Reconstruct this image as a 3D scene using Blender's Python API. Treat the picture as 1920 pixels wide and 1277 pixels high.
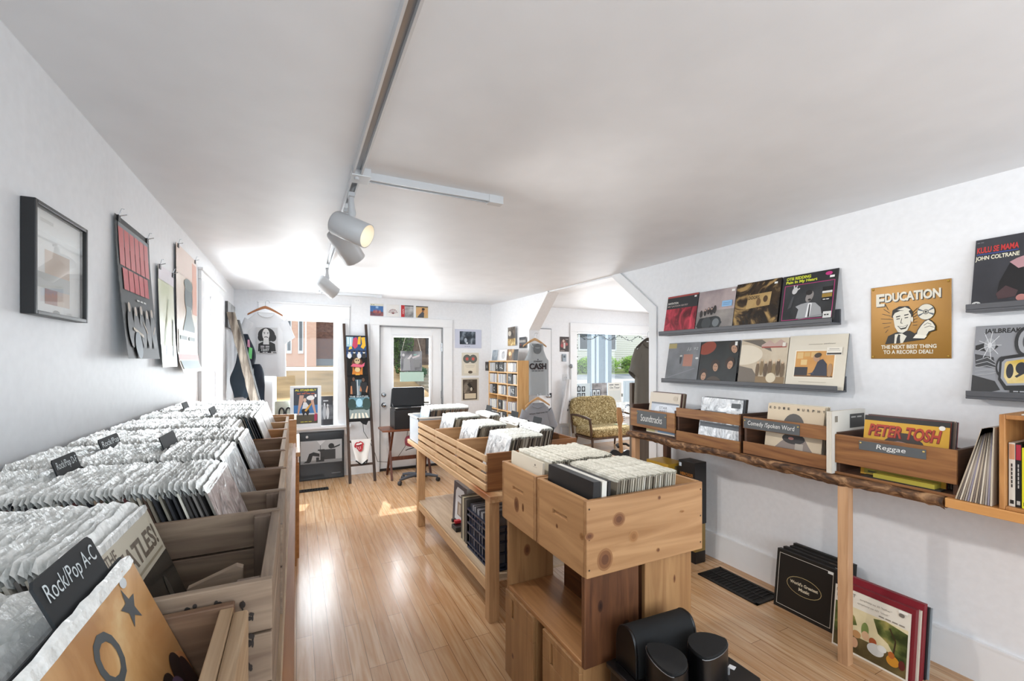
import bpy, math, random
from mathutils import Matrix, Vector
R = random.Random(7)
C = bpy.context.scene.collection
SC = bpy.context.scene
for o in list(bpy.data.objects):
    bpy.data.objects.remove(o)

# ---------------------------------------------------------------- camera
CAM_H = 1.554
F_PX = 820.0
HOR = 677.0
YAW = math.atan(404 / 820.0)
cd = bpy.data.cameras.new('camera')
cam = bpy.data.objects.new('camera', cd)
C.objects.link(cam)
cam.location = (0, 0, CAM_H)
cam.rotation_euler = (math.pi / 2, 0, -YAW)
cd.sensor_fit = 'HORIZONTAL'
cd.sensor_width = 36.0
cd.lens = 36.0 * F_PX / 1920.0
cd.shift_y = (HOR - 638.5) / 1920.0
cd.clip_start = 0.03
cd.clip_end = 300
SC.camera = cam

# ---------------------------------------------------------------- view, sky, sun, daylight
SC.view_settings.view_transform = 'Standard'
SC.view_settings.look = 'None'
SC.view_settings.exposure = 0.1
SC.view_settings.gamma = 1.0
SC.view_settings.use_curve_mapping = False
wd = bpy.data.worlds.new('sky')
SC.world = wd
wd.use_nodes = True
wn = wd.node_tree
wn.nodes['Background'].inputs['Color'].default_value = (0.80, 0.90, 1.0, 1)
wn.nodes['Background'].inputs['Strength'].default_value = 1.6


def light(name, kind, loc, energy, color=(1, 1, 1), aim=None, **kw):
    ld = bpy.data.lights.new(name, kind)
    ld.energy = energy
    ld.color = color
    for k, v in kw.items():
        setattr(ld, k, v)
    lo = bpy.data.objects.new(name, ld)
    C.objects.link(lo)
    lo.location = loc
    if aim is not None:
        d = Vector(aim) - Vector(loc)
        lo.rotation_euler = d.to_track_quat('-Z', 'Y').to_euler()
    return lo


light('sun', 'SUN', (6, 20, 18), 4.5, (1.0, 0.93, 0.82), aim=(6 - 0.20 * 10, 20 - 0.72 * 10, 18 - 0.72 * 10), angle=0.009)
# daylight coming in through the windows (a lamp at each; rear and annex side ones are added)
light('rear_fill', 'AREA', (1.1, -1.62, 1.45), 55, (0.80, 0.91, 1.0), aim=(1.1, 3, 2.3), shape='RECTANGLE', size=3.2, size_y=1.7)  # fill lamp for the added window behind the camera
light('daylight_back_window', 'AREA', (0.1, 6.50, 1.4), 44, (0.90, 0.96, 1.0), aim=(0.4, 3, 1.7), shape='RECTANGLE', size=0.7, size_y=1.3)
light('daylight_door_glass', 'AREA', (1.5, 6.50, 1.4), 34, (0.90, 0.96, 1.0), aim=(1.5, 3, 1.7), shape='RECTANGLE', size=0.5, size_y=0.95)
light('daylight_side_window', 'AREA', (-0.86, 4.77, 1.5), 44, (0.90, 0.96, 1.0), aim=(2, 4.6, 1.8), shape='RECTANGLE', size=0.9, size_y=1.3)
light('daylight_annex_window', 'AREA', (5.5, 6.92, 1.35), 45, (0.90, 0.95, 1.0), aim=(5.0, 3, 1.2), shape='RECTANGLE', size=1.5, size_y=1.4)
light('annex_side_fill', 'AREA', (6.92, 4.4, 1.5), 50, (0.90, 0.95, 1.0), aim=(3, 4.6, 1.4), shape='RECTANGLE', size=1.8, size_y=1.5)  # fill lamp at an unseen side opening added to light the annex

# ---------------------------------------------------------------- materials
MATS = {}


def lin(h):
    if not isinstance(h, str):
        return tuple(h)[:3]
    h = h.lstrip('#')
    out = []
    for i in (0, 2, 4):
        x = int(h[i:i + 2], 16) / 255.0
        out.append(x / 12.92 if x <= 0.04045 else ((x + 0.055) / 1.055) ** 2.4)
    return tuple(out)


def nodes(name):
    m = bpy.data.materials.new(name)
    m.use_nodes = True
    nt = m.node_tree
    return m, nt, nt.nodes['Principled BSDF']


def N(nt, t, **kw):
    n = nt.nodes.new(t)
    for k, v in kw.items():
        setattr(n, k, v)
    return n


def pm(h, rough=0.5, metal=0.0, spec=0.5, bump=0.0, bscale=200.0, coat=0.0):
    """plain procedural surface: one colour, faint mottling, optional fine bump"""
    key = ('pm', h, rough, metal, spec, bump, bscale, coat)
    if key in MATS:
        return MATS[key]
    m, nt, b = nodes('surface_%d' % len(MATS))
    c = lin(h)
    tc = N(nt, 'ShaderNodeTexCoord')
    no = N(nt, 'ShaderNodeTexNoise')
    no.inputs['Scale'].default_value = 6.0 if not bump else bscale
    nt.links.new(tc.outputs['Object'], no.inputs['Vector'])
    rp = N(nt, 'ShaderNodeValToRGB')
    rp.color_ramp.elements[0].color = (c[0] * 0.94, c[1] * 0.94, c[2] * 0.94, 1)
    rp.color_ramp.elements[1].color = (min(1, c[0] * 1.05), min(1, c[1] * 1.05), min(1, c[2] * 1.05), 1)
    nt.links.new(no.outputs['Fac'], rp.inputs['Fac'])
    nt.links.new(rp.outputs['Color'], b.inputs['Base Color'])
    b.inputs['Roughness'].default_value = rough
    b.inputs['Metallic'].default_value = metal
    b.inputs['Specular IOR Level'].default_value = spec
    b.inputs['Coat Weight'].default_value = coat
    b.inputs['Coat Roughness'].default_value = 0.08
    if bump:
        bp = N(nt, 'ShaderNodeBump')
        bp.inputs['Strength'].default_value = bump
        bp.inputs['Distance'].default_value = 0.004
        nt.links.new(no.outputs['Fac'], bp.inputs['Height'])
        nt.links.new(bp.outputs['Normal'], b.inputs['Normal'])
    MATS[key] = m
    return m


def mottle(a, b_, scale=8.0, rough=0.4, c=None, stretch=(1, 1, 1), detail=6.0, lo=0.35, hi=0.65, dist=0.0, bump=0.0):
    """two or three colours mixed by noise: printed photographs, foliage, cloth"""
    key = ('mo', a, b_, scale, rough, c, stretch, lo, hi, dist, bump)
    if key in MATS:
        return MATS[key]
    m, nt, b = nodes('mottled_%d' % len(MATS))
    tc = N(nt, 'ShaderNodeTexCoord')
    mp = N(nt, 'ShaderNodeMapping')
    mp.inputs['Scale'].default_value = stretch
    nt.links.new(tc.outputs['Object'], mp.inputs['Vector'])
    no = N(nt, 'ShaderNodeTexNoise')
    no.inputs['Scale'].default_value = scale
    no.inputs['Detail'].default_value = detail
    no.inputs['Distortion'].default_value = dist
    nt.links.new(mp.outputs['Vector'], no.inputs['Vector'])
    rp = N(nt, 'ShaderNodeValToRGB')
    e = rp.color_ramp.elements
    e[0].position = lo
    e[1].position = hi
    e[0].color = (*lin(a), 1)
    e[1].color = (*lin(b_), 1)
    if c:
        x = e.new((lo + hi) / 2)
        x.color = (*lin(c), 1)
    nt.links.new(no.outputs['Fac'], rp.inputs['Fac'])
    nt.links.new(rp.outputs['Color'], b.inputs['Base Color'])
    b.inputs['Roughness'].default_value = rough
    if bump:
        bp = N(nt, 'ShaderNodeBump')
        bp.inputs['Strength'].default_value = bump
        bp.inputs['Distance'].default_value = 0.006
        nt.links.new(no.outputs['Fac'], bp.inputs['Height'])
        nt.links.new(bp.outputs['Normal'], b.inputs['Normal'])
    MATS[key] = m
    return m


def wood(a, b_, axis='x', scale=1.0, rough=0.5, knots=0.0, knot='#5a3416', bump=0.15):
    """planed or rough wood with grain along one local axis, and knots where asked"""
    key = ('wood', a, b_, axis, scale, rough, knots, knot)
    if key in MATS:
        return MATS[key]
    m, nt, b = nodes('wood_%d' % len(MATS))
    tc = N(nt, 'ShaderNodeTexCoord')
    mp = N(nt, 'ShaderNodeMapping')
    s = [14 * scale] * 3
    s['xyz'.index(axis)] = 1.1 * scale
    mp.inputs['Scale'].default_value = s
    nt.links.new(tc.outputs['Object'], mp.inputs['Vector'])
    no = N(nt, 'ShaderNodeTexNoise')
    no.inputs['Scale'].default_value = 2.2
    no.inputs['Detail'].default_value = 7
    no.inputs['Distortion'].default_value = 1.2
    nt.links.new(mp.outputs['Vector'], no.inputs['Vector'])
    rp = N(nt, 'ShaderNodeValToRGB')
    e = rp.color_ramp.elements
    e[0].position = 0.32
    e[1].position = 0.68
    e[0].color = (*lin(a), 1)
    e[1].color = (*lin(b_), 1)
    nt.links.new(no.outputs['Fac'], rp.inputs['Fac'])
    col = rp.outputs['Color']
    if knots:
        mk = N(nt, 'ShaderNodeMapping')
        k = [knots * 1.25] * 3
        k['xyz'.index(axis)] = knots * 0.7
        mk.inputs['Scale'].default_value = k
        mk.inputs['Location'].default_value = (0.31, 0.17, 0.45)
        nt.links.new(tc.outputs['Object'], mk.inputs['Vector'])
        vo = N(nt, 'ShaderNodeTexVoronoi')
        vo.inputs['Scale'].default_value = 1.0
        nt.links.new(mk.outputs['Vector'], vo.inputs['Vector'])
        kr = N(nt, 'ShaderNodeValToRGB')
        ke = kr.color_ramp.elements
        ke[0].position = 0.10
        ke[0].color = (1, 1, 1, 1)
        ke[1].position = 0.19
        ke[1].color = (0, 0, 0, 1)
        nt.links.new(vo.outputs['Distance'], kr.inputs['Fac'])
        mx = N(nt, 'ShaderNodeMix', data_type='RGBA')
        nt.links.new(kr.outputs['Color'], mx.inputs['Factor'])
        nt.links.new(col, mx.inputs['A'])
        mx.inputs['B'].default_value = (*lin(knot), 1)
        col = mx.outputs['Result']
    nt.links.new(col, b.inputs['Base Color'])
    b.inputs['Roughness'].default_value = rough
    bp = N(nt, 'ShaderNodeBump')
    bp.inputs['Strength'].default_value = bump
    bp.inputs['Distance'].default_value = 0.003
    nt.links.new(no.outputs['Fac'], bp.inputs['Height'])
    nt.links.new(bp.outputs['Normal'], b.inputs['Normal'])
    MATS[key] = m
    return m


def floor_mat():
    m, nt, b = nodes('floor_boards')
    tc = N(nt, 'ShaderNodeTexCoord')
    mp = N(nt, 'ShaderNodeMapping')
    mp.inputs['Rotation'].default_value = (0, 0, math.pi / 2)
    nt.links.new(tc.outputs['Object'], mp.inputs['Vector'])
    br = N(nt, 'ShaderNodeTexBrick')
    br.offset = 0.37
    br.offset_frequency = 3
    br.inputs['Scale'].default_value = 1.0
    br.inputs['Brick Width'].default_value = 1.15
    br.inputs['Row Height'].default_value = 0.083
    br.inputs['Mortar Size'].default_value = 0.0012
    br.inputs['Mortar Smooth'].default_value = 0.3
    br.inputs['Color1'].default_value = (*lin('#d9b792'), 1)
    br.inputs['Color2'].default_value = (*lin('#c59d74'), 1)
    br.inputs['Mortar'].default_value = (*lin('#6a4a2c'), 1)
    nt.links.new(mp.outputs['Vector'], br.inputs['Vector'])
    mg = N(nt, 'ShaderNodeMapping')
    mg.inputs['Scale'].default_value = (26, 1.6, 1)
    nt.links.new(tc.outputs['Object'], mg.inputs['Vector'])
    no = N(nt, 'ShaderNodeTexNoise')
    no.inputs['Scale'].default_value = 1.6
    no.inputs['Detail'].default_value = 8
    no.inputs['Distortion'].default_value = 0.8
    nt.links.new(mg.outputs['Vector'], no.inputs['Vector'])
    rp = N(nt, 'ShaderNodeValToRGB')
    rp.color_ramp.elements[0].position = 0.3
    rp.color_ramp.elements[0].color = (*lin('#e2cdb2'), 1)
    rp.color_ramp.elements[1].position = 0.62
    rp.color_ramp.elements[1].color = (1, 1, 1, 1)
    nt.links.new(no.outputs['Fac'], rp.inputs['Fac'])
    mx = N(nt, 'ShaderNodeMix', data_type='RGBA', blend_type='MULTIPLY')
    mx.inputs['Factor'].default_value = 1.0
    nt.links.new(br.outputs['Color'], mx.inputs['A'])
    nt.links.new(rp.outputs['Color'], mx.inputs['B'])
    nt.links.new(mx.outputs['Result'], b.inputs['Base Color'])
    b.inputs['Roughness'].default_value = 0.27
    b.inputs['Coat Weight'].default_value = 0.12
    b.inputs['Coat Roughness'].default_value = 0.12
    bp = N(nt, 'ShaderNodeBump')
    bp.inputs['Strength'].default_value = 0.25
    bp.inputs['Distance'].default_value = 0.002
    nt.links.new(br.outputs['Fac'], bp.inputs['Height'])
    bp.invert = True
    nt.links.new(bp.outputs['Normal'], b.inputs['Normal'])
    return m


def glass_mat():
    m, nt, b = nodes('window_glass')
    nt.nodes.remove(b)
    out = nt.nodes['Material Output']
    tr = N(nt, 'ShaderNodeBsdfTransparent')
    gl = N(nt, 'ShaderNodeBsdfGlossy')
    gl.inputs['Roughness'].default_value = 0.02
    lw = N(nt, 'ShaderNodeFresnel')
    lw.inputs['IOR'].default_value = 1.45
    mx = N(nt, 'ShaderNodeMixShader')
    ge = N(nt, 'ShaderNodeNewGeometry')
    iv = N(nt, 'ShaderNodeMath', operation='SUBTRACT')
    iv.inputs[0].default_value = 1.0
    nt.links.new(ge.outputs['Backfacing'], iv.inputs[1])
    mu = N(nt, 'ShaderNodeMath', operation='MULTIPLY')
    nt.links.new(lw.outputs['Fac'], mu.inputs[0])
    nt.links.new(iv.outputs[0], mu.inputs[1])
    nt.links.new(mu.outputs[0], mx.inputs[0])
    nt.links.new(tr.outputs[0], mx.inputs[1])
    nt.links.new(gl.outputs[0], mx.inputs[2])
    nt.links.new(mx.outputs[0], out.inputs['Surface'])
    return m


def lamp_mat(col, strength):
    m, nt, b = nodes('lamp_glow')
    b.inputs['Emission Color'].default_value = (*col, 1)
    b.inputs['Emission Strength'].default_value = strength
    return m


# ---------------------------------------------------------------- mesh builder
TXT = {}


def text_geo(s, shear=0.0, bold=0.0):
    """outline of a word as flat faces; returns verts, faces, bounding box"""
    key = (s, shear, bold)
    if key in TXT:
        return TXT[key]
    cu = bpy.data.curves.new('lettering', 'FONT')
    cu.body = s
    cu.size = 1.0
    cu.shear = shear
    cu.offset = bold
    cu.resolution_u = 3
    ob = bpy.data.objects.new('lettering', cu)
    C.objects.link(ob)
    dg = bpy.context.evaluated_depsgraph_get()
    me = bpy.data.meshes.new_from_object(ob.evaluated_get(dg))
    vs = [tuple(v.co) for v in me.vertices]
    fs = [tuple(p.vertices) for p in me.polygons]
    bpy.data.objects.remove(ob)
    bpy.data.curves.remove(cu)
    bpy.data.meshes.remove(me)
    xs = [v[0] for v in vs] or [0, 1]
    ys = [v[1] for v in vs] or [0, 1]
    TXT[key] = (vs, fs, (min(xs), min(ys), max(xs), max(ys)))
    return TXT[key]


class MB:
    def __init__(self):
        self.v, self.f, self.m, self.s, self.mats = [], [], [], [], []
        self.M = Matrix.Identity(4)

    def mi(self, mat):
        if mat not in self.mats:
            self.mats.append(mat)
        return self.mats.index(mat)

    def add(self, vs, fs, mat, smooth=False):
        k = len(self.v)
        M = self.M
        self.v.extend(tuple(M @ Vector(p)) for p in vs)
        i = self.mi(mat)
        for f in fs:
            self.f.append(tuple(a + k for a in f))
            self.m.append(i)
            self.s.append(smooth)
        return self

    def box(self, a, b, mat):
        x0, y0, z0 = (min(a[i], b[i]) for i in range(3))
        x1, y1, z1 = (max(a[i], b[i]) for i in range(3))
        vs = [(x0, y0, z0), (x1, y0, z0), (x1, y1, z0), (x0, y1, z0), (x0, y0, z1), (x1, y0, z1), (x1, y1, z1), (x0, y1, z1)]
        return self.add(vs, [(0, 3, 2, 1), (4, 5, 6, 7), (0, 1, 5, 4), (1, 2, 6, 5), (2, 3, 7, 6), (3, 0, 4, 7)], mat)

    def bar(self, p0, p1, w, d, mat, up=(0, 0, 1)):
        """square bar from p0 to p1: width w, depth d"""
        p0, p1 = Vector(p0), Vector(p1)
        z = (p1 - p0).normalized()
        u = Vector(up)
        if abs(z.dot(u)) > 0.98:
            u = Vector((0, 1, 0))
        x = u.cross(z).normalized()
        y = z.cross(x)
        vs = []
        for p in (p0, p1):
            for a, b in ((-1, -1), (1, -1), (1, 1), (-1, 1)):
                vs.append(p + x * a * w / 2 + y * b * d / 2)
        return self.add(vs, [(0, 3, 2, 1), (4, 5, 6, 7), (0, 1, 5, 4), (1, 2, 6, 5), (2, 3, 7, 6), (3, 0, 4, 7)], mat)

    def prism(self, pts, d0, d1, mat, plane='xz', smooth=False):
        """polygon extruded: plane 'xz' along y, 'xy' along z, 'yz' along x"""
        def P(a, b, c):
            return {'xz': (a, c, b), 'xy': (a, b, c), 'yz': (c, a, b)}[plane]
        n = len(pts)
        vs = [P(a, b, d0) for a, b in pts] + [P(a, b, d1) for a, b in pts]
        fs = [tuple(range(n - 1, -1, -1)), tuple(range(n, 2 * n))]
        sd = [(i, (i + 1) % n, n + (i + 1) % n, n + i) for i in range(n)]
        if smooth:
            self.add(vs, sd, mat, True)
            return self.add(vs, fs, mat)
        return self.add(vs, fs + sd, mat)

    def tube(self, pts, r, mat, seg=10, caps=True):
        """round tube along a list of points; r is a number or one radius per point"""
        pts = [Vector(p) for p in pts]
        n = len(pts)
        rs = r if isinstance(r, (list, tuple)) else [r] * n
        vs, fs = [], []
        ref = None
        for i, p in enumerate(pts):
            t = (pts[min(i + 1, n - 1)] - pts[max(i - 1, 0)]).normalized()
            if ref is None:
                ref = Vector((0, 0, 1)) if abs(t.z) < 0.9 else Vector((1, 0, 0))
            x = ref - t * ref.dot(t)
            x = x.normalized() if x.length > 1e-6 else t.orthogonal().normalized()
            ref = x
            y = t.cross(x)
            for k in range(seg):
                a = 2 * math.pi * k / seg
                vs.append(p + (x * math.cos(a) + y * math.sin(a)) * rs[i])
        for i in range(n - 1):
            for k in range(seg):
                fs.append((i * seg + k, i * seg + (k + 1) % seg, (i + 1) * seg + (k + 1) % seg, (i + 1) * seg + k))
        self.add(vs, fs, mat, True)
        if caps:
            self.add(vs[:seg], [tuple(range(seg - 1, -1, -1))], mat)
            self.add(vs[-seg:], [tuple(range(seg))], mat)
        return self

    def lathe(self, prof, mat, seg=24, c=(0, 0, 0)):
        """profile of (radius, height) turned about the vertical through c"""
        vs, fs = [], []
        for r, z in prof:
            for k in range(seg):
                a = 2 * math.pi * k / seg
                vs.append((c[0] + r * math.cos(a), c[1] + r * math.sin(a), c[2] + z))
        for i in range(len(prof) - 1):
            for k in range(seg):
                fs.append((i * seg + k, i * seg + (k + 1) % seg, (i + 1) * seg + (k + 1) % seg, (i + 1) * seg + k))
        return self.add(vs, fs, mat, True)

    def ball(self, c, r, mat, seg=16, rings=8):
        rx, ry, rz = (r, r, r) if not isinstance(r, (tuple, list)) else r
        vs, fs = [], []
        for i in range(rings + 1):
            t = math.pi * i / rings
            for k in range(seg):
                a = 2 * math.pi * k / seg
                vs.append((c[0] + rx * math.sin(t) * math.cos(a), c[1] + ry * math.sin(t) * math.sin(a), c[2] - rz * math.cos(t)))
        for i in range(rings):
            for k in range(seg):
                fs.append((i * seg + k, i * seg + (k + 1) % seg, (i + 1) * seg + (k + 1) % seg, (i + 1) * seg + k))
        return self.add(vs, fs, mat, True)

    def grid(self, fn, nu, nv, mat, smooth=True, wrap=False):
        vs = [fn(i / nu, j / nv) for j in range(nv + 1) for i in range(nu + (0 if wrap else 1))]
        w = nu if wrap else nu + 1
        fs = []
        for j in range(nv):
            for i in range(nu):
                fs.append((j * w + i, j * w + (i + 1) % w, (j + 1) * w + (i + 1) % w, (j + 1) * w + i))
        return self.add(vs, fs, mat, smooth)

    def art(self, items, w, h, y=0.0, step=0.0003, x0=None):
        """flat printing on a local x/z plane that faces -y; coordinates run 0..1 from the lower left"""
        ox = -w / 2 if x0 is None else x0
        step = min(step, 0.006 / max(1, len(items)))
        for k, it in enumerate(items):
            yy = y - step * (k + 1)
            t = it[0]
            if t == 'r':
                _, a, b, c, d, col = it
                q = [(a, b), (c, b), (c, d), (a, d)]
                self._flat(q, w, h, ox, yy, col)
            elif t == 'p':
                self._flat(it[1], w, h, ox, yy, it[2])
            elif t == 'e':
                _, cx, cy, rx, ry, col = it[:6]
                rot = math.radians(it[6]) if len(it) > 6 else 0
                q = []
                for i in range(22):
                    a = 2 * math.pi * i / 22
                    px, py = rx * math.cos(a), ry * math.sin(a)
                    q.append((cx + px * math.cos(rot) - py * math.sin(rot), cy + px * math.sin(rot) + py * math.cos(rot)))
                self._flat(q, w, h, ox, yy, col)
            elif t == 'l':
                _, pts, lw, col = it
                for (xa, ya), (xb, yb) in zip(pts[:-1], pts[1:]):
                    L = math.hypot(xb - xa, yb - ya) or 1
                    nx, ny = -(yb - ya) / L * lw / 2, (xb - xa) / L * lw / 2
                    self._flat([(xa - nx, ya - ny), (xb - nx, yb - ny), (xb + nx, yb + ny), (xa + nx, ya + ny)], w, h, ox, yy, col)
            elif t == 't':
                _, s, x, yb, hh, ww, col = it[:7]
                sh = it[7] if len(it) > 7 else 0.0
                bo = it[8] if len(it) > 8 else 0.0
                rot = math.radians(it[9]) if len(it) > 9 else 0.0
                vs, fs, bb = text_geo(s, sh, bo)
                sx = ww * w / max(1e-6, bb[2] - bb[0])
                sy = hh * h / max(1e-6, bb[3] - bb[1])
                out = []
                for vx, vy, _z in vs:
                    a, b = (vx - bb[0]) * sx, (vy - bb[1]) * sy
                    a, b = a * math.cos(rot) - b * math.sin(rot), a * math.sin(rot) + b * math.cos(rot)
                    out.append((ox + x * w + a, yy, yb * h + b))
                self.add(out, fs, col if not isinstance(col, str) else pm(col, 0.45))
        return self

    def _flat(self, q, w, h, ox, y, col):
        m = col if not isinstance(col, str) else pm(col, 0.45)
        area = sum(q[i][0] * q[(i + 1) % len(q)][1] - q[(i + 1) % len(q)][0] * q[i][1] for i in range(len(q)))
        if area < 0:
            q = q[::-1]
        self.add([(ox + a * w, y, b * h) for a, b in q], [tuple(range(len(q)))], m)

    def build(self, name, parent=None, bevel=0.0):
        me = bpy.data.meshes.new(name)
        me.from_pydata(self.v, [], self.f)
        for m in self.mats:
            me.materials.append(m)
        me.polygons.foreach_set('material_index', self.m)
        me.polygons.foreach_set('use_smooth', self.s)
        me.update()
        o = bpy.data.objects.new(name, me)
        C.objects.link(o)
        if parent is not None:
            o.parent = parent
        if bevel:
            md = o.modifiers.new('edge', 'BEVEL')
            md.width = bevel
            md.segments = 2
            md.limit_method = 'ANGLE'
            md.angle_limit = math.radians(50)
        return o


def tag(o, label=None, cat=None, group=None, kind=None):
    if label:
        o['label'] = label
    if cat:
        o['category'] = cat
    if group:
        o['group'] = group
    if kind:
        o['kind'] = kind
    return o


def thing(name, label, cat, loc=(0, 0, 0), rot=(0, 0, 0), group=None):
    o = bpy.data.objects.new(name, None)
    o.empty_display_size = 0.05
    C.objects.link(o)
    o.location = loc
    o.rotation_euler = rot
    return tag(o, label, cat, group)


def copy_tree(o, parent=None):
    c = o.copy()
    C.objects.link(c)
    if parent is not None:
        c.parent = parent
    for ch in list(o.children):
        copy_tree(ch, c)
    return c


def struct(name, mb, bevel=0.0, parent=None):
    return tag(mb.build(name, parent, bevel), kind='structure')


# photo pixel -> point on a plane of the room
SN, CN = math.sin(YAW), math.cos(YAW)


def ray(u, v):
    a = (u - 960) / F_PX
    return (SN + a * CN, CN - a * SN, (HOR - v) / F_PX)


def atx(u, v, x):
    r = ray(u, v)
    t = x / r[0]
    return (x, r[1] * t, CAM_H + r[2] * t)


def aty(u, v, y):
    r = ray(u, v)
    t = y / r[1]
    return (r[0] * t, y, CAM_H + r[2] * t)


def atz(u, v, z):
    r = ray(u, v)
    t = (z - CAM_H) / r[2]
    return (r[0] * t, r[1] * t, z)


RX = math.radians
# ---------------------------------------------------------------- the room shell
XL, XR, YB, YF, H = -0.69, 2.97, 6.34, -1.75, 2.44
Y2, X2, H2 = 6.75, 6.8, 2.52
wall_paint = pm('#edeef0', 0.45, bump=0.02, bscale=30)
ceil_paint = pm('#ecedef', 0.5, bump=0.03, bscale=5)
trim_paint = pm('#f1f2f3', 0.28)
GLASS = glass_mat()
FLOOR = floor_mat()

fb = MB()
fb.box((XL - 0.2, YF - 0.2, -0.08), (X2 + 0.2, Y2 + 0.15, 0), FLOOR)
struct('floor', fb)
cb = MB()
cb.box((XL - 0.2, YF - 0.2, H), (XR + 0.25, YB + 0.2, H + 0.1), ceil_paint)
struct('ceiling', cb)
c2 = MB()
c2.box((XR - 0.2, 1.4, H2 + 0.0), (X2 + 0.2, Y2 + 0.2, H2 + 0.1), ceil_paint)
struct('ceiling_annex', c2)


def wall_with_hole(mb, axis, p0, p1, a0, a1, z0, z1, holes, mat):
    """wall between p0 and p1 (its thickness) along the other axis from a0 to a1, with rectangular holes (a0,a1,z0,z1)"""
    def bx(u0, u1, w0, w1):
        if u1 - u0 < 1e-4 or w1 - w0 < 1e-4:
            return
        if axis == 'x':
            mb.box((p0, u0, w0), (p1, u1, w1), mat)
        else:
            mb.box((u0, p0, w0), (u1, p1, w1), mat)
    hs = sorted(holes)
    cur = a0
    for (b0, b1, w0, w1) in hs:
        bx(cur, b0, z0, z1)
        bx(b0, b1, z0, w0)
        bx(b0, b1, w1, z1)
        cur = b1
    bx(cur, a1, z0, z1)


W1 = (-0.27, 0.49, 0.70, 2.12)      # window in the back wall
D1 = (1.05, 1.965, 0.0, 2.05)       # glazed door in the back wall
WL = (4.29, 5.26, 0.80, 2.20)       # window in the left wall
W3 = (4.66, 6.40, 0.50, 2.10)       # annex window
wb = MB()
wall_with_hole(wb, 'y', YB, YB + 0.16, XL - 0.16, XR + 0.0, 0, H, [W1, D1], wall_paint)
struct('wall_back', wb)
wl = MB()
wall_with_hole(wl, 'x', XL - 0.16, XL, YF, YB, 0, H, [WL], wall_paint)
struct('wall_left', wl)
wf = MB()
wall_with_hole(wf, 'y', YF - 0.16, YF, XL - 0.16, XR + 0.15, 0, H, [(-0.4, 2.6, 0.65, 2.25)], wall_paint)  # hole for the window added to let light in
struct('wall_front', wf)
wr = MB()
wr.box((XR, YF, 0), (XR + 0.15, 3.10, H), wall_paint)
# the angled stretch with the chamfered opening: built along its own line
ANG = math.atan2(-0.21, YB - 3.10)
LEN = math.hypot(0.21, YB - 3.10)


def ow(a, z, t=0.0):
    """point on the opening wall: a metres along it from the near jamb, t metres into its thickness"""
    return (XR + math.sin(ANG) * a + t * math.cos(ANG), 3.10 + math.cos(ANG) * a - t * math.sin(ANG), z)


A0, A1, CH = 0.0, 2.10, 0.45
poly_far = [(A1, 0), (LEN, 0), (LEN, H), (A0, H), (A0, 2.005), (A0 + 0.50, 2.425), (A1 - CH, 2.425), (A1, 1.97)]


def ow_prism(mb, poly, t0, t1, mat):
    n = len(poly)
    vs = [ow(a, z, t0) for a, z in poly] + [ow(a, z, t1) for a, z in poly]
    fs = [tuple(range(n)), tuple(range(2 * n - 1, n - 1, -1))] + [(i, n + i, n + (i + 1) % n, (i + 1) % n) for i in range(n)]
    mb.add(vs, fs, mat)


ow_prism(wr, [(A1, 0), (LEN, 0), (LEN, H), (A1, H)], 0, 0.15, wall_paint)
ow_prism(wr, [(A0, 2.425), (A1, 2.425), (A1, H), (A0, H)], 0, 0.15, wall_paint)
ow_prism(wr, [(A0, 2.005), (A0 + 0.50, 2.425), (A0, 2.425)], 0, 0.15, wall_paint)
ow_prism(wr, [(A1, 1.97), (A1, 2.425), (A1 - CH, 2.425)], 0, 0.15, wall_paint)
struct('wall_right', wr)
# casing round the opening
tr = MB()


def casing(mb, pts, w, side):
    """flat trim boards following the opening's edge"""
    for k, ((a0, z0), (a1, z1)) in enumerate(zip(pts[:-1], pts[1:])):
        L = math.hypot(a1 - a0, z1 - z0)
        if k == 0:
            z1 += w * 0.46
        else:
            a0, z0 = a0 - (a1 - a0) / L * w * 0.46, z0 - (z1 - z0) / L * w * 0.46
        nx, nz = -(z1 - z0) / L * w * side, (a1 - a0) / L * w * side
        ow_prism(mb, [(a0, z0), (a1, z1), (a1 + nx, z1 + nz), (a0 + nx, z0 + nz)], -0.018 - 0.0006 * k, 0, trim_paint)


casing(tr, [(A0, 0), (A0, 2.005), (A0 + 0.50, 2.425)], 0.085, 1)
struct('trim_1', tr)
tr = MB()
casing(tr, [(A1, 0), (A1, 1.97), (A1 - CH, 2.425)], 0.045, -1)
struct('trim_2', tr)
# annex shell
w2 = MB()
wall_with_hole(w2, 'y', Y2, Y2 + 0.16, XR - 0.05, X2 + 0.16, 0, H2, [W3], wall_paint)
struct('wall_annex_back', w2)
w2 = MB()
wall_with_hole(w2, 'x', X2, X2 + 0.16, 1.5, Y2, 0, H2, [(3.4, 5.4, 0.7, 2.2)], wall_paint)  # unseen opening added for light
struct('wall_annex_right', w2)
w2 = MB()
w2.box((XR + 0.15, 1.4, 0), (X2 + 0.16, 1.5, H2), wall_paint)
struct('wall_annex_front', w2)

# baseboards
bb = MB()
bb.box((XR - 0.016, YF, 0), (XR, 3.02, 0.19), trim_paint)
bb.box((XR - 0.020, YF, 0.185), (XR, 3.02, 0.197), trim_paint)
struct('baseboard_right', bb)
bb = MB()
bb.box((0.60, YB - 0.016, 0), (0.92, YB, 0.19), trim_paint)
bb.box((-0.69, YB - 0.016, 0), (0.02, YB, 0.19), trim_paint)
bb.box((2.12, YB - 0.016, 0), (2.75, YB, 0.19), trim_paint)
struct('baseboard_back', bb)
bb = MB()
bb.box((4.15, Y2 - 0.016, 0), (X2, Y2, 0.17), trim_paint)
struct('baseboard_annex', bb)


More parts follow.
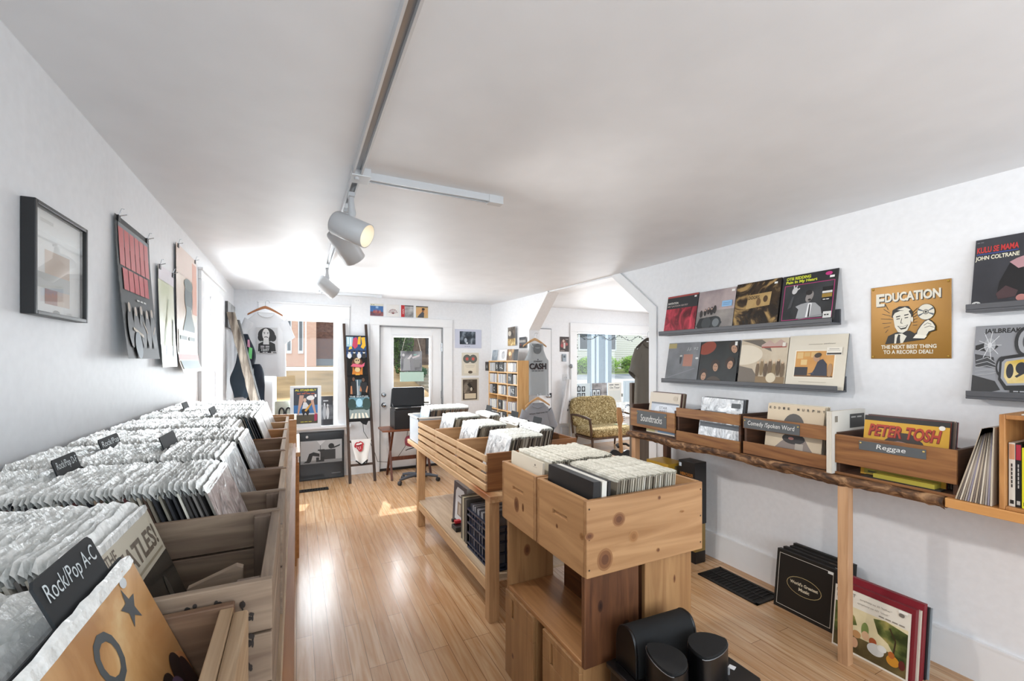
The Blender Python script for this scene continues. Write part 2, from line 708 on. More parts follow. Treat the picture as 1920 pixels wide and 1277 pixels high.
def window(name, axis, pos, a0, a1, z0, z1, mid, mull=True, sign=1, casew=0.10, head=0.17, sill=True):
    """double hung window: casing, sashes, muntin, sill, panes.  axis 'y': pane parallel to x"""
    t = bpy.data.objects.new(name, None)
    C.objects.link(t)
    tag(t, kind='structure')

    def bx(mb, u0, u1, d0, d1, w0, w1, mat):
        if axis == 'y':
            mb.box((u0, pos + sign * d0, w0), (u1, pos + sign * d1, w1), mat)
        else:
            mb.box((pos + sign * d0, u0, w0), (pos + sign * d1, u1, w1), mat)
    mb = MB()
    e = 0.022
    bx(mb, a0 - casew - 0.055, a0, -e, 0, z0 - 0.02, z1, trim_paint)
    bx(mb, a1, a1 + casew + 0.055, -e, 0, z0 - 0.02, z1, trim_paint)
    bx(mb, a0 - casew - 0.06, a1 + casew + 0.06, -e, 0, z1, z1 + head, trim_paint)
    bx(mb, a0 - casew - 0.07, a1 + casew + 0.07, -e - 0.012, 0, z1 + head, z1 + head + 0.02, trim_paint)
    mb.build('casing', t, 0.004)
    mb = MB()
    s = 0.035
    for (d, w0, w1) in ((0.045, z0, mid + 0.02), (0.085, mid - 0.02, z1)):
        bx(mb, a0, a0 + s, d, d + 0.035, w0, w1, trim_paint)
        bx(mb, a1 - s, a1, d, d + 0.035, w0, w1, trim_paint)
        bx(mb, a0 + s, a1 - s, d + 0.0008, d + 0.0342, w0, w0 + s + 0.005, trim_paint)
        bx(mb, a0 + s, a1 - s, d + 0.0008, d + 0.0342, w1 - s, w1, trim_paint)
        if mull:
            c = (a0 + a1) / 2
            bx(mb, c - 0.007, c + 0.007, d + 0.005, d + 0.03, w0 + s + 0.005, w1 - s, trim_paint)
    mb.build('sash', t, 0.003)
    for (d, w0, w1) in ((0.062, z0 + 0.04, mid - 0.015), (0.102, mid + 0.02, z1 - 0.035)):
        mb = MB()
        bx(mb, a0 + s, a1 - s, d, d + 0.004, w0, w1, GLASS)
        mb.build('pane', t)
    if sill:
        mb = MB()
        bx(mb, a0 - casew - 0.07, a1 + casew + 0.07, -0.10, 0.045, z0 - 0.035, z0, trim_paint)
        bx(mb, a0 - casew - 0.05, a1 + casew + 0.05, -0.022, 0, z0 - 0.14, z0 - 0.035, trim_paint)
        mb.build('sill', t, 0.004)
    return t


window('window_1', 'y', YB, *W1, mid=1.45)
window('window_2', 'x', XL, WL[0], WL[1], WL[2], WL[3], mid=1.45, sign=-1, head=0.07, casew=0.08)

# annex window: one big pane
t = bpy.data.objects.new('window_3', None)
C.objects.link(t)
tag(t, kind='structure')
mb = MB()
mb.box((W3[0] - 0.15, Y2 - 0.022, W3[2]), (W3[0], Y2, W3[3]), trim_paint)
mb.box((W3[0] - 0.15, Y2 - 0.022, W3[3]), (X2, Y2, W3[3] + 0.16), trim_paint)
mb.box((W3[0], Y2 - 0.03, W3[3] - 0.03), (W3[1], Y2 + 0.05, W3[3] - 0.0005), trim_paint)
mb.box((W3[0], Y2 - 0.10, W3[2] - 0.04), (W3[1], Y2 + 0.05, W3[2]), trim_paint)
mb.build('casing', t, 0.003)
mb = MB()
mb.box((W3[0], Y2 + 0.08, W3[2]), (W3[1], Y2 + 0.085, W3[3]), GLASS)
mb.build('pane', t)

# unseen window added behind the camera to let light in
t = bpy.data.objects.new('added_window', None)
C.objects.link(t)
tag(t, kind='structure')
mb = MB()
for x in (-0.4, 0.6, 1.6, 2.6):
    mb.box((x - 0.03, YF - 0.10, 0.65), (x + 0.03, YF - 0.04, 2.25), trim_paint)
for z in (0.65, 2.22):
    mb.box((-0.4, YF - 0.10, z), (2.6, YF - 0.04, z + 0.05), trim_paint)
mb.build('sash', t)
mb = MB()
mb.box((-0.4, YF - 0.075, 0.65), (2.6, YF - 0.07, 2.25), GLASS)
mb.build('pane', t)

# ---------------------------------------------------------------- doors
chrome = pm('#b9bcc0', 0.22, 1.0)
dark_metal = pm('#3a3a3c', 0.45, 0.6)
t = bpy.data.objects.new('door_1', None)
C.objects.link(t)
tag(t, kind='structure')
mb = MB()
x0, x1, y = D1[0], D1[1], YB + 0.03
g0, g1, gz0, gz1 = 1.245, 1.775, 0.92, 1.90
mb.box((x0 + 0.012, y, 0.012), (g0 - 0.03, y + 0.045, 2.04), trim_paint)
mb.box((g1 + 0.03, y, 0.012), (x1 - 0.012, y + 0.045, 2.04), trim_paint)
mb.box((g0 - 0.03, y + 0.0006, 0.012), (g1 + 0.03, y + 0.0444, gz0 - 0.036), trim_paint)
mb.box((g0 - 0.03, y + 0.0006, gz1 + 0.036), (g1 + 0.03, y + 0.0444, 2.04), trim_paint)
for (a, b, c, d) in ((g0 - 0.035, g0, gz0 - 0.035, gz1 + 0.035), (g1, g1 + 0.035, gz0 - 0.035, gz1 + 0.035)):
    mb.box((a, y - 0.012, c), (b, y + 0.0446, d), trim_paint)
mb.box((g0, y - 0.012, gz0 - 0.035), (g1, y + 0.045, gz0), trim_paint)
mb.box((g0, y - 0.012, gz1), (g1, y + 0.045, gz1 + 0.035), trim_paint)
mb.box((x0 + 0.16, y - 0.006, 0.2), (x1 - 0.16, y, 0.78), trim_paint)
mb.build('leaf', t, 0.004)
mb = MB()
mb.box((g0, y + 0.02, gz0), (g1, y + 0.025, gz1), GLASS)
mb.build('pane', t)
mb = MB()
mb.box((x0 - 0.0, YB - 0.002, 2.04), (x1, YB + 0.05, 2.056), pm('#8f9093', 0.5))
mb.box((x0 - 0.006, YB - 0.002, 0.0), (x0 + 0.006, YB + 0.05, 2.05), pm('#8f9093', 0.5))
mb.box((x1 - 0.006, YB - 0.002, 0.0), (x1 + 0.006, YB + 0.05, 2.05), pm('#8f9093', 0.5))
mb.box((x0, YB - 0.002, 0.0), (x1, YB + 0.06, 0.03), pm('#2b2826', 0.5))
mb.build('gap', t)
mb = MB()
mb.box((x0 - 0.135, YB - 0.022, 0), (x0 - 0.006, YB, 2.06), trim_paint)
mb.box((x1 + 0.006, YB - 0.022, 0), (x1 + 0.145, YB, 2.06), trim_paint)
mb.box((x0 - 0.14, YB - 0.022, 2.06), (x1 + 0.15, YB, 2.175), trim_paint)
mb.build('casing', t, 0.004)
for z in (1.76, 1.05, 0.25):
    mb = MB()
    mb.box((x1 - 0.02, y - 0.014, z - 0.055), (x1 + 0.012, y, z + 0.055), chrome)
    mb.tube([(x1 - 0.004, y - 0.018, z - 0.06), (x1 - 0.004, y - 0.018, z + 0.06)], 0.008, chrome)
    mb.build('hinge', t)
for z, nm in ((1.075, 'deadbolt'), (0.932, 'knob')):
    mb = MB()
    mb.M = Matrix.Translation((1.109, y, z)) @ Matrix.Rotation(RX(90), 4, 'X')
    if nm == 'knob':
        mb.lathe([(0, 0), (0.034, 0), (0.034, 0.008), (0.012, 0.012), (0.012, 0.03), (0.027, 0.04), (0.03, 0.055), (0.022, 0.066), (0, 0.068)], chrome)
    else:
        mb.lathe([(0, 0), (0.033, 0), (0.033, 0.012), (0.024, 0.018), (0, 0.018)], chrome)
        mb.box((-0.005, -0.016, 0.018), (0.005, 0.016, 0.03), chrome)
    mb.build(nm, t)

t = bpy.data.objects.new('door_2', None)
C.objects.link(t)
tag(t, kind='structure')
mb = MB()
mb.box((3.25, Y2 - 0.03, 0.01), (4.09, Y2 - 0.001, 2.12), trim_paint)
mb.box((3.38, Y2 - 0.036, 1.15), (3.62, Y2 - 0.03, 1.98), trim_paint)
mb.box((3.72, Y2 - 0.036, 1.15), (3.98, Y2 - 0.03, 1.98), trim_paint)
mb.box((3.38, Y2 - 0.036, 0.25), (3.98, Y2 - 0.03, 0.85), trim_paint)
mb.build('leaf', t, 0.004)
mb = MB()
mb.box((4.09, Y2 - 0.028, 0), (4.102, Y2 - 0.0005, 2.12), pm('#a5a6a8', 0.5))
mb.box((3.25, Y2 - 0.028, 2.12), (4.102, Y2 - 0.0005, 2.135), pm('#8f9093', 0.5))
mb.build('gap', t)
mb = MB()
mb.M = Matrix.Translation((4.02, Y2 - 0.03, 0.93)) @ Matrix.Rotation(RX(90), 4, 'X')
mb.lathe([(0, 0), (0.034, 0), (0.034, 0.008), (0.012, 0.012), (0.012, 0.03), (0.027, 0.04), (0.03, 0.055), (0.022, 0.066), (0, 0.068)], chrome)
mb.build('knob', t)
mb = MB()
mb.box((4.06, Y2 - 0.04, 0.90), (4.10, Y2 - 0.03, 0.98), dark_metal)
mb.box((4.015, Y2 - 0.034, 0.66), (4.027, Y2 - 0.03, 0.74), dark_metal)
mb.build('latch', t)

# ---------------------------------------------------------------- floor vents
vent_black = pm('#1d1a18', 0.5, 0.4)


def vent(label, x0, y0, x1, y1, along):
    t = thing('floor_vent', label, 'floor vent', ((x0 + x1) / 2, (y0 + y1) / 2, 0))
    w, d = x1 - x0, y1 - y0
    mb = MB()
    b = 0.022
    mb.box((-w / 2, -d / 2, 0.0), (w / 2, -d / 2 + b, 0.008), vent_black)
    mb.box((-w / 2, d / 2 - b, 0.0), (w / 2, d / 2, 0.008), vent_black)
    mb.box((-w / 2, -d / 2, 0.0), (-w / 2 + b, d / 2, 0.008), vent_black)
    mb.box((w / 2 - b, -d / 2, 0.0), (w / 2, d / 2, 0.008), vent_black)
    mb.build('rim', t, 0.002)
    mb = MB()
    mb.box((-w / 2 + b, -d / 2 + b, 0.0005), (w / 2 - b, d / 2 - b, 0.002), pm('#090808', 0.8))
    L = d if along == 'y' else w
    n = int(L / 0.028)
    for i in range(1, n):
        s = -L / 2 + i * L / n
        if along == 'y':
            mb.box((-w / 2 + b, s - 0.003, 0.002), (w / 2 - b, s + 0.003, 0.006), vent_black)
        else:
            mb.box((s - 0.003, -d / 2 + b, 0.002), (s + 0.003, d / 2 - b, 0.006), vent_black)
    if along == 'y':
        mb.box((-0.004, -d / 2 + b, 0.002), (0.004, d / 2 - b, 0.007), vent_black)
    mb.build('grille', t)


vent('black floor vent beside the right wall, near the stack of black record boxes', 2.62, 1.80, 2.86, 2.26, 'y')
vent('long narrow black floor vent in front of the back window', 0.02, 5.72, 0.35, 5.83, 'x')

# ---------------------------------------------------------------- ceiling track and spotlights
track_paint = pm('#d5d7d9', 0.35, 0.2)
t = thing('light_track', 'long pale ceiling track running away from the camera with two side branches', 'light track', (0.25, 2.0, H))
mb = MB()
for xx in (-0.017, 0.017):
    mb.box((xx - 0.004, -3.4, -0.034), (xx + 0.004, 4.02, 0), track_paint)
mb.box((-0.017, -3.4, -0.012), (0.017, 4.02, 0), pm('#9fa1a4', 0.3, 0.7))
mb.build('rail', t)
for y, L in ((0.16, 0.70), (4.02, 0.72)):
    mb = MB()
    for yy in (-0.017, 0.017):
        mb.box((0.03, y + yy - 0.004, -0.034), (L, y + yy + 0.004, 0), track_paint)
    mb.box((0.03, y - 0.017, -0.012), (L, y + 0.017, 0), pm('#9fa1a4', 0.3, 0.7))
    mb.box((L - 0.03, y - 0.024, -0.04), (L + 0.05, y + 0.024, 0), track_paint)
    mb.build('branch', t)
mb = MB()
mb.box((-0.025, 0.10, -0.038), (0.06, 0.20, 0), track_paint)
mb.tube([(0, 0.13, -0.038), (0, 0.13, -0.05)], 0.012, track_paint)
mb.build('connector', t, 0.002)
head_paint = pm('#c9cbcd', 0.4)
mouth_paint = pm('#f4ead8', 0.5)
GLOW = lamp_mat((1.0, 0.93, 0.82), 2.6)


def spot_head(label, y, pivot_z, d, energy, r=0.062, L=0.19, blend=0.6, size=95):
    t = thing('track_spotlight', label, 'spotlight', (0.25, y, H - 0.034))
    d = Vector(d).normalized()
    mb = MB()
    mb.box((-0.014, -0.03, -0.02), (0.014, 0.03, 0), head_paint)
    pz = pivot_z - (H - 0.034)
    mb.tube([(0, 0, -0.02), (0, 0, -0.05), (0.004, 0, pz + r + 0.02), (0.0, 0, pz + r * 0.85)], [0.013, 0.016, 0.020, 0.016], head_paint, 12)
    mb.build('stem', t)
    q = d.to_track_quat('Z', 'Y').to_matrix().to_4x4()
    T = Matrix.Translation((0, 0, pz)) @ q
    mb = MB()
    mb.M = T
    mb.lathe([(0, -L / 2), (r * 0.93, -L / 2), (r, -L / 2 + 0.008), (r, L / 2), (r - 0.004, L / 2)], head_paint, 36)
    mb.build('housing', t)
    mb = MB()
    mb.M = T
    mb.lathe([(r - 0.004, L / 2), (r - 0.006, L / 2 - 0.075), (0.03, L / 2 - 0.08)], mouth_paint, 36)
    mb.build('reflector', t)
    mb = MB()
    mb.M = T
    mb.lathe([(r - 0.007, L / 2 - 0.074), (0.0, L / 2 - 0.070)], GLOW, 28)
    mb.build('bulb', t)
    p = Vector((0.25, y, pivot_z)) + d * (L / 2 + 0.005)
    light('spotlight_beam', 'SPOT', p, energy * 1.25, (1.0, 0.96, 0.92), aim=p + d, spot_size=RX(size), spot_blend=blend, shadow_soft_size=0.05)


spot_head('nearest white ceiling spotlight with its lit mouth facing right', 2.36, 2.225, (0.74, -0.50, -0.40), 44)
spot_head('second ceiling spotlight, seen from behind just below the nearest one', 2.62, 2.205, (0.55, 0.45, -0.70), 45)
spot_head('farthest white ceiling spotlight, hanging near the back window', 4.35, 2.235, (0.66, 0.30, -0.48), 40)
spot_head('white ceiling spotlight behind the camera', -0.25, 2.225, (0.80, 0.10, -0.42), 38)
# ---------------------------------------------------------------- records and crates
plastic_lip = mottle('#d9dad6', '#f7f7f3', 60, 0.22, bump=0.5)
crinkle = mottle('#8f9296', '#eceeef', 9, 0.10, c='#c4c7ca', stretch=(1.6, 1, 1.0), lo=0.34, hi=0.62, dist=2.2, bump=0.7)
crinkle_blue = mottle('#9fb2c6', '#e4edf4', 8, 0.12, c='#c3d3e2', stretch=(1.4, 1, 1.0), dist=1.5, bump=0.6)
crinkle_pink = mottle('#a79d9b', '#ece6e2', 7, 0.10, c='#cdbcb8', stretch=(1.6, 1, 1.2), dist=2.4, bump=0.7)
SPINES = ['#2b2b2e', '#3d3a38', '#5a4436', '#7a6450', '#8d8678', '#5d2f2e', '#2f3b52', '#44503f', '#b8ab94', '#d8d2c4',
          '#1c1c1f', '#6b5a4c', '#a08872', '#54342a', '#33444a', '#c9bfae', '#493c44', '#857b6c', '#2a2522', '#746f6a']
RW = 0.315


def bagged_geo(mb, rr, board, w=RW, h=RW, th=0.0045, lip=0.026, lipmat=None, amp=1.0):
    """a sleeve in a clear bag: the board, and the crumpled open edge of the bag above it"""
    lipmat = lipmat or plastic_lip
    mb.box((-w / 2, 0, 0), (w / 2, th, h), board)
    n = 16
    lo = 0.016 if lip > 0.02 else 0.006
    vs, fs = [], []
    off = rr.uniform(-0.002, 0.002)
    for i in range(n + 1):
        x = -w / 2 - 0.003 + (w + 0.006) * i / n
        j = (0.55 if i in (0, n) else 1.0)
        wob = off + 0.0011 * math.sin(i * 0.9 + off * 900 + rr.uniform(0, 1.5)) * amp
        tz = h + lip * (0.72 + 0.20 * rr.random() + off * 60) * j
        wd_ = 0.0026 + 0.0010 * rr.random()
        lo_ = 0.003 if i in (0, n) else lo
        vs += [(x, th / 2 - wd_ - 0.0006, h - lo_), (x, th / 2 - wd_ * 0.9 + wob, h + 0.006), (x, th / 2 + wob * 1.6, tz),
               (x, th / 2 + wd_ * 0.9 + wob, h + 0.006), (x, th / 2 + wd_ + 0.0006, h - lo_)]
    for i in range(n):
        for k in range(4):
            a = i * 5 + k
            fs.append((a, a + 5, a + 6, a + 1))
    mb.add(vs, fs, lipmat, False)


def rec_variants(n, seed, w=RW, h=RW, th=0.0045, lip=0.026, palette=SPINES, lipmat=None):
    rr = random.Random(seed)
    out = []
    for i in range(n):
        mb = MB()
        bagged_geo(mb, rr, pm(palette[i % len(palette)], 0.6), w, h, th, lip, lipmat)
        me = mb.build('record')
        out.append(me.data)
        bpy.data.objects.remove(me)
    return out


LEFT_VARS = rec_variants(30, 3)


def put_record(me, loc, rot, label, group):
    o = bpy.data.objects.new('record', me)
    C.objects.link(o)
    o.location = loc
    o.rotation_euler = rot
    return tag(o, label, 'record', group)


def clipped(items):
    """keep printing inside its sheet"""
    cl = lambda q: min(1.0, max(0.0, q))
    out = []
    for it in items:
        if it[0] == 'r':
            out.append(('r', cl(it[1]), cl(it[2]), cl(it[3]), cl(it[4]), it[5]))
        elif it[0] == 'p':
            out.append(('p', [(cl(a), cl(b)) for a, b in it[1]], it[2]))
        elif it[0] == 'e' and (it[1] - it[3] < 0 or it[1] + it[3] > 1 or it[2] - it[4] < 0 or it[2] + it[4] > 1):
            rot = math.radians(it[6]) if len(it) > 6 else 0
            q = []
            for i in range(28):
                a = 2 * math.pi * i / 28
                px, py = it[3] * math.cos(a), it[4] * math.sin(a)
                q.append((cl(it[1] + px * math.cos(rot) - py * math.sin(rot)), cl(it[2] + px * math.sin(rot) + py * math.cos(rot))))
            out.append(('p', q, it[5]))
        else:
            out.append(it)
    return out


def cover(name, label, cat, loc, rot, w, h, th, items, group=None, side='#2a2a2a', lip=False, base='#888888', backm=None):
    """one sleeve, box set or print as a solid board with its front printed"""
    mb = MB()
    sm = side if not isinstance(side, str) else pm(side, 0.55)
    if lip:
        bagged_geo(mb, random.Random(len(label)), sm, w, h, th, lip=0.014, amp=0.3)
    else:
        mb.box((-w / 2, 0, 0), (w / 2, th, h), sm)
    mb.art([('r', 0, 0, 1, 1, base)] + clipped(items), w, h, 0.0, 0.00015 if lip else 0.0003)
    o = mb.build(name)
    o.location = loc
    o.rotation_euler = rot
    return tag(o, label, cat, group)


def board_panel(mb, x0, x1, z0, z1, n, t, mat, y=0.0, gap=0.004, rr=R):
    """n boards stacked up in the x/z plane"""
    hh = (z1 - z0) / n
    for i in range(n):
        a = z0 + i * hh + (gap / 2 if i else 0)
        b = z0 + (i + 1) * hh - (gap / 2 if i < n - 1 else 0)
        mb.box((x0, y, a), (x1, y + t, b), mat)


oldw = wood('#6b5646', '#95806b', 'x', 1.0, 0.7, knots=2.2, knot='#4c3a2c')
oldw_y = wood('#6b5646', '#95806b', 'y', 1.0, 0.7)
palew_y = wood('#957859', '#b79b7b', 'y', 1.2, 0.6)
palew_x = wood('#957859', '#b79b7b', 'x', 1.2, 0.6)
darkold = wood('#5d4b3f', '#7d6a5a', 'z', 1.2, 0.75)
innerw = wood('#664a37', '#8a6c53', 'x', 1.0, 0.65, knots=2.0, knot='#4a3324')
pinew = wood('#a97a4c', '#c79a6c', 'x', 0.8, 0.45, knots=1.6, knot='#7a4520')
orangew = wood('#99622f', '#b67e48', 'x', 0.8, 0.45)


def crate(label, x0, x1, y0, y1, z0, z1, long_m, short_m, nb=2, t=0.014, ends_t=0.018, group=None, post=True, zshort=None):
    """open-topped record crate: long boards along x, end boards along y"""
    cx, cy = (x0 + x1) / 2, (y0 + y1) / 2
    T = thing('record_crate', label, 'crate', (cx, cy, z0), group=group)
    w, d, h = x1 - x0, y1 - y0, z1 - z0
    hs = zshort or h
    mb = MB()
    mb.box((-w / 2, -d / 2, 0), (w / 2, d / 2, 0.012), long_m)
    mb.build('bottom', T)
    for yy in (-d / 2, d / 2 - t):
        mb = MB()
        board_panel(mb, -w / 2, w / 2, 0.012, h, nb, t, long_m, yy)
        mb.build('side_panel', T, 0.002)
    for xx in (-w / 2, w / 2 - ends_t):
        mb = MB()
        n = nb
        for i in range(n):
            a, b = 0.012 + (hs - 0.012) * i / n, 0.012 + (hs - 0.012) * (i + 1) / n - 0.003
            mb.box((xx, -d / 2 + t, a), (xx + ends_t, d / 2 - t, b), short_m)
        mb.build('end_panel', T, 0.002)
    if post:
        for xx in (w / 2 - ends_t - 0.018,):
            for yy in (-d / 2 + t, d / 2 - t - 0.022):
                mb = MB()
                mb.box((xx - 0.016, yy, 0.012), (xx + 0.018, yy + 0.022, h - 0.006), darkold)
                mb.build('corner_post', T, 0.002)
    return T


# the long table under the left-hand crates
TZ = 0.945
t = thing('display_table', 'long wooden display table along the left wall, carrying the rows of record crates', 'table', (-0.35, 1.9, 0))
mb = MB()
mb.box((-0.325, -1.6, TZ - 0.035), (0.325, 1.74, TZ), palew_y)
mb.build('tabletop', t, 0.003)
mb = MB()
mb.box((0.325, -1.6, TZ - 0.11), (0.345, 1.74, TZ - 0.004), wood('#8c5a34', '#a8744a', 'y', 1, 0.5))
mb.build('front_rail', t)
for yy in (-1.55, 0.1, 1.66):
    for xx in (-0.29, 0.30):
        mb = MB()
        mb.box((xx - 0.03, yy - 0.03, 0), (xx + 0.03, yy + 0.03, TZ - 0.035), wood('#8c5a34', '#a8744a', 'z', 1, 0.5))
        mb.build('leg', t)
mb = MB()
mb.box((-0.325, -1.6, 0.20), (0.325, 1.74, 0.225), palew_y)
mb.build('lower_shelf', t)

ROWS = [(0.46, 'first'), (0.815, 'second'), (1.20, 'third'), (1.555, 'fourth'), (1.90, 'fifth'), (2.265, 'sixth'), (2.62, 'seventh'), (2.955, 'eighth'), (3.285, 'ninth')]
ORD = ['nearest', 'second nearest', 'third nearest', 'fourth nearest', 'fifth nearest', 'sixth nearest', 'third farthest', 'second farthest', 'farthest']
CR = [(0.415, 0.795, 1.185), (0.80, 1.185, 1.205), (1.19, 1.535, 1.16), (1.54, 1.88, 1.15), (1.885, 2.25, 1.15), (2.255, 2.60, 1.15), (2.605, 2.945, 1.15), (2.95, 3.27, 1.15), (3.275, 3.615, 1.15)]
for i, (y0, y1, zr) in enumerate(CR):
    lab = ['small nearest wooden crate with thick pale aisle board, half empty', 'grey weathered crate with black stencil marks, second nearest on the left table',
           'weathered crate with a dark corner post, third nearest on the left table', 'brown wooden crate, fourth nearest on the left table', 'brown crate with a torn dark inner panel, fifth nearest on the left table',
           'brown wooden crate, sixth nearest on the left table', 'orange-brown wooden crate, third farthest on the left table', 'orange-brown wooden crate, second farthest on the left table', 'farthest wooden crate at the end of the left table'][i]
    lm = [innerw, oldw, oldw, innerw, innerw, innerw, orangew, pinew, pinew][i]
    xe = [-0.085, -0.035, -0.03, -0.035, -0.045, -0.05, -0.05, -0.05, -0.05][i]
    T = crate(lab, -0.655, xe, y0, y1, TZ, zr, lm, [palew_y, oldw_y, oldw_y, palew_y, palew_y, palew_y, palew_y, palew_y, palew_y][i], nb=[1, 3, 2, 1, 1, 1, 1, 1, 1][i], post=(i in (1, 2)))
    if i == 0:
        mb = MB()
        w = (xe + 0.655) / 2
        mb.box((w, -0.19, 0.0), (w + 0.02, 0.165, 0.235), palew_y)
        mb.build('aisle_board', T, 0.004)
    if i == 1:
        # black stencil blots on the near board
        w = (xe + 0.655)
        mb = MB()
        for (a, b, r1, r2) in ((0.70, 0.9, 0.02, 0.07), (0.76, 0.885, 0.014, 0.06), (0.83, 0.9, 0.013, 0.05), (0.88, 0.9, 0.012, 0.05), (0.935, 0.87, 0.008, 0.04), (0.955, 0.80, 0.01, 0.03), (0.955, 0.66, 0.012, 0.05), (0.95, 0.5, 0.012, 0.045), (0.95, 0.36, 0.012, 0.04)):
            r0 = random.Random(int(a * 999))
            mb.art([('e', a + r0.uniform(-0.8, 0.8) * r1, b + r0.uniform(-0.6, 0.6) * r2, r1 * r0.uniform(0.2, 0.5), r2 * r0.uniform(0.2, 0.55), '#2b2420') for _ in range(6)], w, zr - TZ, -(y1 - y0) / 2 - 0.0002)
        mb.build('stencil_print', T)
        mb = MB()
        mb.prism([(w / 2 - 0.13, -0.02), (w / 2 - 0.05, -0.02), (w / 2 - 0.05, 0.245), (w / 2 - 0.06, 0.25), (w / 2 - 0.13, 0.225)], -(y1 - y0) / 2 + 0.10, -(y1 - y0) / 2 + 0.115, oldw)
        mb.build('loose_slat', T)
    if i == 4:
        mb = MB()
        w = (xe + 0.655)
        mb.prism([(-w / 2 + 0.03, 0.02), (w / 2 - 0.06, 0.02), (w / 2 - 0.05, 0.1), (w / 2 - 0.085, 0.15), (w / 2 - 0.11, 0.185), (-w / 2 + 0.03, 0.195)], (y1 - y0) / 2 - 0.022, (y1 - y0) / 2 - 0.015, wood('#5a3c28', '#7a563b', 'x', 1, 0.6))
        mb.build('inner_panel', T)

stuff = MB()
LEAN = RX(20)
ZB = TZ + 0.014
rr = random.Random(11)
for i, (y0, nm) in enumerate(ROWS):
    cy = y0 + RW / 2
    xf = [-0.095, -0.17, -0.080, -0.095, -0.085, -0.145, -0.085, -0.085, -0.085][i]
    n = 48 if i < 3 else 44
    pitch = (xf + 0.590) / n
    for k in range(1, n):
        x = xf - k * pitch
        if i in (0,) and k in (1,):
            continue
        le = LEAN * (1 - 0.32 * k / n) + RX(0.35) * math.sin(k * 0.9)
        jy = rr.uniform(-0.004, 0.004)
        zz = ZB + rr.uniform(0, 0.004)
        if i == 0 and k > 1:
            le += RX(5)
        if i < 3:
            put_record(LEFT_VARS[rr.randrange(30)], (x, cy + jy, zz), (-le, 0, RX(90)),
                       'bagged record filed behind the front cover in the %s crate on the left table' % ORD[i],
                       'bagged records in the %s left-hand crate' % ORD[i])
        else:
            stuff.M = Matrix.Translation((x, cy + jy, zz)) @ Matrix.Rotation(RX(90), 4, 'Z') @ Matrix.Rotation(-le, 4, 'X')
            bagged_geo(stuff, rr, pm(SPINES[rr.randrange(20)], 0.6))

L90 = (-LEAN, 0, RX(90))
BLK = '#26241f'
cover('record', 'tan record with large dark letters and a star, in front of the nearest left crate', 'record', (-0.087, 0.46 + RW / 2, ZB + 0.028), (-RX(22), 0, RX(90)), RW, RW, 0.005, [
    ('r', 0, 0, 1, 1, mottle('#a97848', '#e0c08f', 5, 0.18, c='#c99a64', dist=1.0)),
    ('e', 0.9, 0.30, 0.16, 0.26, mottle('#b4673a', '#d9a06a', 6, 0.2)),
    ('t', 'B', 0.20, 0.70, 0.20, 0.15, '#343a3c', 0, 0.02), ('t', 'O', 0.44, 0.72, 0.20, 0.17, '#3d4345', 0, 0.02),
    ('p', [(0.80 + 0.075 * math.cos(RX(90 + k * 36)) * (1 if k % 2 == 0 else 0.42), 0.87 + 0.085 * math.sin(RX(90 + k * 36)) * (1 if k % 2 == 0 else 0.42)) for k in range(10)], '#3a3f42'),
    ('e', 0.84, 0.965, 0.03, 0.022, '#cfd3d3'),
    ('e', 0.76, 0.50, 0.055, 0.06, '#241a18'), ('e', 0.88, 0.48, 0.06, 0.10, '#2a1c1c'), ('e', 0.80, 0.41, 0.075, 0.10, '#6f5a74'),
    ('e', 0.94, 0.38, 0.05, 0.14, '#3a2626'), ('e', 0.5, 0.2, 0.2, 0.1, '#b9743f')], side='#8a6a46', lip=True)
cover('record', 'cream-banded record lettered in grey-brown, in front of the second nearest left crate', 'record', (-0.168, 0.815 + RW / 2, ZB), (-LEAN, 0, RX(90)), RW, RW, 0.005, [
    ('r', 0, 0.70, 1, 1, '#cfc6b2'), ('r', 0, 0, 1, 0.70, mottle('#2b2927', '#46423c', 4, 0.15)),
    ('t', 'MEET THE', 0.05, 0.89, 0.07, 0.34, '#6d6051', 0, 0.015), ('t', 'BEATLES!', 0.28, 0.77, 0.135, 0.68, '#6d6051', 0, 0.03),
    ('r', 0.30, 0.725, 0.97, 0.74, '#a3977f'),
    ('e', 0.3, 0.45, 0.08, 0.13, '#4f4a43'), ('e', 0.75, 0.28, 0.035, 0.10, '#8d8880'), ('e', 0.78, 0.5, 0.03, 0.1, '#57524a')], side='#8f8878', lip=True)
for i, m, lab in ((2, crinkle_pink, 'clear-bagged grey and pink record in front of the third nearest left crate'), (3, crinkle, 'silvery clear-bagged record in front of the fourth nearest left crate'),
                  (4, crinkle, 'grey clear-bagged record in front of the fifth nearest left crate'), (5, mottle('#b9b3a4', '#e8e3d7', 6, 0.2), 'cream record in front of the sixth nearest left crate'),
                  (6, mottle('#c9cbcc', '#f1f1ef', 6, 0.2), 'white record in front of the third farthest left crate'), (7, mottle('#d2d3d2', '#f4f4f2', 5, 0.2), 'white bagged record in front of the second farthest left crate'),
                  (8, mottle('#c2c4c6', '#eff0f0', 7, 0.2), 'white record in front of the farthest left crate')):
    xf = [0, 0, -0.080, -0.095, -0.085, -0.145, -0.085, -0.085, -0.085][i]
    its = [('r', 0, 0, 1, 1, m)]
    if i == 3:
        its += [('r', 0.5, 0.2, 0.9, 0.42, '#5b5f63'), ('r', 0.55, 0.05, 0.95, 0.2, '#cfd2d4')]
    cover('record', lab, 'record', (xf + 0.004, ROWS[i][0] + RW / 2, ZB), L90, RW, RW, 0.005, its, side='#77726a', lip=True)

# black divider cards with written tabs
card_black = pm('#2a2c2e', 0.65, spec=0.25)


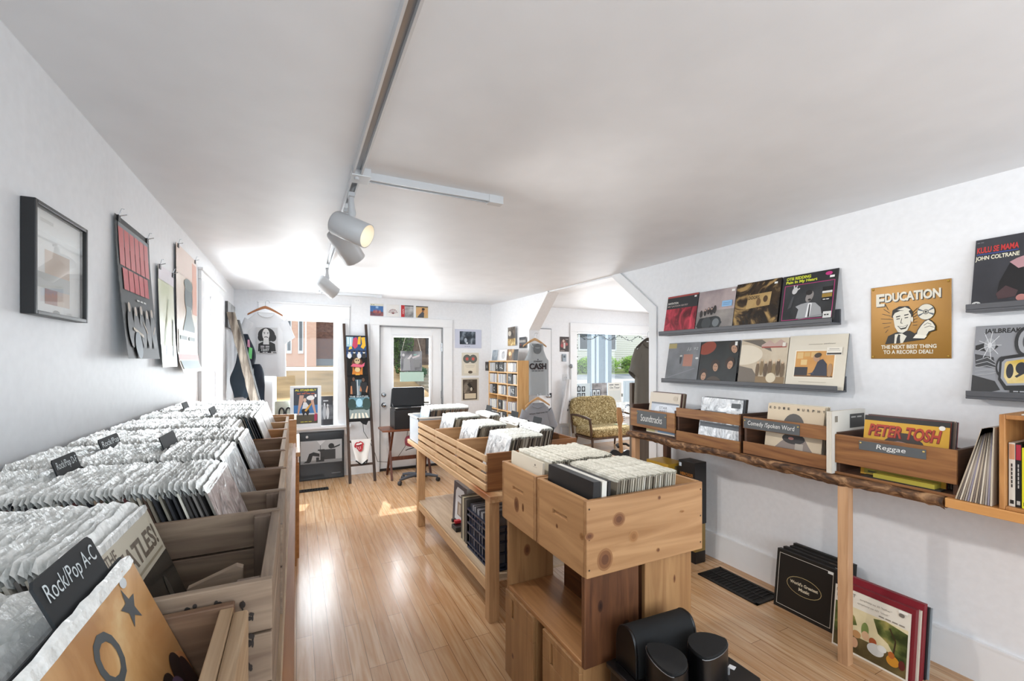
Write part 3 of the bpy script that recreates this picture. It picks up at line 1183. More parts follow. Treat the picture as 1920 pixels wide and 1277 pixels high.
def divider(label, loc, rot, text=None, tab=(0.42, 0.95), w=0.32, h=0.325, tabh=0.048, cat='divider'):
    t = thing('divider_card', label, cat, loc, rot)
    mb = MB()
    a, b = (tab[0] - 0.5) * w, (tab[1] - 0.5) * w
    mb.prism([(-w / 2, 0), (w / 2, 0), (w / 2, h), (b, h), (b, h + tabh - 0.006), (b - 0.006, h + tabh), (a + 0.006, h + tabh), (a, h + tabh - 0.006), (a, h), (-w / 2, h)], 0, 0.003, card_black)
    mb.build('card', t)
    if text:
        mb = MB()
        mb.art([('t', text, 0.07, 0.32, 0.5, 0.86, '#c9d2d4', 0.12)], b - a, tabh, -0.0006, x0=a)
        for k in range(len(mb.v)):
            v = mb.v[k]
            mb.v[k] = (v[0], v[1], v[2] + h)
        mb.build('lettering', t)
    return t


divider('large black divider card hand-lettered Rock/Pop A-C in the nearest left crate', (-0.0935, 0.46 + RW / 2, ZB + 0.02), (-RX(22), 0, RX(90)), 'Rock/Pop A-C', (0.44, 0.87), tabh=0.052, h=0.33)
divider('black divider card hand-lettered Rock/Pop D-F, two crates beyond the nearest one', (-0.405, 1.20 + RW / 2, ZB), (-LEAN * 0.85, 0, RX(90)), 'Rock/Pop D-F', (0.62, 1.0), h=0.33)
divider('black divider card on the fourth nearest left crate, its tab lettered small', (-0.42, 1.555 + RW / 2, ZB), (-LEAN * 0.85, 0, RX(90)), 'Rock/Pop', (0.50, 0.98), h=0.328)
divider('grey-backed divider card standing between records of the fourth nearest left crate', (-0.258, 1.555 + RW / 2, ZB), (-LEAN * 0.95, 0, RX(90)), None, (0.45, 0.98), h=0.33)
divider('small black divider card among the records of the third farthest left crate', (-0.27, 2.62 + RW / 2, ZB), (-LEAN * 0.95, 0, RX(90)), None, (0.05, 0.55), h=0.33)
divider('black divider card near the wall in the second farthest left crate', (-0.46, 2.955 + RW / 2, ZB), (-LEAN * 0.85, 0, RX(90)), None, (0.1, 0.5), h=0.33)

# low wooden cabinet beyond the crates
t = thing('wooden_cabinet', 'low orange-brown wooden cabinet standing past the far end of the left table', 'cabinet', (-0.30, 4.15, 0))
mb = MB()
mb.box((-0.34, -0.46, 0), (0.30, 0.46, 0.83), orangew)
mb.build('body', t, 0.004)
mb = MB()
mb.box((-0.34, -0.47, 0.83), (0.325, 0.47, 0.862), pinew)
mb.build('top', t, 0.004)
mb = MB()
mb.box((0.30, -0.44, 0.05), (0.318, 0.0, 0.78), orangew)
mb.box((0.30, 0.01, 0.05), (0.318, 0.44, 0.78), orangew)
mb.build('door', t, 0.003)
t = thing('wooden_box', 'pale pine box on the low cabinet below the back window', 'box', (-0.10, 4.15, 0.862))
mb = MB()
mb.box((-0.16, -0.22, 0), (0.10, 0.22, 0.012), pinew)
mb.build('bottom', t)
for a in ((-0.16, -0.22, 0.012, 0.10, -0.20, 0.22), (-0.16, 0.20, 0.012, 0.10, 0.22, 0.22)):
    mb = MB()
    mb.box(a[:3], a[3:], pinew)
    mb.build('side_panel', t)
for a in ((-0.16, -0.2, 0.012, -0.142, 0.2, 0.22), (0.082, -0.2, 0.012, 0.10, 0.2, 0.22)):
    mb = MB()
    mb.box(a[:3], a[3:], palew_y)
    mb.build('end_panel', t)
# loose records leaning under the left table
rr2 = random.Random(5)
for k in range(6):
    cover('record', 'record standing under the left table, only its edge showing to the aisle', 'record', (-0.02 - 0.0 * k, 0.95 + 0.022 * k, 0.225), (RX(-4), 0, RX(0)), 0.05 + 0.26, 0.312, 0.005,
          [('r', 0, 0, 1, 1, SPINES[(k * 3) % 20])], group='records under the left table', side=SPINES[(k * 5) % 20]).location.x = -0.19
# ---------------------------------------------------------------- slatted-crate table in the middle of the room
lightw_y = wood('#c09a6f', '#dcb98f', 'y', 0.9, 0.5, knots=1.1, knot='#96592c')
lightw_z = wood('#b58d63', '#d0a87c', 'z', 0.9, 0.5)
lightw_x = wood('#a97f57', '#c59b70', 'x', 0.9, 0.5)
brownw_x = wood('#7b4f2d', '#a06c40', 'x', 0.9, 0.5, knots=1.4, knot='#472613')
MX0, MX1, MY0, MY1, MZ = 1.02, 1.88, 2.36, 4.50, 0.755
t = thing('display_table', 'light wooden display table with a lower shelf in the middle of the room', 'table', ((MX0 + MX1) / 2, (MY0 + MY1) / 2, 0))
cx, cy = (MX0 + MX1) / 2, (MY0 + MY1) / 2
hx, hy = (MX1 - MX0) / 2, (MY1 - MY0) / 2
mb = MB()
mb.box((-hx, -hy, MZ - 0.04), (hx, hy, MZ), lightw_y)
mb.build('tabletop', t, 0.004)
for yy in (-hy + 0.05, 4.09 - cy):
    for xx in (-hx + 0.035, hx - 0.035):
        mb = MB()
        mb.box((xx - 0.033, yy - 0.033, 0), (xx + 0.033, yy + 0.033, MZ - 0.04), lightw_z)
        mb.build('leg', t, 0.003)
mb = MB()
mb.box((-hx + 0.005, -hy + 0.02, 0.165), (-hx + 0.03, 4.12 - cy, 0.235), lightw_y)
mb.build('front_rail', t, 0.003)
mb = MB()
mb.box((-hx + 0.01, -hy + 0.02, 0.235), (hx, 4.12 - cy, 0.25), wood('#b59c80', '#cdb89c', 'y', 0.8, 0.55))
mb.build('lower_shelf', t, 0.002)

# slatted crates along its front
CY = [(2.455, 3.0), (3.005, 3.545), (3.55, 4.10)]
names = ['nearest slatted pine crate on the middle table', 'second slatted pine crate on the middle table, between two like it', 'farthest slatted pine crate on the middle table, next to the clear bin']
CZ = 0.992
for (y0, y1), lab in zip(CY, names):
    w, d, h = 0.40, y1 - y0, CZ - MZ
    t = thing('slatted_crate', lab, 'crate', (MX0 + 0.01 + w / 2, (y0 + y1) / 2, MZ))
    for xx in (-w / 2, w / 2 - 0.012):
        mb = MB()
        for k in range(4):
            a = 0.005 + k * h / 4
            mb.box((xx, -d / 2, a), (xx + 0.012, d / 2, a + h / 4 - 0.019), lightw_y)
        mb.build('slat_side', t, 0.002)
    for yy in (-d / 2 + 0.001, d / 2 - 0.019):
        mb = MB()
        mb.box((-w / 2 + 0.012, yy, 0), (w / 2 - 0.012, yy + 0.018, h - 0.004), brownw_x if y0 < 2.5 and yy < 0 else lightw_x)
        mb.build('end_panel', t, 0.002)
    mb = MB()
    mb.box((-w / 2 + 0.012, -d / 2 + 0.019, 0), (w / 2 - 0.012, d / 2 - 0.019, 0.01), lightw_x)
    mb.build('bottom', t)
# brown crates behind them
for (y0, y1), lab in zip(((2.70, 3.12), (3.13, 3.60), (3.61, 4.08)), ('nearest dark brown crate on the far side of the middle table', 'second dark brown crate on the far side of the middle table', 'farthest dark brown crate on the far side of the middle table')):
    crate(lab, 1.45, 1.865, y0, y1, MZ, 0.985, brownw_x, wood('#7b4f2d', '#a06c40', 'y', 0.9, 0.5), nb=1, post=False)
# clear plastic bin at the far end
clearp = pm('#cfd6dc', 0.15)
t = thing('plastic_bin', 'clear plastic bin of records at the far end of the middle table', 'bin', (1.24, 4.30, MZ))
mb = MB()
for a in ((-0.20, -0.18, 0, 0.30, -0.174, 0.25), (-0.20, 0.174, 0, 0.30, 0.18, 0.25), (-0.20, -0.18, 0, -0.194, 0.18, 0.25), (0.294, -0.18, 0, 0.30, 0.18, 0.25), (-0.20, -0.18, 0, 0.30, 0.18, 0.006)):
    mb.box(a[:3], a[3:], clearp)
mb.build('tub', t)
mb = MB()
for a in ((-0.215, -0.195, 0.245, 0.315, -0.18, 0.262), (-0.215, 0.18, 0.245, 0.315, 0.195, 0.262), (-0.215, -0.195, 0.245, -0.20, 0.195, 0.262), (0.30, -0.195, 0.245, 0.315, 0.195, 0.262)):
    mb.box(a[:3], a[3:], pm('#e3ddd4', 0.3))
mb.build('rim', t, 0.003)

MID_PAL = ['#6b6153', '#8a7f6e', '#a39a88', '#5b5046', '#3c3631', '#b5ac9a', '#76695a', '#948a7b', '#c4bcab', '#51473d']
MID_VARS = rec_variants(16, 21, 0.345, 0.298, 0.005, 0.022, MID_PAL, mottle('#b5b5ac', '#dedfd8', 50, 0.3, bump=0.4))
LEANM = RX(14)
MROW = [2.66, 3.215, 3.765]
mn = ['nearest', 'middle', 'farthest']
for i, yc in enumerate(MROW):
    n = 27
    for k in range(1, n):
        x = 1.185 + k * (0.215 / n) - 0.02
        le = LEANM + RX(0.3) * math.sin(k)
        put_record(MID_VARS[rr.randrange(16)], (x, yc + rr.uniform(-0.004, 0.004), MZ + 0.011 + rr.uniform(0, 0.004)), (-le, 0, RX(-90)),
                   'white-topped bagged record filed in the %s slatted crate' % mn[i], 'bagged records in the %s slatted crate' % mn[i])
    for k in range(11):
        le = LEANM * (1.0 - 0.3 * k / 30)
        stuff.M = Matrix.Translation((1.478 + k * 0.0100, yc + 0.12 * (0 if i else 1.6) + rr.uniform(-0.004, 0.004), MZ + 0.014 + rr.uniform(0, 0.006))) @ Matrix.Rotation(RX(-90), 4, 'Z') @ Matrix.Rotation(-le, 4, 'X')
        bagged_geo(stuff, rr, pm(MID_PAL[rr.randrange(10)], 0.6), 0.345 if i else 0.33, 0.298, 0.005, 0.022)
for k in range(1, 34):
    stuff.M = Matrix.Translation((1.115 + k * 0.0115, 4.30 + rr.uniform(-0.004, 0.004), MZ + 0.012)) @ Matrix.Rotation(RX(-90), 4, 'Z') @ Matrix.Rotation(-RX(10), 4, 'X')
    bagged_geo(stuff, rr, pm(['#7c5a44', '#8f7a66', '#46433f', '#a08a72', '#5f5148'][rr.randrange(5)], 0.6), 0.315, 0.315, 0.005, 0.03)
L = (-LEANM, 0, RX(-90))
for i, yc in enumerate(MROW):
    its = [('r', 0, 0, 1, 1, crinkle)]
    if i == 1:
        its += [('r', 0, 0.0, 1, 0.3, mottle('#c9b7bb', '#e8e3e4', 9, 0.12, bump=0.5))]
    if i == 2:
        its += [('e', 0.35, 0.25, 0.25, 0.2, '#5b6b78')]
    cover('record', 'clear-wrapped silvery record at the front of the %s slatted crate' % mn[i], 'record', (1.148, yc, MZ + 0.012), L, 0.345, 0.302, 0.005, its, side='#9a9a96', lip=True)
cover('record', 'pale blue bagged record at the front of the clear bin on the middle table', 'record', (1.10, 4.30, MZ + 0.012), (-RX(10), 0, RX(-90)), 0.315, 0.322, 0.005, [('r', 0, 0, 1, 1, crinkle_blue)], side='#9fb0c0', lip=True)
divider('black divider card standing at the right end of the nearest middle row', (1.60, 2.86, MZ + 0.014), (-RX(12), 0, RX(-90)), None, (0.04, 0.42), w=0.33, h=0.315, tabh=0.045)
divider('black divider card at the right end of the middle row of the centre table', (1.60, 3.215, MZ + 0.014), (-RX(9), 0, RX(-90)), None, (0.04, 0.42), w=0.34, h=0.32, tabh=0.045)
divider('black divider card at the right end of the farthest row of the centre table', (1.60, 3.765, MZ + 0.014), (-RX(9), 0, RX(-90)), None, (0.04, 0.42), w=0.34, h=0.32, tabh=0.045)

# things on the lower shelf
SZ = 0.25
t = thing('milk_crate', 'dark blue plastic milk crate full of records on the lower shelf', 'milk crate', (1.245, 2.68, SZ))
blue = pm('#1b2740', 0.35)
mb = MB()
w, d, h = 0.33, 0.42, 0.275
for axis in (0, 1):
    for s in (-1, 1):
        L_ = d if axis == 0 else w
        n = 9 if axis == 0 else 7
        for k in range(n + 1):
            p = -L_ / 2 + k * L_ / n
            a = (s * w / 2, p) if axis == 0 else (p, s * d / 2)
            mb.box((a[0] - 0.004, a[1] - 0.004, 0), (a[0] + 0.004, a[1] + 0.004, h), blue)
        for z in (0.0, 0.03, 0.10, 0.17, 0.225, h - 0.012):
            th = 0.012
            if axis == 0:
                mb.box((s * w / 2 - 0.006, -d / 2, z), (s * w / 2 + 0.006, d / 2, z + th), blue)
            else:
                mb.box((-w / 2, s * d / 2 - 0.006, z), (w / 2, s * d / 2 + 0.006, z + th), blue)
mb.build('lattice', t)
mb = MB()
mb.box((-w / 2, -d / 2, 0), (w / 2, d / 2, 0.008), blue)
mb.build('bottom', t)
for k in range(22):
    white = k in (8, 9, 12, 13, 16, 18)
    cover('record', 'record packed in the dark blue milk crate', 'record', (1.243, 2.50 + k * 0.0165, SZ + 0.01), (RX(-3), 0, 0), 0.305, 0.30, 0.007, [('r', 0, 0, 1, 1, '#7d7f86')], group='records in the milk crate', side='#d7d8dc' if white else ['#202430', '#2c3040', '#191a20', '#4b4f5c'][k % 4])
for k, (yy, sc, col, w_) in enumerate(((2.935, '#55534f', '#5d5b57', 0.29), (2.985, '#b9b29a', '#6a665c', 0.29), (3.03, '#5e5b54', '#77736a', 0.28))):
    lab = ['thick grey box set beside the milk crate on the lower shelf', 'grey binder with a cream edge on the lower shelf', 'slim grey box set on the lower shelf, left of the binder'][k]
    cover('box_set', lab, 'box set', (1.23, yy, SZ), (RX(0), 0, 0), w_, 0.315, 0.034, [('r', 0, 0, 1, 1, col)], side=sc)
cover('box_set', 'box set with a framed white label panel, leftmost of those on the lower shelf', 'box set', (1.16, 3.32, SZ), (-RX(3), 0, RX(-90)), 0.30, 0.315, 0.07, [
    ('r', 0, 0, 1, 1, '#3a3a48'), ('p', [(0.18, 0.08), (0.78, 0.08), (0.9, 0.2), (0.9, 0.8), (0.78, 0.9), (0.3, 0.9), (0.18, 0.78)], '#dfe3e8'), ('r', 0.36, 0.22, 0.72, 0.55, '#8f7f70'), ('r', 0.45, 0.25, 0.6, 0.5, '#c2b6a8'), ('r', 0.4, 0.68, 0.7, 0.72, '#77767c')], side='#cfd3d8')
t = thing('cable_adapter', 'small black and red power adapter with coiled cable on the lower shelf', 'adapter', (1.135, 3.22, SZ))
mb = MB()
mb.box((-0.05, -0.055, 0), (0.05, 0.055, 0.035), pm('#1b1a1a', 0.4))
mb.build('body', t, 0.006)
mb = MB()
mb.box((-0.03, 0.02, 0.036), (0.02, 0.06, 0.06), pm('#b8232c', 0.4))
mb.box((-0.04, 0.06, 0.036), (-0.01, 0.09, 0.062), pm('#1b1a1a', 0.4))
mb.build('plug', t, 0.005)
mb = MB()
mb.tube([(0.055 + 0.012 * math.sin(a * 0.3), 0.055 * math.cos(a), 0.03 + 0.04 * (1 + math.sin(a)) / 2 * 1.3) for a in [i * 0.4 for i in range(40)]], 0.0035, pm('#1b1a1a', 0.4), 6)
mb.build('cable', t)
# leaning records at the near end of the lower shelf
for k in range(7):
    cover('record', 'worn record leaning in the gap at the near end of the lower shelf', 'record', (1.20 + k * 0.016, 2.428, SZ), (0, RX(8), RX(90)), 0.10, 0.31, 0.005, [('r', 0, 0, 1, 1, '#8d8478')], group='records at the near end of the lower shelf', side=['#8a8074', '#5a5148', '#b9b0a2'][k % 3])

# ---------------------------------------------------------------- pine box stack in front
pine_x = wood('#9c7149', '#bb9065', 'x', 0.55, 0.42)
pine_y = wood('#a87d53', '#c4986b', 'y', 0.6, 0.42)
pine_z = wood('#946a43', '#b08659', 'z', 0.7, 0.45)
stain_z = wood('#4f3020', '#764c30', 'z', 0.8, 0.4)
stain_x = wood('#7a5030', '#966640', 'x', 0.8, 0.45, knots=2.0, knot='#4b2812')
BX0, BX1 = 0.932, 1.522


def knots(mb, w, h, y, spots, M=None):
    """dark ringed knots on a board face; each spot is x, z (0..1), radius in metres, stretch, turn, darkness"""
    keep = mb.M
    if M is not None:
        mb.M = M
    its = []
    for (x, z, r, st, rot, dk) in spots:
        for q, c in ((1.0, ['#a87c51', '#946843', '#4a2c1c'][dk]), (0.80, ['#9c6d42', '#7c5132', '#3a2115'][dk]), (0.45, ['#8d6038', '#643d26', '#2a160d'][dk])):
            its.append(('e', x, z, r * q / w, r * q * st / h, c, 0))
    mb.art(its, w, h, y, 0.00012)
    mb.M = keep



def pine_box(label, y0, y1, z0, z1):
    w, d, h = BX1 - BX0, y1 - y0, z1 - z0
    t = thing('pine_box', label, 'box', ((BX0 + BX1) / 2, (y0 + y1) / 2, z0))
    for yy in (-d / 2, d / 2 - 0.019):
        mb = MB()
        mb.box((-w / 2, yy, 0), (w / 2, yy + 0.019, h), pine_x)
        for zz in (0.03, h / 2, h - 0.03):
            for xx in (-w / 2 + 0.012, w / 2 - 0.012):
                if yy < 0:
                    mb.art([('e', 0, 0, 0.0035, 0.0035, '#2a1d14')], 1, 1, yy - 0.0002, x0=xx)
                    for q in range(len(mb.v) - 22, len(mb.v)):
                        v = mb.v[q]
                        mb.v[q] = (v[0], v[1], v[2] + zz)
        if yy < 0 and y0 < 1.5:
            knots(mb, w, h, yy - 0.0002, [(0.25, 0.69, 0.030, 0.9, 0, 1), (0.14, 0.20, 0.036, 1.15, 0, 1), (0.37, 0.42, 0.024, 1.0, 0, 0), (0.59, 0.88, 0.008, 1, 0, 1), (0.58, 0.15, 0.008, 1, 0, 1), (0.02, 0.55, 0.02, 0.7, 0, 1), (0.80, 0.62, 0.012, 0.4, 0, 0)])
        mb.build('long_panel', t, 0.003)
    for xx, s in ((-w / 2, 1), (w / 2 - 0.019, 0)):
        mb = MB()
        # end panel with a routed hand slot
        a, b, c, e = -d / 2 + 0.019, -0.055, 0.055, d / 2 - 0.019
        zs0, zs1 = h * 0.60, h * 0.60 + 0.018
        mb.box((xx, a, 0), (xx + 0.019, e, zs0), pine_y)
        mb.box((xx, a, zs1), (xx + 0.019, e, h), pine_y)
        mb.box((xx, a, zs0), (xx + 0.019, b, zs1), pine_y)
        mb.box((xx, c, zs0), (xx + 0.019, e, zs1), pine_y)
        mb.box((xx + 0.007, b, zs0), (xx + 0.019, c, zs1), pine_y)
        if s:
            K = Matrix.Translation((xx, 0, 0)) @ Matrix.Rotation(RX(-90), 4, 'Z')
            knots(mb, d, h, -0.0002, [(0.45, 0.45, 0.008, 1.2, 0, 1), (0.92, 0.52, 0.014, 1.0, 0, 0)] if y0 < 1.5 else [(0.47, 0.38, 0.026, 1.4, 0, 1), (0.66, 0.40, 0.010, 2.0, 0, 1)], K)
        mb.build('end_panel', t)
    mb = MB()
    mb.box((-w / 2 + 0.019, -d / 2 + 0.019, 0), (w / 2 - 0.019, d / 2 - 0.019, 0.012), pine_x)
    mb.build('bottom', t)
    return t


PZ0, PZ1 = 0.77, 1.05
pine_box('large knotty pine record box nearest the camera on top of the stack', 1.288, 1.648, PZ0, PZ1)
pine_box('knotty pine record box right behind the nearest one on the stack', 1.660, 2.005, PZ0, PZ1)
WHT = ['#b9b3a4', '#a59d8c', '#cdc8bb', '#8d8473', '#b0a998', '#736a5c', '#c4bdac']
cover('box_set', 'black slipcase box set at the left end of the nearest pine box', 'box set', (0.962, 1.468, PZ0 + 0.014), (-RX(3), 0, RX(-90)), 0.318, 0.325, 0.034, [('r', 0, 0, 1, 1, '#1b1a1b')], side='#1d1c1d')
cover('box_set', 'white-edged box set next to the black one in the nearest pine box', 'box set', (1.002, 1.468, PZ0 + 0.014), (-RX(3), 0, RX(-90)), 0.318, 0.322, 0.022, [('r', 0, 0, 1, 1, '#d8d5cd')], side='#dcd9d0')
cover('box_set', 'second black slipcase in the nearest pine box, thinner than the first', 'box set', (1.030, 1.468, PZ0 + 0.014), (-RX(3), 0, RX(-90)), 0.318, 0.320, 0.012, [('r', 0, 0, 1, 1, '#222122')], side='#222122')
PINE_VARS = rec_variants(14, 33, 0.318, 0.315, 0.005, 0.012, WHT, mottle('#bdb9aa', '#e2dfd3', 40, 0.45))
for k in range(27):
    put_record(PINE_VARS[rr.randrange(14)], (1.052 + k * 0.0118, 1.468 + rr.uniform(-0.003, 0.003), PZ0 + 0.014 + rr.uniform(0, 0.006)), (-RX(7 - k * 0.06), 0, RX(-90)),
               'pale sleeve filed in the nearest pine box', 'records in the nearest pine box')
cover('record', 'cream record with a small printed emblem at the front of the rear pine box', 'record', (0.962, 1.832, PZ0 + 0.014), (-RX(3), 0, RX(-90)), 0.312, 0.318, 0.01, [('r', 0, 0, 1, 1, '#e0d8c6'), ('e', 0.78, 0.93, 0.02, 0.015, '#7a7264'), ('r', 0.72, 0.90, 0.84, 0.905, '#a59c8a')], side='#d9d1bf')
for k in range(30):
    put_record(PINE_VARS[rr.randrange(14)], (0.982 + k * 0.0118, 1.832 + rr.uniform(-0.003, 0.003), PZ0 + 0.014 + rr.uniform(0, 0.008)), (-RX(7 - k * 0.05), 0, RX(-90)),
               'pale sleeve filed in the rear pine box', 'records in the rear pine box')

# open stained crate on its side, under the boxes
t = thing('open_crate', 'open brown-stained crate lying on its side under the pine boxes, its mouth to the aisle', 'crate', (1.08, 1.655, 0.415))
w, d, h = 0.26, 0.66, 0.353
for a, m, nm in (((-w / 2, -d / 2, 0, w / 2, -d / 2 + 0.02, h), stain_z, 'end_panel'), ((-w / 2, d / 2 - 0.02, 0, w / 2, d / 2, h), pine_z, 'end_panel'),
                 ((-w / 2, -d / 2 + 0.02, 0, w / 2, d / 2 - 0.02, 0.02), wood('#9a6a40', '#bd8a5a', 'y', 0.8, 0.45, knots=1.5), 'bottom'), ((-w / 2, -d / 2 + 0.02, h - 0.015, w / 2, d / 2 - 0.02, h), stain_x, 'top'),
                 ((w / 2 - 0.012, -d / 2 + 0.02, 0.02, w / 2, d / 2 - 0.14, h - 0.015), wood('#4a2a16', '#6d4425', 'y', 0.8, 0.5), 'back_panel')):
    mb = MB()
    mb.box(a[:3], a[3:], m)
    if nm == 'end_panel':
        knots(mb, w, h, (-d / 2 if a[1] < 0 else d / 2 - 0.02) - 0.0002, [(0.28, 0.62, 0.012, 2.0, 0, 2), (0.75, 0.35, 0.016, 0.8, 0, 2)] if a[1] < 0 else [(0.40, 0.50, 0.020, 1.6, 0, 1), (0.75, 0.75, 0.006, 1, 0, 1)])
    mb.build(nm, t, 0.003)
# two upright crates at the bottom of the stack
for (y0, y1), lab in (((1.345, 1.615), 'upright pine crate at floor level under the near half of the stack'), ((1.70, 1.985), 'upright pine crate with a slot handle, under the far half of the stack')):
    d = y1 - y0
    t = thing('pine_crate', lab, 'crate', (1.085, (y0 + y1) / 2, 0))
    w, h = 0.29, 0.415
    mb = MB()
    zs = 0.30
    mb.box((-w / 2, -d / 2, 0), (-w / 2 + 0.018, d / 2, zs), pine_z)
    mb.box((-w / 2, -d / 2, zs + 0.09), (-w / 2 + 0.018, d / 2, h), pine_z)
    mb.box((-w / 2, -d / 2, zs), (-w / 2 + 0.018, -0.01 + 0.06, zs + 0.09), pine_z)
    mb.box((-w / 2, 0.075, zs), (-w / 2 + 0.018, d / 2, zs + 0.09), pine_z)
    mb.box((-w / 2 + 0.008, 0.05, zs), (-w / 2 + 0.018, 0.075, zs + 0.09), pine_z)
    knots(mb, d, h, -0.0002, [(0.30, 0.30, 0.012, 1.2, 0, 1), (0.72, 0.14, 0.018, 1.3, 0, 0)], Matrix.Translation((-w / 2, 0, 0)) @ Matrix.Rotation(RX(-90), 4, 'Z'))
    mb.build('front_panel', t, 0.003)
    for yy in (-d / 2, d / 2 - 0.018):
        mb = MB()
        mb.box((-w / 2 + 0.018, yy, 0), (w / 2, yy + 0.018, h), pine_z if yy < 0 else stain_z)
        mb.build('side_panel', t, 0.003)
    mb = MB()
    mb.box((-w / 2 + 0.018, -d / 2 + 0.018, h - 0.018), (w / 2, d / 2 - 0.018, h), stain_x)
    mb.build('top', t)
# tall pine crate to the right
t = thing('pine_crate', 'tall knotty pine crate at the right of the stack, behind the black speakers', 'crate', (1.36, 1.48, 0))
w, d, h = 0.255, 0.33, 0.769
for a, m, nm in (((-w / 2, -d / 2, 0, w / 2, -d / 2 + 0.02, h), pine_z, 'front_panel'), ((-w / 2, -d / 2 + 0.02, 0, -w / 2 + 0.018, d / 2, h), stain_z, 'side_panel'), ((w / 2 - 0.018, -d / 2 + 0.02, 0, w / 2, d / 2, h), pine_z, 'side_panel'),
                 ((-w / 2 + 0.018, -d / 2 + 0.02, h - 0.018, w / 2 - 0.018, d / 2, h), pine_z, 'top')):
    mb = MB()
    mb.box(a[:3], a[3:], m)
    if nm == 'front_panel':
        knots(mb, w, h, -d / 2 - 0.0002, [(0.46, 0.64, 0.013, 1.3, 0, 1), (0.62, 0.86, 0.006, 3.0, 0, 1)])
    mb.build(nm, t, 0.003)
so = stuff.build('records')
tag(so, 'remaining bagged records packed in the farther crates of both tables and the clear bin', 'records', kind='stuff')
stuff = None

# ---------------------------------------------------------------- black speakers at the front
blk = pm('#0f0e0f', 0.35)
cloth = pm('#161718', 0.85, bump=0.5, bscale=900)
t = thing('black_case', 'low black case on the floor carrying three black speakers', 'case', (1.235, 1.115, 0))
mb = MB()
mb.prism([(-0.205, -0.165), (0.165, -0.165), (0.205, -0.125), (0.205, 0.165), (-0.205, 0.165)], 0.0, 0.43, blk, 'xy')
mb.build('body', t, 0.008)
mb = MB()
mb.prism([(-0.215, -0.175), (0.17, -0.175), (0.215, -0.13), (0.215, 0.175), (-0.215, 0.175)], 0.43, 0.45, pm('#1c1a1a', 0.25), 'xy')
mb.build('lid', t, 0.004)
mb = MB()
mb.M = Matrix.Translation((0.172, -0.052, 0.4505)) @ Matrix.Rotation(RX(20), 4, 'Z')
mb.box((-0.011, -0.011, 0), (0.011, 0.011, 0.001), pm('#e6e6e6', 0.5))
o = mb.build('price_tag', t)
o['label'] = 'small white price tag'
SPK = 0.4505
t = thing('center_speaker', 'long black rounded speaker lying behind the two upright ones', 'speaker', (1.195, 1.215, SPK), (0, 0, RX(-3)))
mb = MB()
prof = [(-0.058, 0), (0.056, 0)] + [(0.056 * math.copysign(abs(math.cos(a)) ** 0.75, math.cos(a)), 0.055 + 0.097 * math.sin(a) ** 0.8) for a in [math.pi * i / 22 for i in range(23)]]
mb.prism(prof, -0.13, 0.13, cloth, 'yz', True)
mb.build('grille', t)
for s in (-1, 1):
    mb = MB()
    mb.prism([(a * 1.02, b * 1.01) for a, b in prof], min(s * 0.13, s * 0.142), max(s * 0.13, s * 0.142), blk, 'yz')
    mb.build('end_cap', t, 0.004)


def sat(label, loc, rz, tilt):
    t = thing('satellite_speaker', label, 'speaker', loc, (RX(tilt), 0, RX(rz)))
    pts = [(0.08 * math.cos(math.pi * i / 16), 0.088 * math.sin(math.pi * i / 16) - 0.03) for i in range(17)]
    pts += [(0.08 * math.cos(math.pi + math.pi * i / 10), 0.028 * math.sin(math.pi + math.pi * i / 10) - 0.03) for i in range(1, 10)]
    mb = MB()
    mb.prism(pts, 0, 0.115, blk, 'xy', True)
    mb.build('housing', t)
    mb = MB()
    mb.prism([(a * 0.96, b * 0.96) for a, b in pts], 0.115, 0.126, cloth, 'xy', True)
    mb.build('cap', t)
    mb = MB()
    mb.tube([(a * 1.0, b * 1.0, 0.116) for a, b in pts[16:] + pts[:1]], 0.0015, pm('#8d8f92', 0.3, 0.8), 6)
    mb.build('trim_line', t)
    mb = MB()
    mb.box((0.052, -0.055, 0.02), (0.058, -0.045, 0.045), pm('#c9cacc', 0.3, 0.6))
    mb.build('badge', t)
    return t


sat('black upright speaker with an almond-shaped top, at the left front of the black case', (1.105, 1.07, SPK), -104, 0)
sat('black upright speaker with a rounded top, at the right front of the black case', (1.275, 1.065, SPK), 12, 0)
# ---------------------------------------------------------------- right wall: two long ledges of records
def squeeze(items, k):
    out = []
    for it in items:
        t = it[0]
        if t == 'r':
            out.append(('r', it[1] * k if it[1] > 0 else it[1], it[2], it[3] * k if it[3] < 1 else it[3], it[4], it[5]))
        elif t == 'p':
            out.append(('p', [(a * k, b) for a, b in it[1]], it[2]))
        elif t == 'e':
            out.append(('e', it[1] * k, it[2], it[3] * k, it[4]) + tuple(it[5:]))
        elif t == 'l':
            out.append(('l', [(a * k, b) for a, b in it[1]], it[2] * 0.7, it[3]))
        else:
            out.append(it[:2] + (it[2] * k, it[3], it[4], it[5] * k) + tuple(it[6:]))
    return out


ledge_paint = pm('#55565a', 0.45)


def ledge(label, y0, y1, zb, front=2.86):
    """picture ledge on the right wall from y0 (near) to y1 (far)"""
    t = thing('picture_ledge', label, 'ledge', (XR, (y0 + y1) / 2, zb))
    L = (y1 - y0) / 2
    dpt = XR - front
    mb = MB()
    mb.box((-dpt, -L, 0), (0, L, 0.012), ledge_paint)
    mb.build('bottom', t, 0.002)
    mb = MB()
    mb.box((-dpt, -L, 0.012), (-dpt + 0.012, L, 0.038), ledge_paint)
    mb.build('lip', t, 0.002)
    mb = MB()
    mb.box((-0.012, -L, 0.012), (0, L, 0.095), ledge_paint)
    mb.build('back_rail', t, 0.002)
    return t


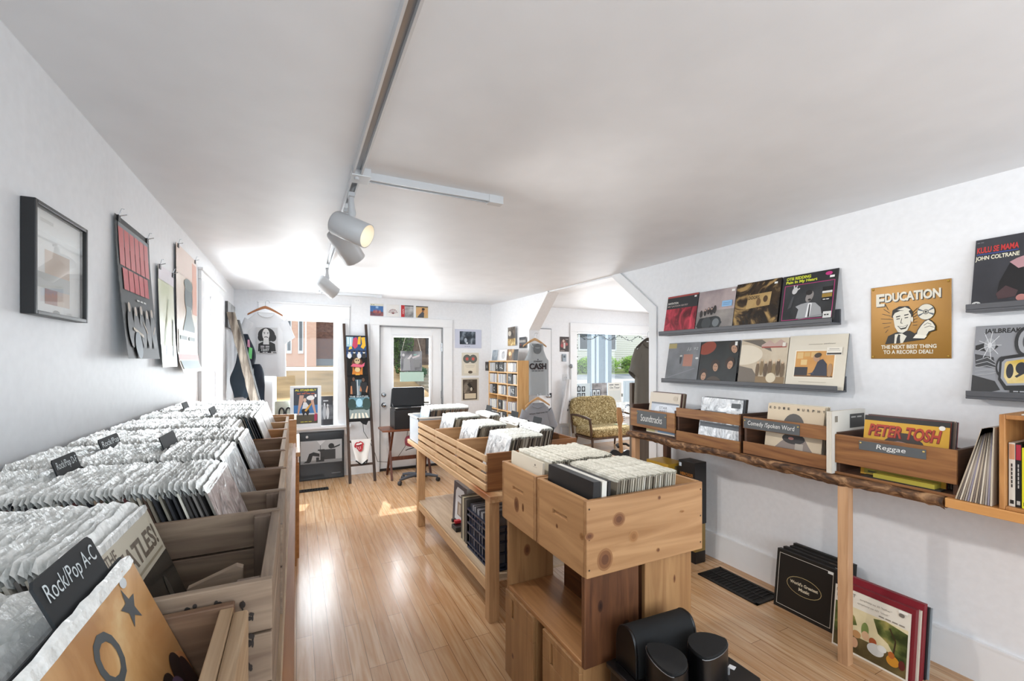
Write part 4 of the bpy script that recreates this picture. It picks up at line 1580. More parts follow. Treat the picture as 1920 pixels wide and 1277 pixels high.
ledge('upper long dark grey ledge of the pair on the right wall', 1.50, 2.885, 1.775)
ledge('lower long dark grey ledge of the pair on the right wall', 1.47, 2.855, 1.367)
ledge('upper short dark grey ledge at the right edge, holding one record', 0.35, 0.915, 1.785)
ledge('lower short dark grey ledge at the right edge, holding one record', 0.35, 0.915, 1.375)
FR = (-RX(10.5), 0, RX(-90))
LEDGE = lambda y, z: (2.893, y, z + 0.0125)
price = '#eeeeea'
cover('record', 'dark record with a red photograph and two white title lines, leftmost on the upper ledge', 'record', LEDGE(2.697, 1.775), FR, 0.330, 0.335, 0.005, [
    ('r', 0, 0.66, 1, 1, '#25272b'), ('r', 0, 0.955, 1, 1, '#a5443f'), ('r', 0, 0, 1, 0.66, mottle('#5e1420', '#d8485a', 9, 0.3, c='#a52a3c', stretch=(1.5, 1, 0.8), dist=1.2)),
    ('t', 'INVITATION', 0.04, 0.78, 0.055, 0.34, '#e9e6e0', 0, 0.02), ('t', 'MILT JACKSON SEXTET', 0.04, 0.70, 0.05, 0.66, '#c9b8b0', 0, 0.01), ('r', 0.88, 0.90, 0.95, 0.94, price)], side='#2a2a2c')
cover('record', 'grey-pink record showing a group on a black vehicle, with a blue sticker', 'record', LEDGE(2.357, 1.775), FR, 0.335, 0.330, 0.005, [
    ('r', 0, 0.45, 1, 1, mottle('#8d8184', '#c4b4b2', 4, 0.3)), ('r', 0, 0, 1, 0.5, mottle('#7a7674', '#aaa39e', 5, 0.3)),
    ('p', [(0.02, 0.14), (0.1, 0.33), (0.55, 0.36), (0.72, 0.2), (0.66, 0.08), (0.1, 0.06)], '#25282b'), ('e', 0.30, 0.2, 0.13, 0.15, '#3f4446'), ('e', 0.56, 0.2, 0.14, 0.15, '#34393c'), ('e', 0.56, 0.2, 0.09, 0.1, '#777d80'),
    ('e', 0.24, 0.47, 0.04, 0.09, '#2d2a2a'), ('e', 0.33, 0.50, 0.04, 0.09, '#37302f'), ('e', 0.42, 0.49, 0.045, 0.1, '#2a2626'), ('e', 0.5, 0.52, 0.04, 0.1, '#302c2b'), ('e', 0.13, 0.44, 0.04, 0.09, '#3b3535'),
    ('e', 0.33, 0.55, 0.02, 0.025, '#c6a898'), ('e', 0.42, 0.54, 0.02, 0.025, '#c6a898'), ('e', 0.24, 0.52, 0.02, 0.025, '#c6a898'),
    ('r', 0.68, 0.56, 0.94, 0.70, '#8fbbe2'), ('r', 0.71, 0.64, 0.9, 0.65, '#5f83a8'), ('r', 0.71, 0.6, 0.88, 0.61, '#5f83a8'), ('r', 0.9, 0.9, 0.98, 0.95, price)], side='#8a8280')
cover('box_set', 'thick box set marbled in dark brown and gold, third on the upper ledge', 'box set', LEDGE(2.018, 1.775), FR, 0.332, 0.340, 0.03, [
    ('r', 0, 0, 1, 1, mottle('#221a12', '#a98a58', 4.2, 0.25, c='#3b2d1e', lo=0.42, hi=0.66, dist=3.2)), ('p', [(0.27, 0.42), (0.80, 0.46), (0.82, 0.74), (0.30, 0.72)], mottle('#a08352', '#bd9f6a', 12, 0.3)),
    ('t', 'DOORS', 0.31, 0.62, 0.075, 0.25, '#2c2114', 0, 0.02), ('e', 0.36, 0.53, 0.08, 0.09, '#b59764'), ('e', 0.55, 0.55, 0.05, 0.08, '#6a4f30'), ('e', 0.70, 0.60, 0.05, 0.07, '#4d3820'), ('r', 0.86, 0.89, 0.93, 0.93, price)], side='#17120e')
cover('record', 'black record with a pink-bordered photo of a singer and lime title lettering', 'record', LEDGE(1.672, 1.775), FR, 0.335, 0.338, 0.006, [
    ('r', 0, 0, 1, 1, '#232427'), ('r', 0.05, 0.10, 0.96, 0.80, '#c2337d'), ('r', 0.06, 0.11, 0.95, 0.79, mottle('#1e1f21', '#45484b', 3, 0.3)),
    ('t', 'OTIS REDDING', 0.07, 0.905, 0.06, 0.46, '#d9e23a', 0, 0.03), ('t', 'Pain In My Heart', 0.07, 0.82, 0.07, 0.58, '#d9e23a', 0, 0.03),
    ('p', [(0.33, 0.12), (0.36, 0.30), (0.30, 0.36), (0.40, 0.40), (0.52, 0.42), (0.66, 0.40), (0.76, 0.30), (0.80, 0.13)], '#9d9fa1'), ('p', [(0.50, 0.12), (0.53, 0.40), (0.60, 0.40), (0.58, 0.12)], '#e4e5e6'), ('p', [(0.54, 0.12), (0.555, 0.38), (0.575, 0.38), (0.575, 0.12)], '#2a2a2c'),
    ('e', 0.545, 0.53, 0.065, 0.11, '#8d8885', -20), ('e', 0.55, 0.47, 0.03, 0.02, '#2a2625'), ('e', 0.53, 0.61, 0.06, 0.05, '#252324'),
    ('p', [(0.15, 0.32), (0.22, 0.56), (0.26, 0.58), (0.22, 0.36)], '#494b4e'), ('e', 0.26, 0.68, 0.05, 0.07, '#c9c9c9', -20), ('l', [(0.26, 0.66), (0.35, 0.72)], 0.025, '#c9c9c9'), ('l', [(0.25, 0.68), (0.24, 0.79)], 0.022, '#c9c9c9'), ('l', [(0.27, 0.68), (0.30, 0.78)], 0.02, '#c9c9c9'),
    ('l', [(0.38, 0.105), (0.9, 0.18)], 0.015, '#8a8c8e'), ('e', 0.85, 0.93, 0.06, 0.035, '#c2337d'), ('r', 0.87, 0.845, 0.95, 0.885, price),
    ('r', 0.77, 0.60, 0.94, 0.68, '#0f0f10'), ('r', 0.77, 0.56, 0.94, 0.60, '#dcdcd8'), ('r', 0.77, 0.48, 0.94, 0.55, '#9a7b30'), ('r', 0.77, 0.42, 0.94, 0.47, '#101010'), ('r', 0.79, 0.4337, 0.8368, 0.4487, '#e4e4e4'), ('r', 0.85, 0.4337, 0.8968, 0.4487, '#e4e4e4'), ('r', 0.82, 0.09, 0.96, 0.21, '#d9dad6'), ('r', 0.84, 0.136, 0.8751, 0.16, '#222222'), ('r', 0.885, 0.136, 0.9201, 0.16, '#222222')], side='#232427')
cover('record', 'grey hazy record with a salmon rectangle, leftmost on the lower ledge', 'record', LEDGE(2.678, 1.367), FR, 0.338, 0.335, 0.012, [
    ('r', 0, 0, 1, 1, mottle('#5b5d61', '#8f9195', 3, 0.3)), ('r', 0, 0.86, 0.26, 0.985, '#b3a26a'), ('r', 0.52, 0.40, 0.80, 0.70, '#b07a68'), ('t', 'J.J. 92', 0.60, 0.79, 0.085, 0.33, '#c4c6c8', 0.15), ('e', 0.44, 0.57, 0.035, 0.12, '#3a3b3e'), ('e', 0.44, 0.66, 0.04, 0.025, '#c4c2bd'), ('e', 0.93, 0.60, 0.045, 0.025, '#e2e2e0'), ('l', [(0.1, 0.1), (0.9, 0.35)], 0.02, '#86888c')], side='#2a2b2e')
cover('record', 'dark green record with orange bubble and four faces, second on the lower ledge', 'record', LEDGE(2.333, 1.367), FR, 0.340, 0.335, 0.006, [
    ('r', 0, 0, 1, 1, mottle('#16191a', '#2b302f', 4, 0.3)), ('e', 0.18, 0.84, 0.24, 0.15, '#8e3a22', 18)] +
    sum(([('e', x, y + 0.05, 0.115, 0.14, '#33241b', r), ('e', x + 0.012, y, 0.066, 0.095, '#b58d72', r), ('e', x - 0.012, y + 0.025, 0.014, 0.007, '#2a1d17'), ('e', x + 0.035, y + 0.02, 0.014, 0.007, '#2a1d17'), ('e', x + 0.012, y - 0.05, 0.022, 0.007, '#7a4a3e')]
         for x, y, r in ((0.15, 0.16, -10), (0.45, 0.38, 8), (0.82, 0.44, -8), (0.88, 0.80, 30))), []) + [('e', 0.45, 0.03, 0.2, 0.14, '#4a3d33'), ('r', 0.90, 0.88, 0.96, 0.97, price)], side='#1b1d1e')
cover('record', 'faded beige record with a sepia group, third on the lower ledge', 'record', LEDGE(1.973, 1.367), FR, 0.345, 0.338, 0.005, [
    ('r', 0, 0, 1, 1, mottle('#b5a48b', '#d9cbb4', 4, 0.3)), ('p', [(0, 0.98), (0.45, 0.98), (0.62, 0.86), (0.68, 0.72), (0.5, 0.80), (0.25, 0.90)], '#6d655b'), ('p', [(0, 0.42), (0.3, 0.36), (0.42, 0.2), (0.42, 0.05), (0, 0.05)], '#756b60'),
    ('e', 0.05, 0.66, 0.45, 0.22, '#dfd4c0'), ('p', [(0.45, 0.86), (0.62, 0.96), (0.72, 0.88), (0.84, 0.97), (0.97, 0.88), (0.97, 0.80), (0.46, 0.80)], '#c0a49a'), ('r', 0.46, 0.80, 0.96, 0.83, '#a3564c')] +
    sum(([('e', 0.42 + k * 0.085, 0.34 + 0.05 * (k % 2), 0.04, 0.17, ['#6f5a42', '#86704f', '#5f4c38'][k % 3]), ('e', 0.42 + k * 0.085, 0.49 + 0.05 * (k % 2), 0.02, 0.026, '#cdb394')] for k in range(7)), []) +
    [('r', 0.40, 0.03, 0.98, 0.2, '#8b7352'), ('e', 0.72, 0.18, 0.10, 0.10, '#d9ccb2'), ('r', 0.89, 0.82, 0.95, 0.90, '#e6e2d6')], side='#b3a38a')
cover('record', 'cream record with an orange photo of a suited man, rightmost on the lower ledge', 'record', LEDGE(1.623, 1.367), FR, 0.345, 0.345, 0.006, [
    ('r', 0, 0, 1, 1, '#ddd5c4'), ('r', 0.13, 0.20, 0.83, 0.72, '#efe7d6'), ('r', 0.15, 0.22, 0.81, 0.70, mottle('#c08441', '#d9a35c', 4, 0.3)),
    ('r', 0.17, 0.56, 0.28, 0.68, '#dcb87c'), ('r', 0.30, 0.60, 0.40, 0.68, '#d3ab6b'), ('r', 0.42, 0.58, 0.54, 0.68, '#d8b274'), ('r', 0.25, 0.44, 0.36, 0.54, '#e0c084'),
    ('r', 0.15, 0.24, 0.38, 0.40, '#2c2b33'), ('r', 0.15, 0.22, 0.81, 0.245, '#6b4a2a'), ('p', [(0.44, 0.245), (0.50, 0.36), (0.55, 0.52), (0.63, 0.55), (0.70, 0.46), (0.72, 0.245)], '#2b3040'),
    ('e', 0.52, 0.57, 0.055, 0.075, '#b9906f', 20), ('e', 0.54, 0.62, 0.06, 0.045, '#3d2f24', 20), ('p', [(0.38, 0.27), (0.50, 0.31), (0.50, 0.27)], '#3a4052'), ('e', 0.76, 0.35, 0.04, 0.12, '#a9825a'),
    ('r', 0.36, 0.82, 0.60, 0.83, '#b0a797'), ('t', 'penthouse', 0.62, 0.815, 0.03, 0.19, '#6f675c', 0.2), ('r', 0.25, 0.12, 0.72, 0.128, '#b7ad9c'),
    ('r', 0.68, 0.62, 0.93, 0.76, '#e9e3d6'), ('r', 0.72, 0.725, 0.88, 0.735, '#8d867b'), ('r', 0.70, 0.70, 0.9, 0.705, '#8d867b'), ('r', 0.69, 0.63, 0.92, 0.66, '#2b2a29')], side='#4a4641')
cover('record', 'dark record lettered in red and white, on the upper short ledge at right', 'record', (2.893, 0.735, 1.7975), FR, 0.345, 0.345, 0.006, squeeze([
    ('r', 0, 0, 1, 1, mottle('#303136', '#47484e', 2.5, 0.3)), ('r', 0.03, 0.948, 0.0846, 0.96, '#77777c'), ('r', 0.1, 0.948, 0.1546, 0.96, '#77777c'), ('t', 'KULU SE MAMA', 0.04, 0.80, 0.085, 0.76, '#c93a3a', 0, 0.03), ('r', 0.04, 0.775, 0.80, 0.787, '#3d4f9a'), ('t', 'JOHN COLTRANE', 0.02, 0.68, 0.075, 0.80, '#ece7d0', 0, 0.025),
    ('p', [(0.46, 0.16), (0.5, 0.36), (0.66, 0.60), (0.80, 0.64), (1, 0.66), (1, 0.14)], '#17171a'), ('p', [(0.66, 0.62), (0.78, 0.66), (1, 0.70), (1, 0.54), (0.82, 0.52)], '#b98f94'), ('p', [(0.45, 0.20), (0.62, 0.30), (0.84, 0.22), (0.80, 0.14), (0.5, 0.12)], '#4a3538'), ('e', 0.90, 0.12, 0.09, 0.045, '#b67b74'), ('e', 0.10, 0.07, 0.09, 0.04, '#d9d9d6'), ('r', 0.09, 0.06, 0.12, 0.09, '#2a2a2a')], 0.52), side='#2b2b2f')
cover('record', 'silver comic-drawn record with a yellow television screen, on the lower short ledge at right', 'record', (2.893, 0.735, 1.3875), FR, 0.345, 0.340, 0.006, squeeze([
    ('r', 0, 0, 1, 1, '#8f9094'), ('t', 'JAILBREAK', 0.16, 0.87, 0.085, 0.62, '#1b1b1c', 0, 0.03),
    ('p', [(0.02, 0.72), (0.3, 0.78), (0.42, 0.70), (0.3, 0.62), (0.02, 0.66)], '#222325'), ('p', [(0.0, 0.30), (0.4, 0.22), (0.5, 0.1), (0.1, 0.02), (0, 0.05)], '#2b2c2e'), ('p', [(0.02, 0.6), (0.35, 0.55), (0.4, 0.4), (0.05, 0.42)], '#3a3b3e'),
    ('e', 0.27, 0.72, 0.10, 0.10, '#a5a6a9'), ('e', 0.27, 0.72, 0.035, 0.04, '#e3e3e3')] + [('l', [(0.27, 0.72), (0.27 + 0.2 * math.cos(k * 0.7), 0.72 + 0.2 * math.sin(k * 0.7))], 0.01, '#d6d7d9') for k in range(9)] +
    [('l', [(0.05, 0.5 - 0.05 * k), (0.25, 0.55 - 0.06 * k), (0.42, 0.46 - 0.03 * k)], 0.014, '#a6a7aa') for k in range(5)] +
    [('e', 0.84, 0.76, 0.16, 0.20, '#2f3032'), ('e', 0.86, 0.76, 0.12, 0.16, '#a2a3a6'), ('e', 0.88, 0.76, 0.07, 0.10, '#4a4b4e'), ('e', 0.50, 0.42, 0.10, 0.14, '#26272a'), ('e', 0.50, 0.42, 0.07, 0.10, '#8b8c90'),
     ('p', [(0.46, 0.50), (0.52, 0.56), (1, 0.62), (1, 0.12), (0.58, 0.10), (0.46, 0.24)], '#1e1f21'), ('p', [(0.50, 0.48), (0.55, 0.52), (1, 0.57), (1, 0.18), (0.60, 0.16), (0.50, 0.26)], '#9a9b9f'), ('p', [(0.55, 0.46), (0.58, 0.49), (1, 0.54), (1, 0.21), (0.62, 0.19), (0.55, 0.28)], mottle('#c7a22f', '#e8d9a8', 8, 0.3)),
     ('e', 0.64, 0.36, 0.06, 0.10, '#26272e'), ('e', 0.82, 0.40, 0.09, 0.08, '#24252c'), ('l', [(0.74, 0.28), (0.9, 0.36)], 0.04, '#24252c'), ('r', 0.66, 0.02, 1.0, 0.12, '#232427'), ('r', 0.72, 0.07875, 0.798, 0.09375, '#a9aaae'), ('r', 0.82, 0.07875, 0.898, 0.09375, '#a9aaae')], 0.56), side='#7d7e82')

# tin sign
t = thing('tin_sign', 'orange tin sign with a grinning man holding a compact disc, on the right wall', 'sign', (XR - 0.004, 1.171, 1.567), (0, 0, RX(-90)))
tin = pm('#8d6310', 0.32, 0.25)
W_, H_ = 0.345, 0.405
mb = MB()
mb.box((-W_ / 2, -0.004, 0), (W_ / 2, 0, H_), tin)
mb.build('plate', t, 0.002)
cr_, bk_ = '#e4dfcf', '#1b1a18'
mb = MB()
mb.art([('t', 'E', 0.085, 0.715, 0.175, 0.115, bk_, 0, 0.05), ('t', 'DUCATION', 0.205, 0.765, 0.125, 0.69, bk_, 0, 0.05), ('t', 'E', 0.075, 0.725, 0.175, 0.115, cr_, 0, 0.04), ('t', 'DUCATION', 0.195, 0.775, 0.125, 0.69, cr_, 0, 0.04),
        ('t', 'THE NEXT BEST THING', 0.145, 0.135, 0.052, 0.69, cr_, 0, 0.03), ('t', 'TO A RECORD DEAL!', 0.175, 0.065, 0.052, 0.62, cr_, 0, 0.03)] +
       [('l', [(0.30 - 0.02 * abs(k - 3), 0.40 + 0.045 * k), (0.14 + 0.02 * abs(k - 3), 0.36 + 0.065 * k)], 0.006, bk_) for k in range(7)] +
       [('l', [(0.555, 0.44 + 0.035 * k), (0.61, 0.44 + 0.045 * k)], 0.006, bk_) for k in range(6)] +
       [('p', [(0.20, 0.20), (0.24, 0.31), (0.33, 0.35), (0.40, 0.37), (0.52, 0.37), (0.58, 0.33), (0.62, 0.36), (0.66, 0.29), (0.72, 0.29), (0.70, 0.25), (0.45, 0.22)], bk_),
        ('p', [(0.32, 0.205), (0.33, 0.33), (0.42, 0.34), (0.48, 0.30), (0.43, 0.21)], cr_), ('p', [(0.345, 0.205), (0.355, 0.28), (0.375, 0.33), (0.40, 0.32), (0.395, 0.28), (0.40, 0.21)], bk_),
        ('p', [(0.285, 0.56), (0.30, 0.66), (0.38, 0.705), (0.50, 0.70), (0.555, 0.62), (0.555, 0.53), (0.52, 0.53), (0.50, 0.62), (0.40, 0.62), (0.335, 0.56)], bk_), ('p', [(0.36, 0.66), (0.46, 0.69), (0.53, 0.65), (0.50, 0.63), (0.42, 0.65)], cr_),
        ('p', [(0.305, 0.58), (0.33, 0.62), (0.40, 0.645), (0.50, 0.64), (0.535, 0.58), (0.53, 0.47), (0.49, 0.38), (0.43, 0.345), (0.37, 0.36), (0.33, 0.43)], cr_),
        ('l', [(0.345, 0.565), (0.40, 0.575)], 0.014, bk_), ('l', [(0.45, 0.58), (0.505, 0.59)], 0.014, bk_), ('l', [(0.35, 0.535), (0.395, 0.54)], 0.012, bk_), ('l', [(0.455, 0.545), (0.50, 0.55)], 0.012, bk_), ('l', [(0.42, 0.54), (0.405, 0.48), (0.43, 0.475)], 0.008, bk_),
        ('p', [(0.36, 0.445), (0.43, 0.43), (0.50, 0.455), (0.47, 0.40), (0.41, 0.39)], bk_), ('p', [(0.375, 0.437), (0.43, 0.425), (0.49, 0.447), (0.465, 0.42), (0.41, 0.41)], '#f3efe2'), ('e', 0.548, 0.52, 0.014, 0.035, cr_),
        ('e', 0.715, 0.605, 0.105, 0.105, bk_), ('e', 0.715, 0.605, 0.10, 0.10, cr_)] +
       [('p', [(0.715, 0.605), (0.715 + 0.098 * math.cos(RX(a)), 0.605 + 0.098 * math.sin(RX(a))), (0.715 + 0.098 * math.cos(RX(a + 14)), 0.605 + 0.098 * math.sin(RX(a + 14)))], '#4c5a66') for a in (20, 150, 200, 330)] +
       [('e', 0.715, 0.605, 0.032, 0.032, bk_), ('e', 0.715, 0.605, 0.026, 0.026, '#b9b5a8'), ('e', 0.715, 0.605, 0.012, 0.012, bk_),
        ('p', [(0.60, 0.30), (0.61, 0.37), (0.655, 0.44), (0.70, 0.49), (0.75, 0.51), (0.80, 0.47), (0.83, 0.42), (0.83, 0.36), (0.76, 0.34), (0.72, 0.28)], bk_),
        ('p', [(0.605, 0.295), (0.62, 0.365), (0.665, 0.435), (0.705, 0.48), (0.745, 0.50), (0.79, 0.465), (0.82, 0.415), (0.815, 0.37), (0.75, 0.35), (0.715, 0.29)], cr_),
        ('l', [(0.69, 0.43), (0.735, 0.46), (0.78, 0.44)], 0.006, bk_), ('l', [(0.70, 0.40), (0.76, 0.42), (0.81, 0.40)], 0.006, bk_), ('p', [(0.56, 0.27), (0.60, 0.32), (0.73, 0.295), (0.70, 0.26)], '#f0ecdd')], W_, H_, -0.0045)
o = mb.build('printed_picture', t)
for a, b in ((-1, 0), (1, 0), (-1, 1), (1, 1)):
    mb = MB()
    mb.ball((a * (W_ / 2 - 0.012), -0.005, 0.012 if b == 0 else H_ - 0.012), 0.006, pm('#c9a24a', 0.3, 0.8), 10, 6)
    mb.build('pin', t)

# ---------------------------------------------------------------- live-edge shelf
bark = mottle('#3e2a1c', '#a9825c', 28, 0.7, c='#6b4a30', dist=1.0, bump=0.8, stretch=(1, 0.5, 1))
slabtop = wood('#6f4a2e', '#9a6c45', 'y', 0.8, 0.45)
t = thing('wall_shelf', 'long dark live-edge slab shelf along the right wall on square wooden posts', 'shelf', (2.72, 1.9, 0))
mb = MB()
n = 70
r3 = random.Random(8)
ys = [0.87 + (2.885 - 0.87) * i / n for i in range(n + 1)]
xa = [2.505 + 0.015 * math.sin(i * 0.35) + r3.uniform(-0.006, 0.006) for i in range(n + 1)]
pts = [(XR - 2.72 - 0.001, ys[0] - 1.9), (XR - 2.72 - 0.001, ys[-1] - 1.9)] + [(xa[i] - 2.72, ys[i] - 1.9) for i in range(n, -1, -1)]
vs, fs = [], []
for i in range(n + 1):
    jt = [r3.uniform(-0.004, 0.004) for _ in range(4)]
    x = xa[i] - 2.72
    y = ys[i] - 1.9
    zb = 0.912 + 0.008 * math.sin(i * 0.21) + jt[0]
    vs += [(x + 0.02, y, 0.9665), (x + 0.002, y, 0.962 + jt[1]), (x - 0.008 + jt[2], y, 0.945), (x + 0.002 + jt[3], y, 0.927), (x + 0.02, y, zb)]
for i in range(n):
    for k in range(4):
        a = i * 5 + k
        fs.append((a, a + 1, a + 6, a + 5))
mb.add(vs, fs, bark, True)
mb.build('bark_edge', t)
mb = MB()
mb.prism([(XR - 2.72 - 0.001, 0.87 - 1.9), (XR - 2.72 - 0.001, 2.885 - 1.9), (-0.185, 2.885 - 1.9), (-0.185, 0.87 - 1.9)], 0.915, 0.967, slabtop, 'xy')
mb.build('slab', t)
for (px, py, nm) in ((2.535, 1.262, 'post'), (2.545, 2.825, 'post'), (2.90, 2.825, 'post')):
    mb = MB()
    mb.box((px - 0.024 - 2.72, py - 0.024 - 1.9, 0), (px + 0.024 - 2.72, py + 0.024 - 1.9, 0.915), wood('#b58a64', '#cfa57e', 'z', 0.9, 0.5) if px < 2.6 else stain_z)
    mb.build(nm, t, 0.002)
t = thing('wall_shelf', 'plain orange-brown board shelf continuing the dark slab at the right edge', 'shelf', (2.735, 0.0, 0))
mb = MB()
mb.box((-0.235, -0.9, 0.927), (0.2345, 0.865, 0.9665), wood('#b97f45', '#d59d60', 'y', 0.8, 0.45, knots=1.2))
mb.build('board', t, 0.003)
for yy in (-0.8, -0.1):
    mb = MB()
    mb.box((0.0, yy, 0.75), (0.2345, yy + 0.03, 0.927), wood('#b97f45', '#d59d60', 'z', 0.8, 0.45))
    mb.build('bracket', t)

# record bins on the shelf
SH = 0.967
rustic = wood('#764a2a', '#a27444', 'y', 0.9, 0.5, knots=1.2, knot='#4b2a14')
rustic2 = wood('#6f4526', '#9a6a3e', 'y', 0.9, 0.5, knots=1.0, knot='#3d2110')
rustic_d = wood('#3a2417', '#543522', 'x', 0.9, 0.55)
slate = pm('#56595b', 0.55)
brass = pm('#d9c07a', 0.3, 0.8)


def bin_crate(label, y0, y1, slats, hfar, hnear, depth=0.40, mat=None):
    """shelf bin open to the top: front slats given as (z0, z1)"""
    t = thing('record_bin', label, 'record bin', (2.525, (y0 + y1) / 2, SH))
    L = (y1 - y0) / 2
    for z0, z1 in slats:
        mb = MB()
        mb.box((0, -L, z0), (0.014, L, z1), mat or rustic)
        mb.build('front_slat', t, 0.002)
    for yy, h in ((-L, hnear), (L - 0.016, hfar)):
        mb = MB()
        mb.box((0.014, yy, 0), (depth, yy + 0.016, h), rustic_d)
        mb.build('end_panel', t, 0.002)
    mb = MB()
    mb.box((0.014, -L + 0.016, 0), (depth, L - 0.016, 0.01), rustic_d)
    mb.build('bottom', t)
    mb = MB()
    mb.box((depth - 0.012, -L + 0.016, 0.01), (depth, L - 0.016, 0.16), rustic_d)
    mb.build('back_panel', t)
    return t


def slate_sign(t, L, yc, z0, w, h, text, hh, ww, x=-0.003, th=0.0):
    mb = MB()
    mb.box((x, yc - w / 2, z0), (0, yc + w / 2, z0 + h), slate)
    mb.build('chalkboard_label', t, 0.001)
    mb = MB()
    mb.M = Matrix.Translation((x - 0.0003, yc, z0)) @ Matrix.Rotation(RX(-90), 4, 'Z')
    mb.art([('t', text, (1 - ww) / 2, (1 - hh) / 2, hh, ww, '#e6e6e2', 0.12)], w, h)
    mb.build('lettering', t)
    for s in (-1, 1):
        mb = MB()
        mb.ball((x - 0.001, yc + s * (w / 2 - 0.008), z0 + h * 0.78), 0.005, brass, 8, 5)
        mb.build('pin', t)


b = bin_crate('wooden bin with a chalkboard label reading Soundtracks, farthest on the shelf', 2.385, 2.865, [(0.048, 0.195)], 0.225, 0.215)
slate_sign(b, 0.24, 0.0, 0.072, 0.32, 0.11, 'Soundtracks', 0.5, 0.72)
b = bin_crate('unlabelled wooden bin between the Soundtracks and Comedy bins', 1.855, 2.372, [(0.0, 0.073), (0.176, 0.243)], 0.22, 0.248)
b = bin_crate('wooden bin with a grey strip lettered Comedy /Spoken Word', 1.335, 1.83, [(0.008, 0.083), (0.165, 0.24)], 0.23, 0.24, mat=rustic2)
slate_sign(b, 0.24, 0.07, 0.168, 0.34, 0.062, 'Comedy /Spoken Word', 0.56, 0.84)
b = bin_crate('wooden bin with a grey strip lettered Reggae, nearest on the shelf', 0.835, 1.305, [(0.0, 0.012), (0.058, 0.206)], 0.215, 0.205, mat=rustic2)
slate_sign(b, 0.23, -0.005, 0.146, 0.26, 0.044, 'Reggae', 0.66, 0.44)
FB = (-RX(9), 0, RX(-90))


def solid(name, label, cat, loc, rot, a, b, col, group=None):
    q = MB()
    q.box(a, b, pm(col, 0.55))
    o = q.build(name)
    o.location = loc
    o.rotation_euler = rot
    return tag(o, label, cat, group)



def binrec(label, y, x, w, h, items, side, n_behind, cols, group, z=SH + 0.012, name='record'):
    cover(name, label, 'record', (x, y, z), FB, w, h, 0.005, items, side=side)
    for k in range(n_behind):
        cover('record', 'record behind the front one, ' + group[0], 'record', (x + 0.011 + k * 0.0085, y - 0.003 * (k % 3) - 0.002 * k, z), FB, w, h + 0.004 * (k % 2), 0.005, [('r', 0, 0, 1, 1, cols[k % len(cols)])], group=group[1], side=cols[(k + 1) % len(cols)])


binrec('cream and pale blue record at the front of the Soundtracks bin', 2.575, 2.575, 0.315, 0.325, [
    ('r', 0, 0, 1, 1, '#d6cab9'), ('r', 0.08, 0.28, 0.98, 0.74, mottle('#b9c4d4', '#e3e8ee', 5, 0.2)), ('e', 0.52, 0.55, 0.32, 0.16, '#dfe4ec'), ('t', 'STAR', 0.36, 0.60, 0.06, 0.26, '#4c5059'), ('t', 'WARS', 0.36, 0.52, 0.06, 0.26, '#4c5059'),
    ('r', 0.08, 0.72, 0.98, 0.76, '#7d8087'), ('r', 0.0, 0.02, 0.3, 0.1, '#d3c784'), ('r', 0.4, 0.03, 0.98, 0.1, '#86a7c9'), ('e', 0.85, 0.88, 0.07, 0.06, '#c4b6a4')], '#c9bda9', 5, ['#8d7a68', '#5d3b38', '#b0a390', '#6b5a50'], ('in the Soundtracks bin', 'records in the Soundtracks bin'))
binrec('silvery plastic-wrapped record with a dark sticker, front of the unlabelled bin', 2.06, 2.575, 0.325, 0.320, [
    ('r', 0, 0, 1, 1, crinkle), ('t', 'LET', 0.05, 0.85, 0.08, 0.2, '#e9ebec', 0, 0.02), ('r', 0.74, 0.82, 0.95, 0.92, '#4b4f52'), ('r', 0.74, 0.72, 0.95, 0.77, '#d9dbdc'), ('r', 0.66, 0.86, 0.72, 0.90, '#eeeeee'), ('r', 0.02, 0.36, 0.98, 0.46, '#5b6066'), ('r', 0.1, 0.70, 0.64, 0.72, '#7e8286')], '#888b8e', 4, ['#2c2d30', '#6b6d70', '#3d3b3a'], ('in the unlabelled bin', 'records in the unlabelled bin'))
binrec('beige record with spaced letters and a dark head, front of the comedy bin', 1.575, 2.59, 0.325, 0.318, [
    ('r', 0, 0, 1, 1, '#d6c4a8'), ('p', [(0.06, 0.03), (0.3, 0.3), (0.45, 0.42), (0.7, 0.42), (0.8, 0.26), (0.98, 0.03)], '#8e8078'), ('e', 0.50, 0.60, 0.19, 0.24, '#55504c'), ('e', 0.52, 0.38, 0.2, 0.10, '#2b2524'), ('e', 0.48, 0.38, 0.05, 0.025, '#b47a70'), ('r', 0.56, 0.02, 0.7, 0.3, '#b5aa9d')] +
    [('t', c, 0.03 + 0.086 * k, 0.90, 0.045, 0.035, '#3a3129', 0, 0.03) for k, c in enumerate('EDDIE MURPHY') if c != ' '], '#c9b798', 4, ['#dcd6c8', '#c7bca8', '#b5a58f'], ('in the comedy bin', 'records in the comedy bin'))
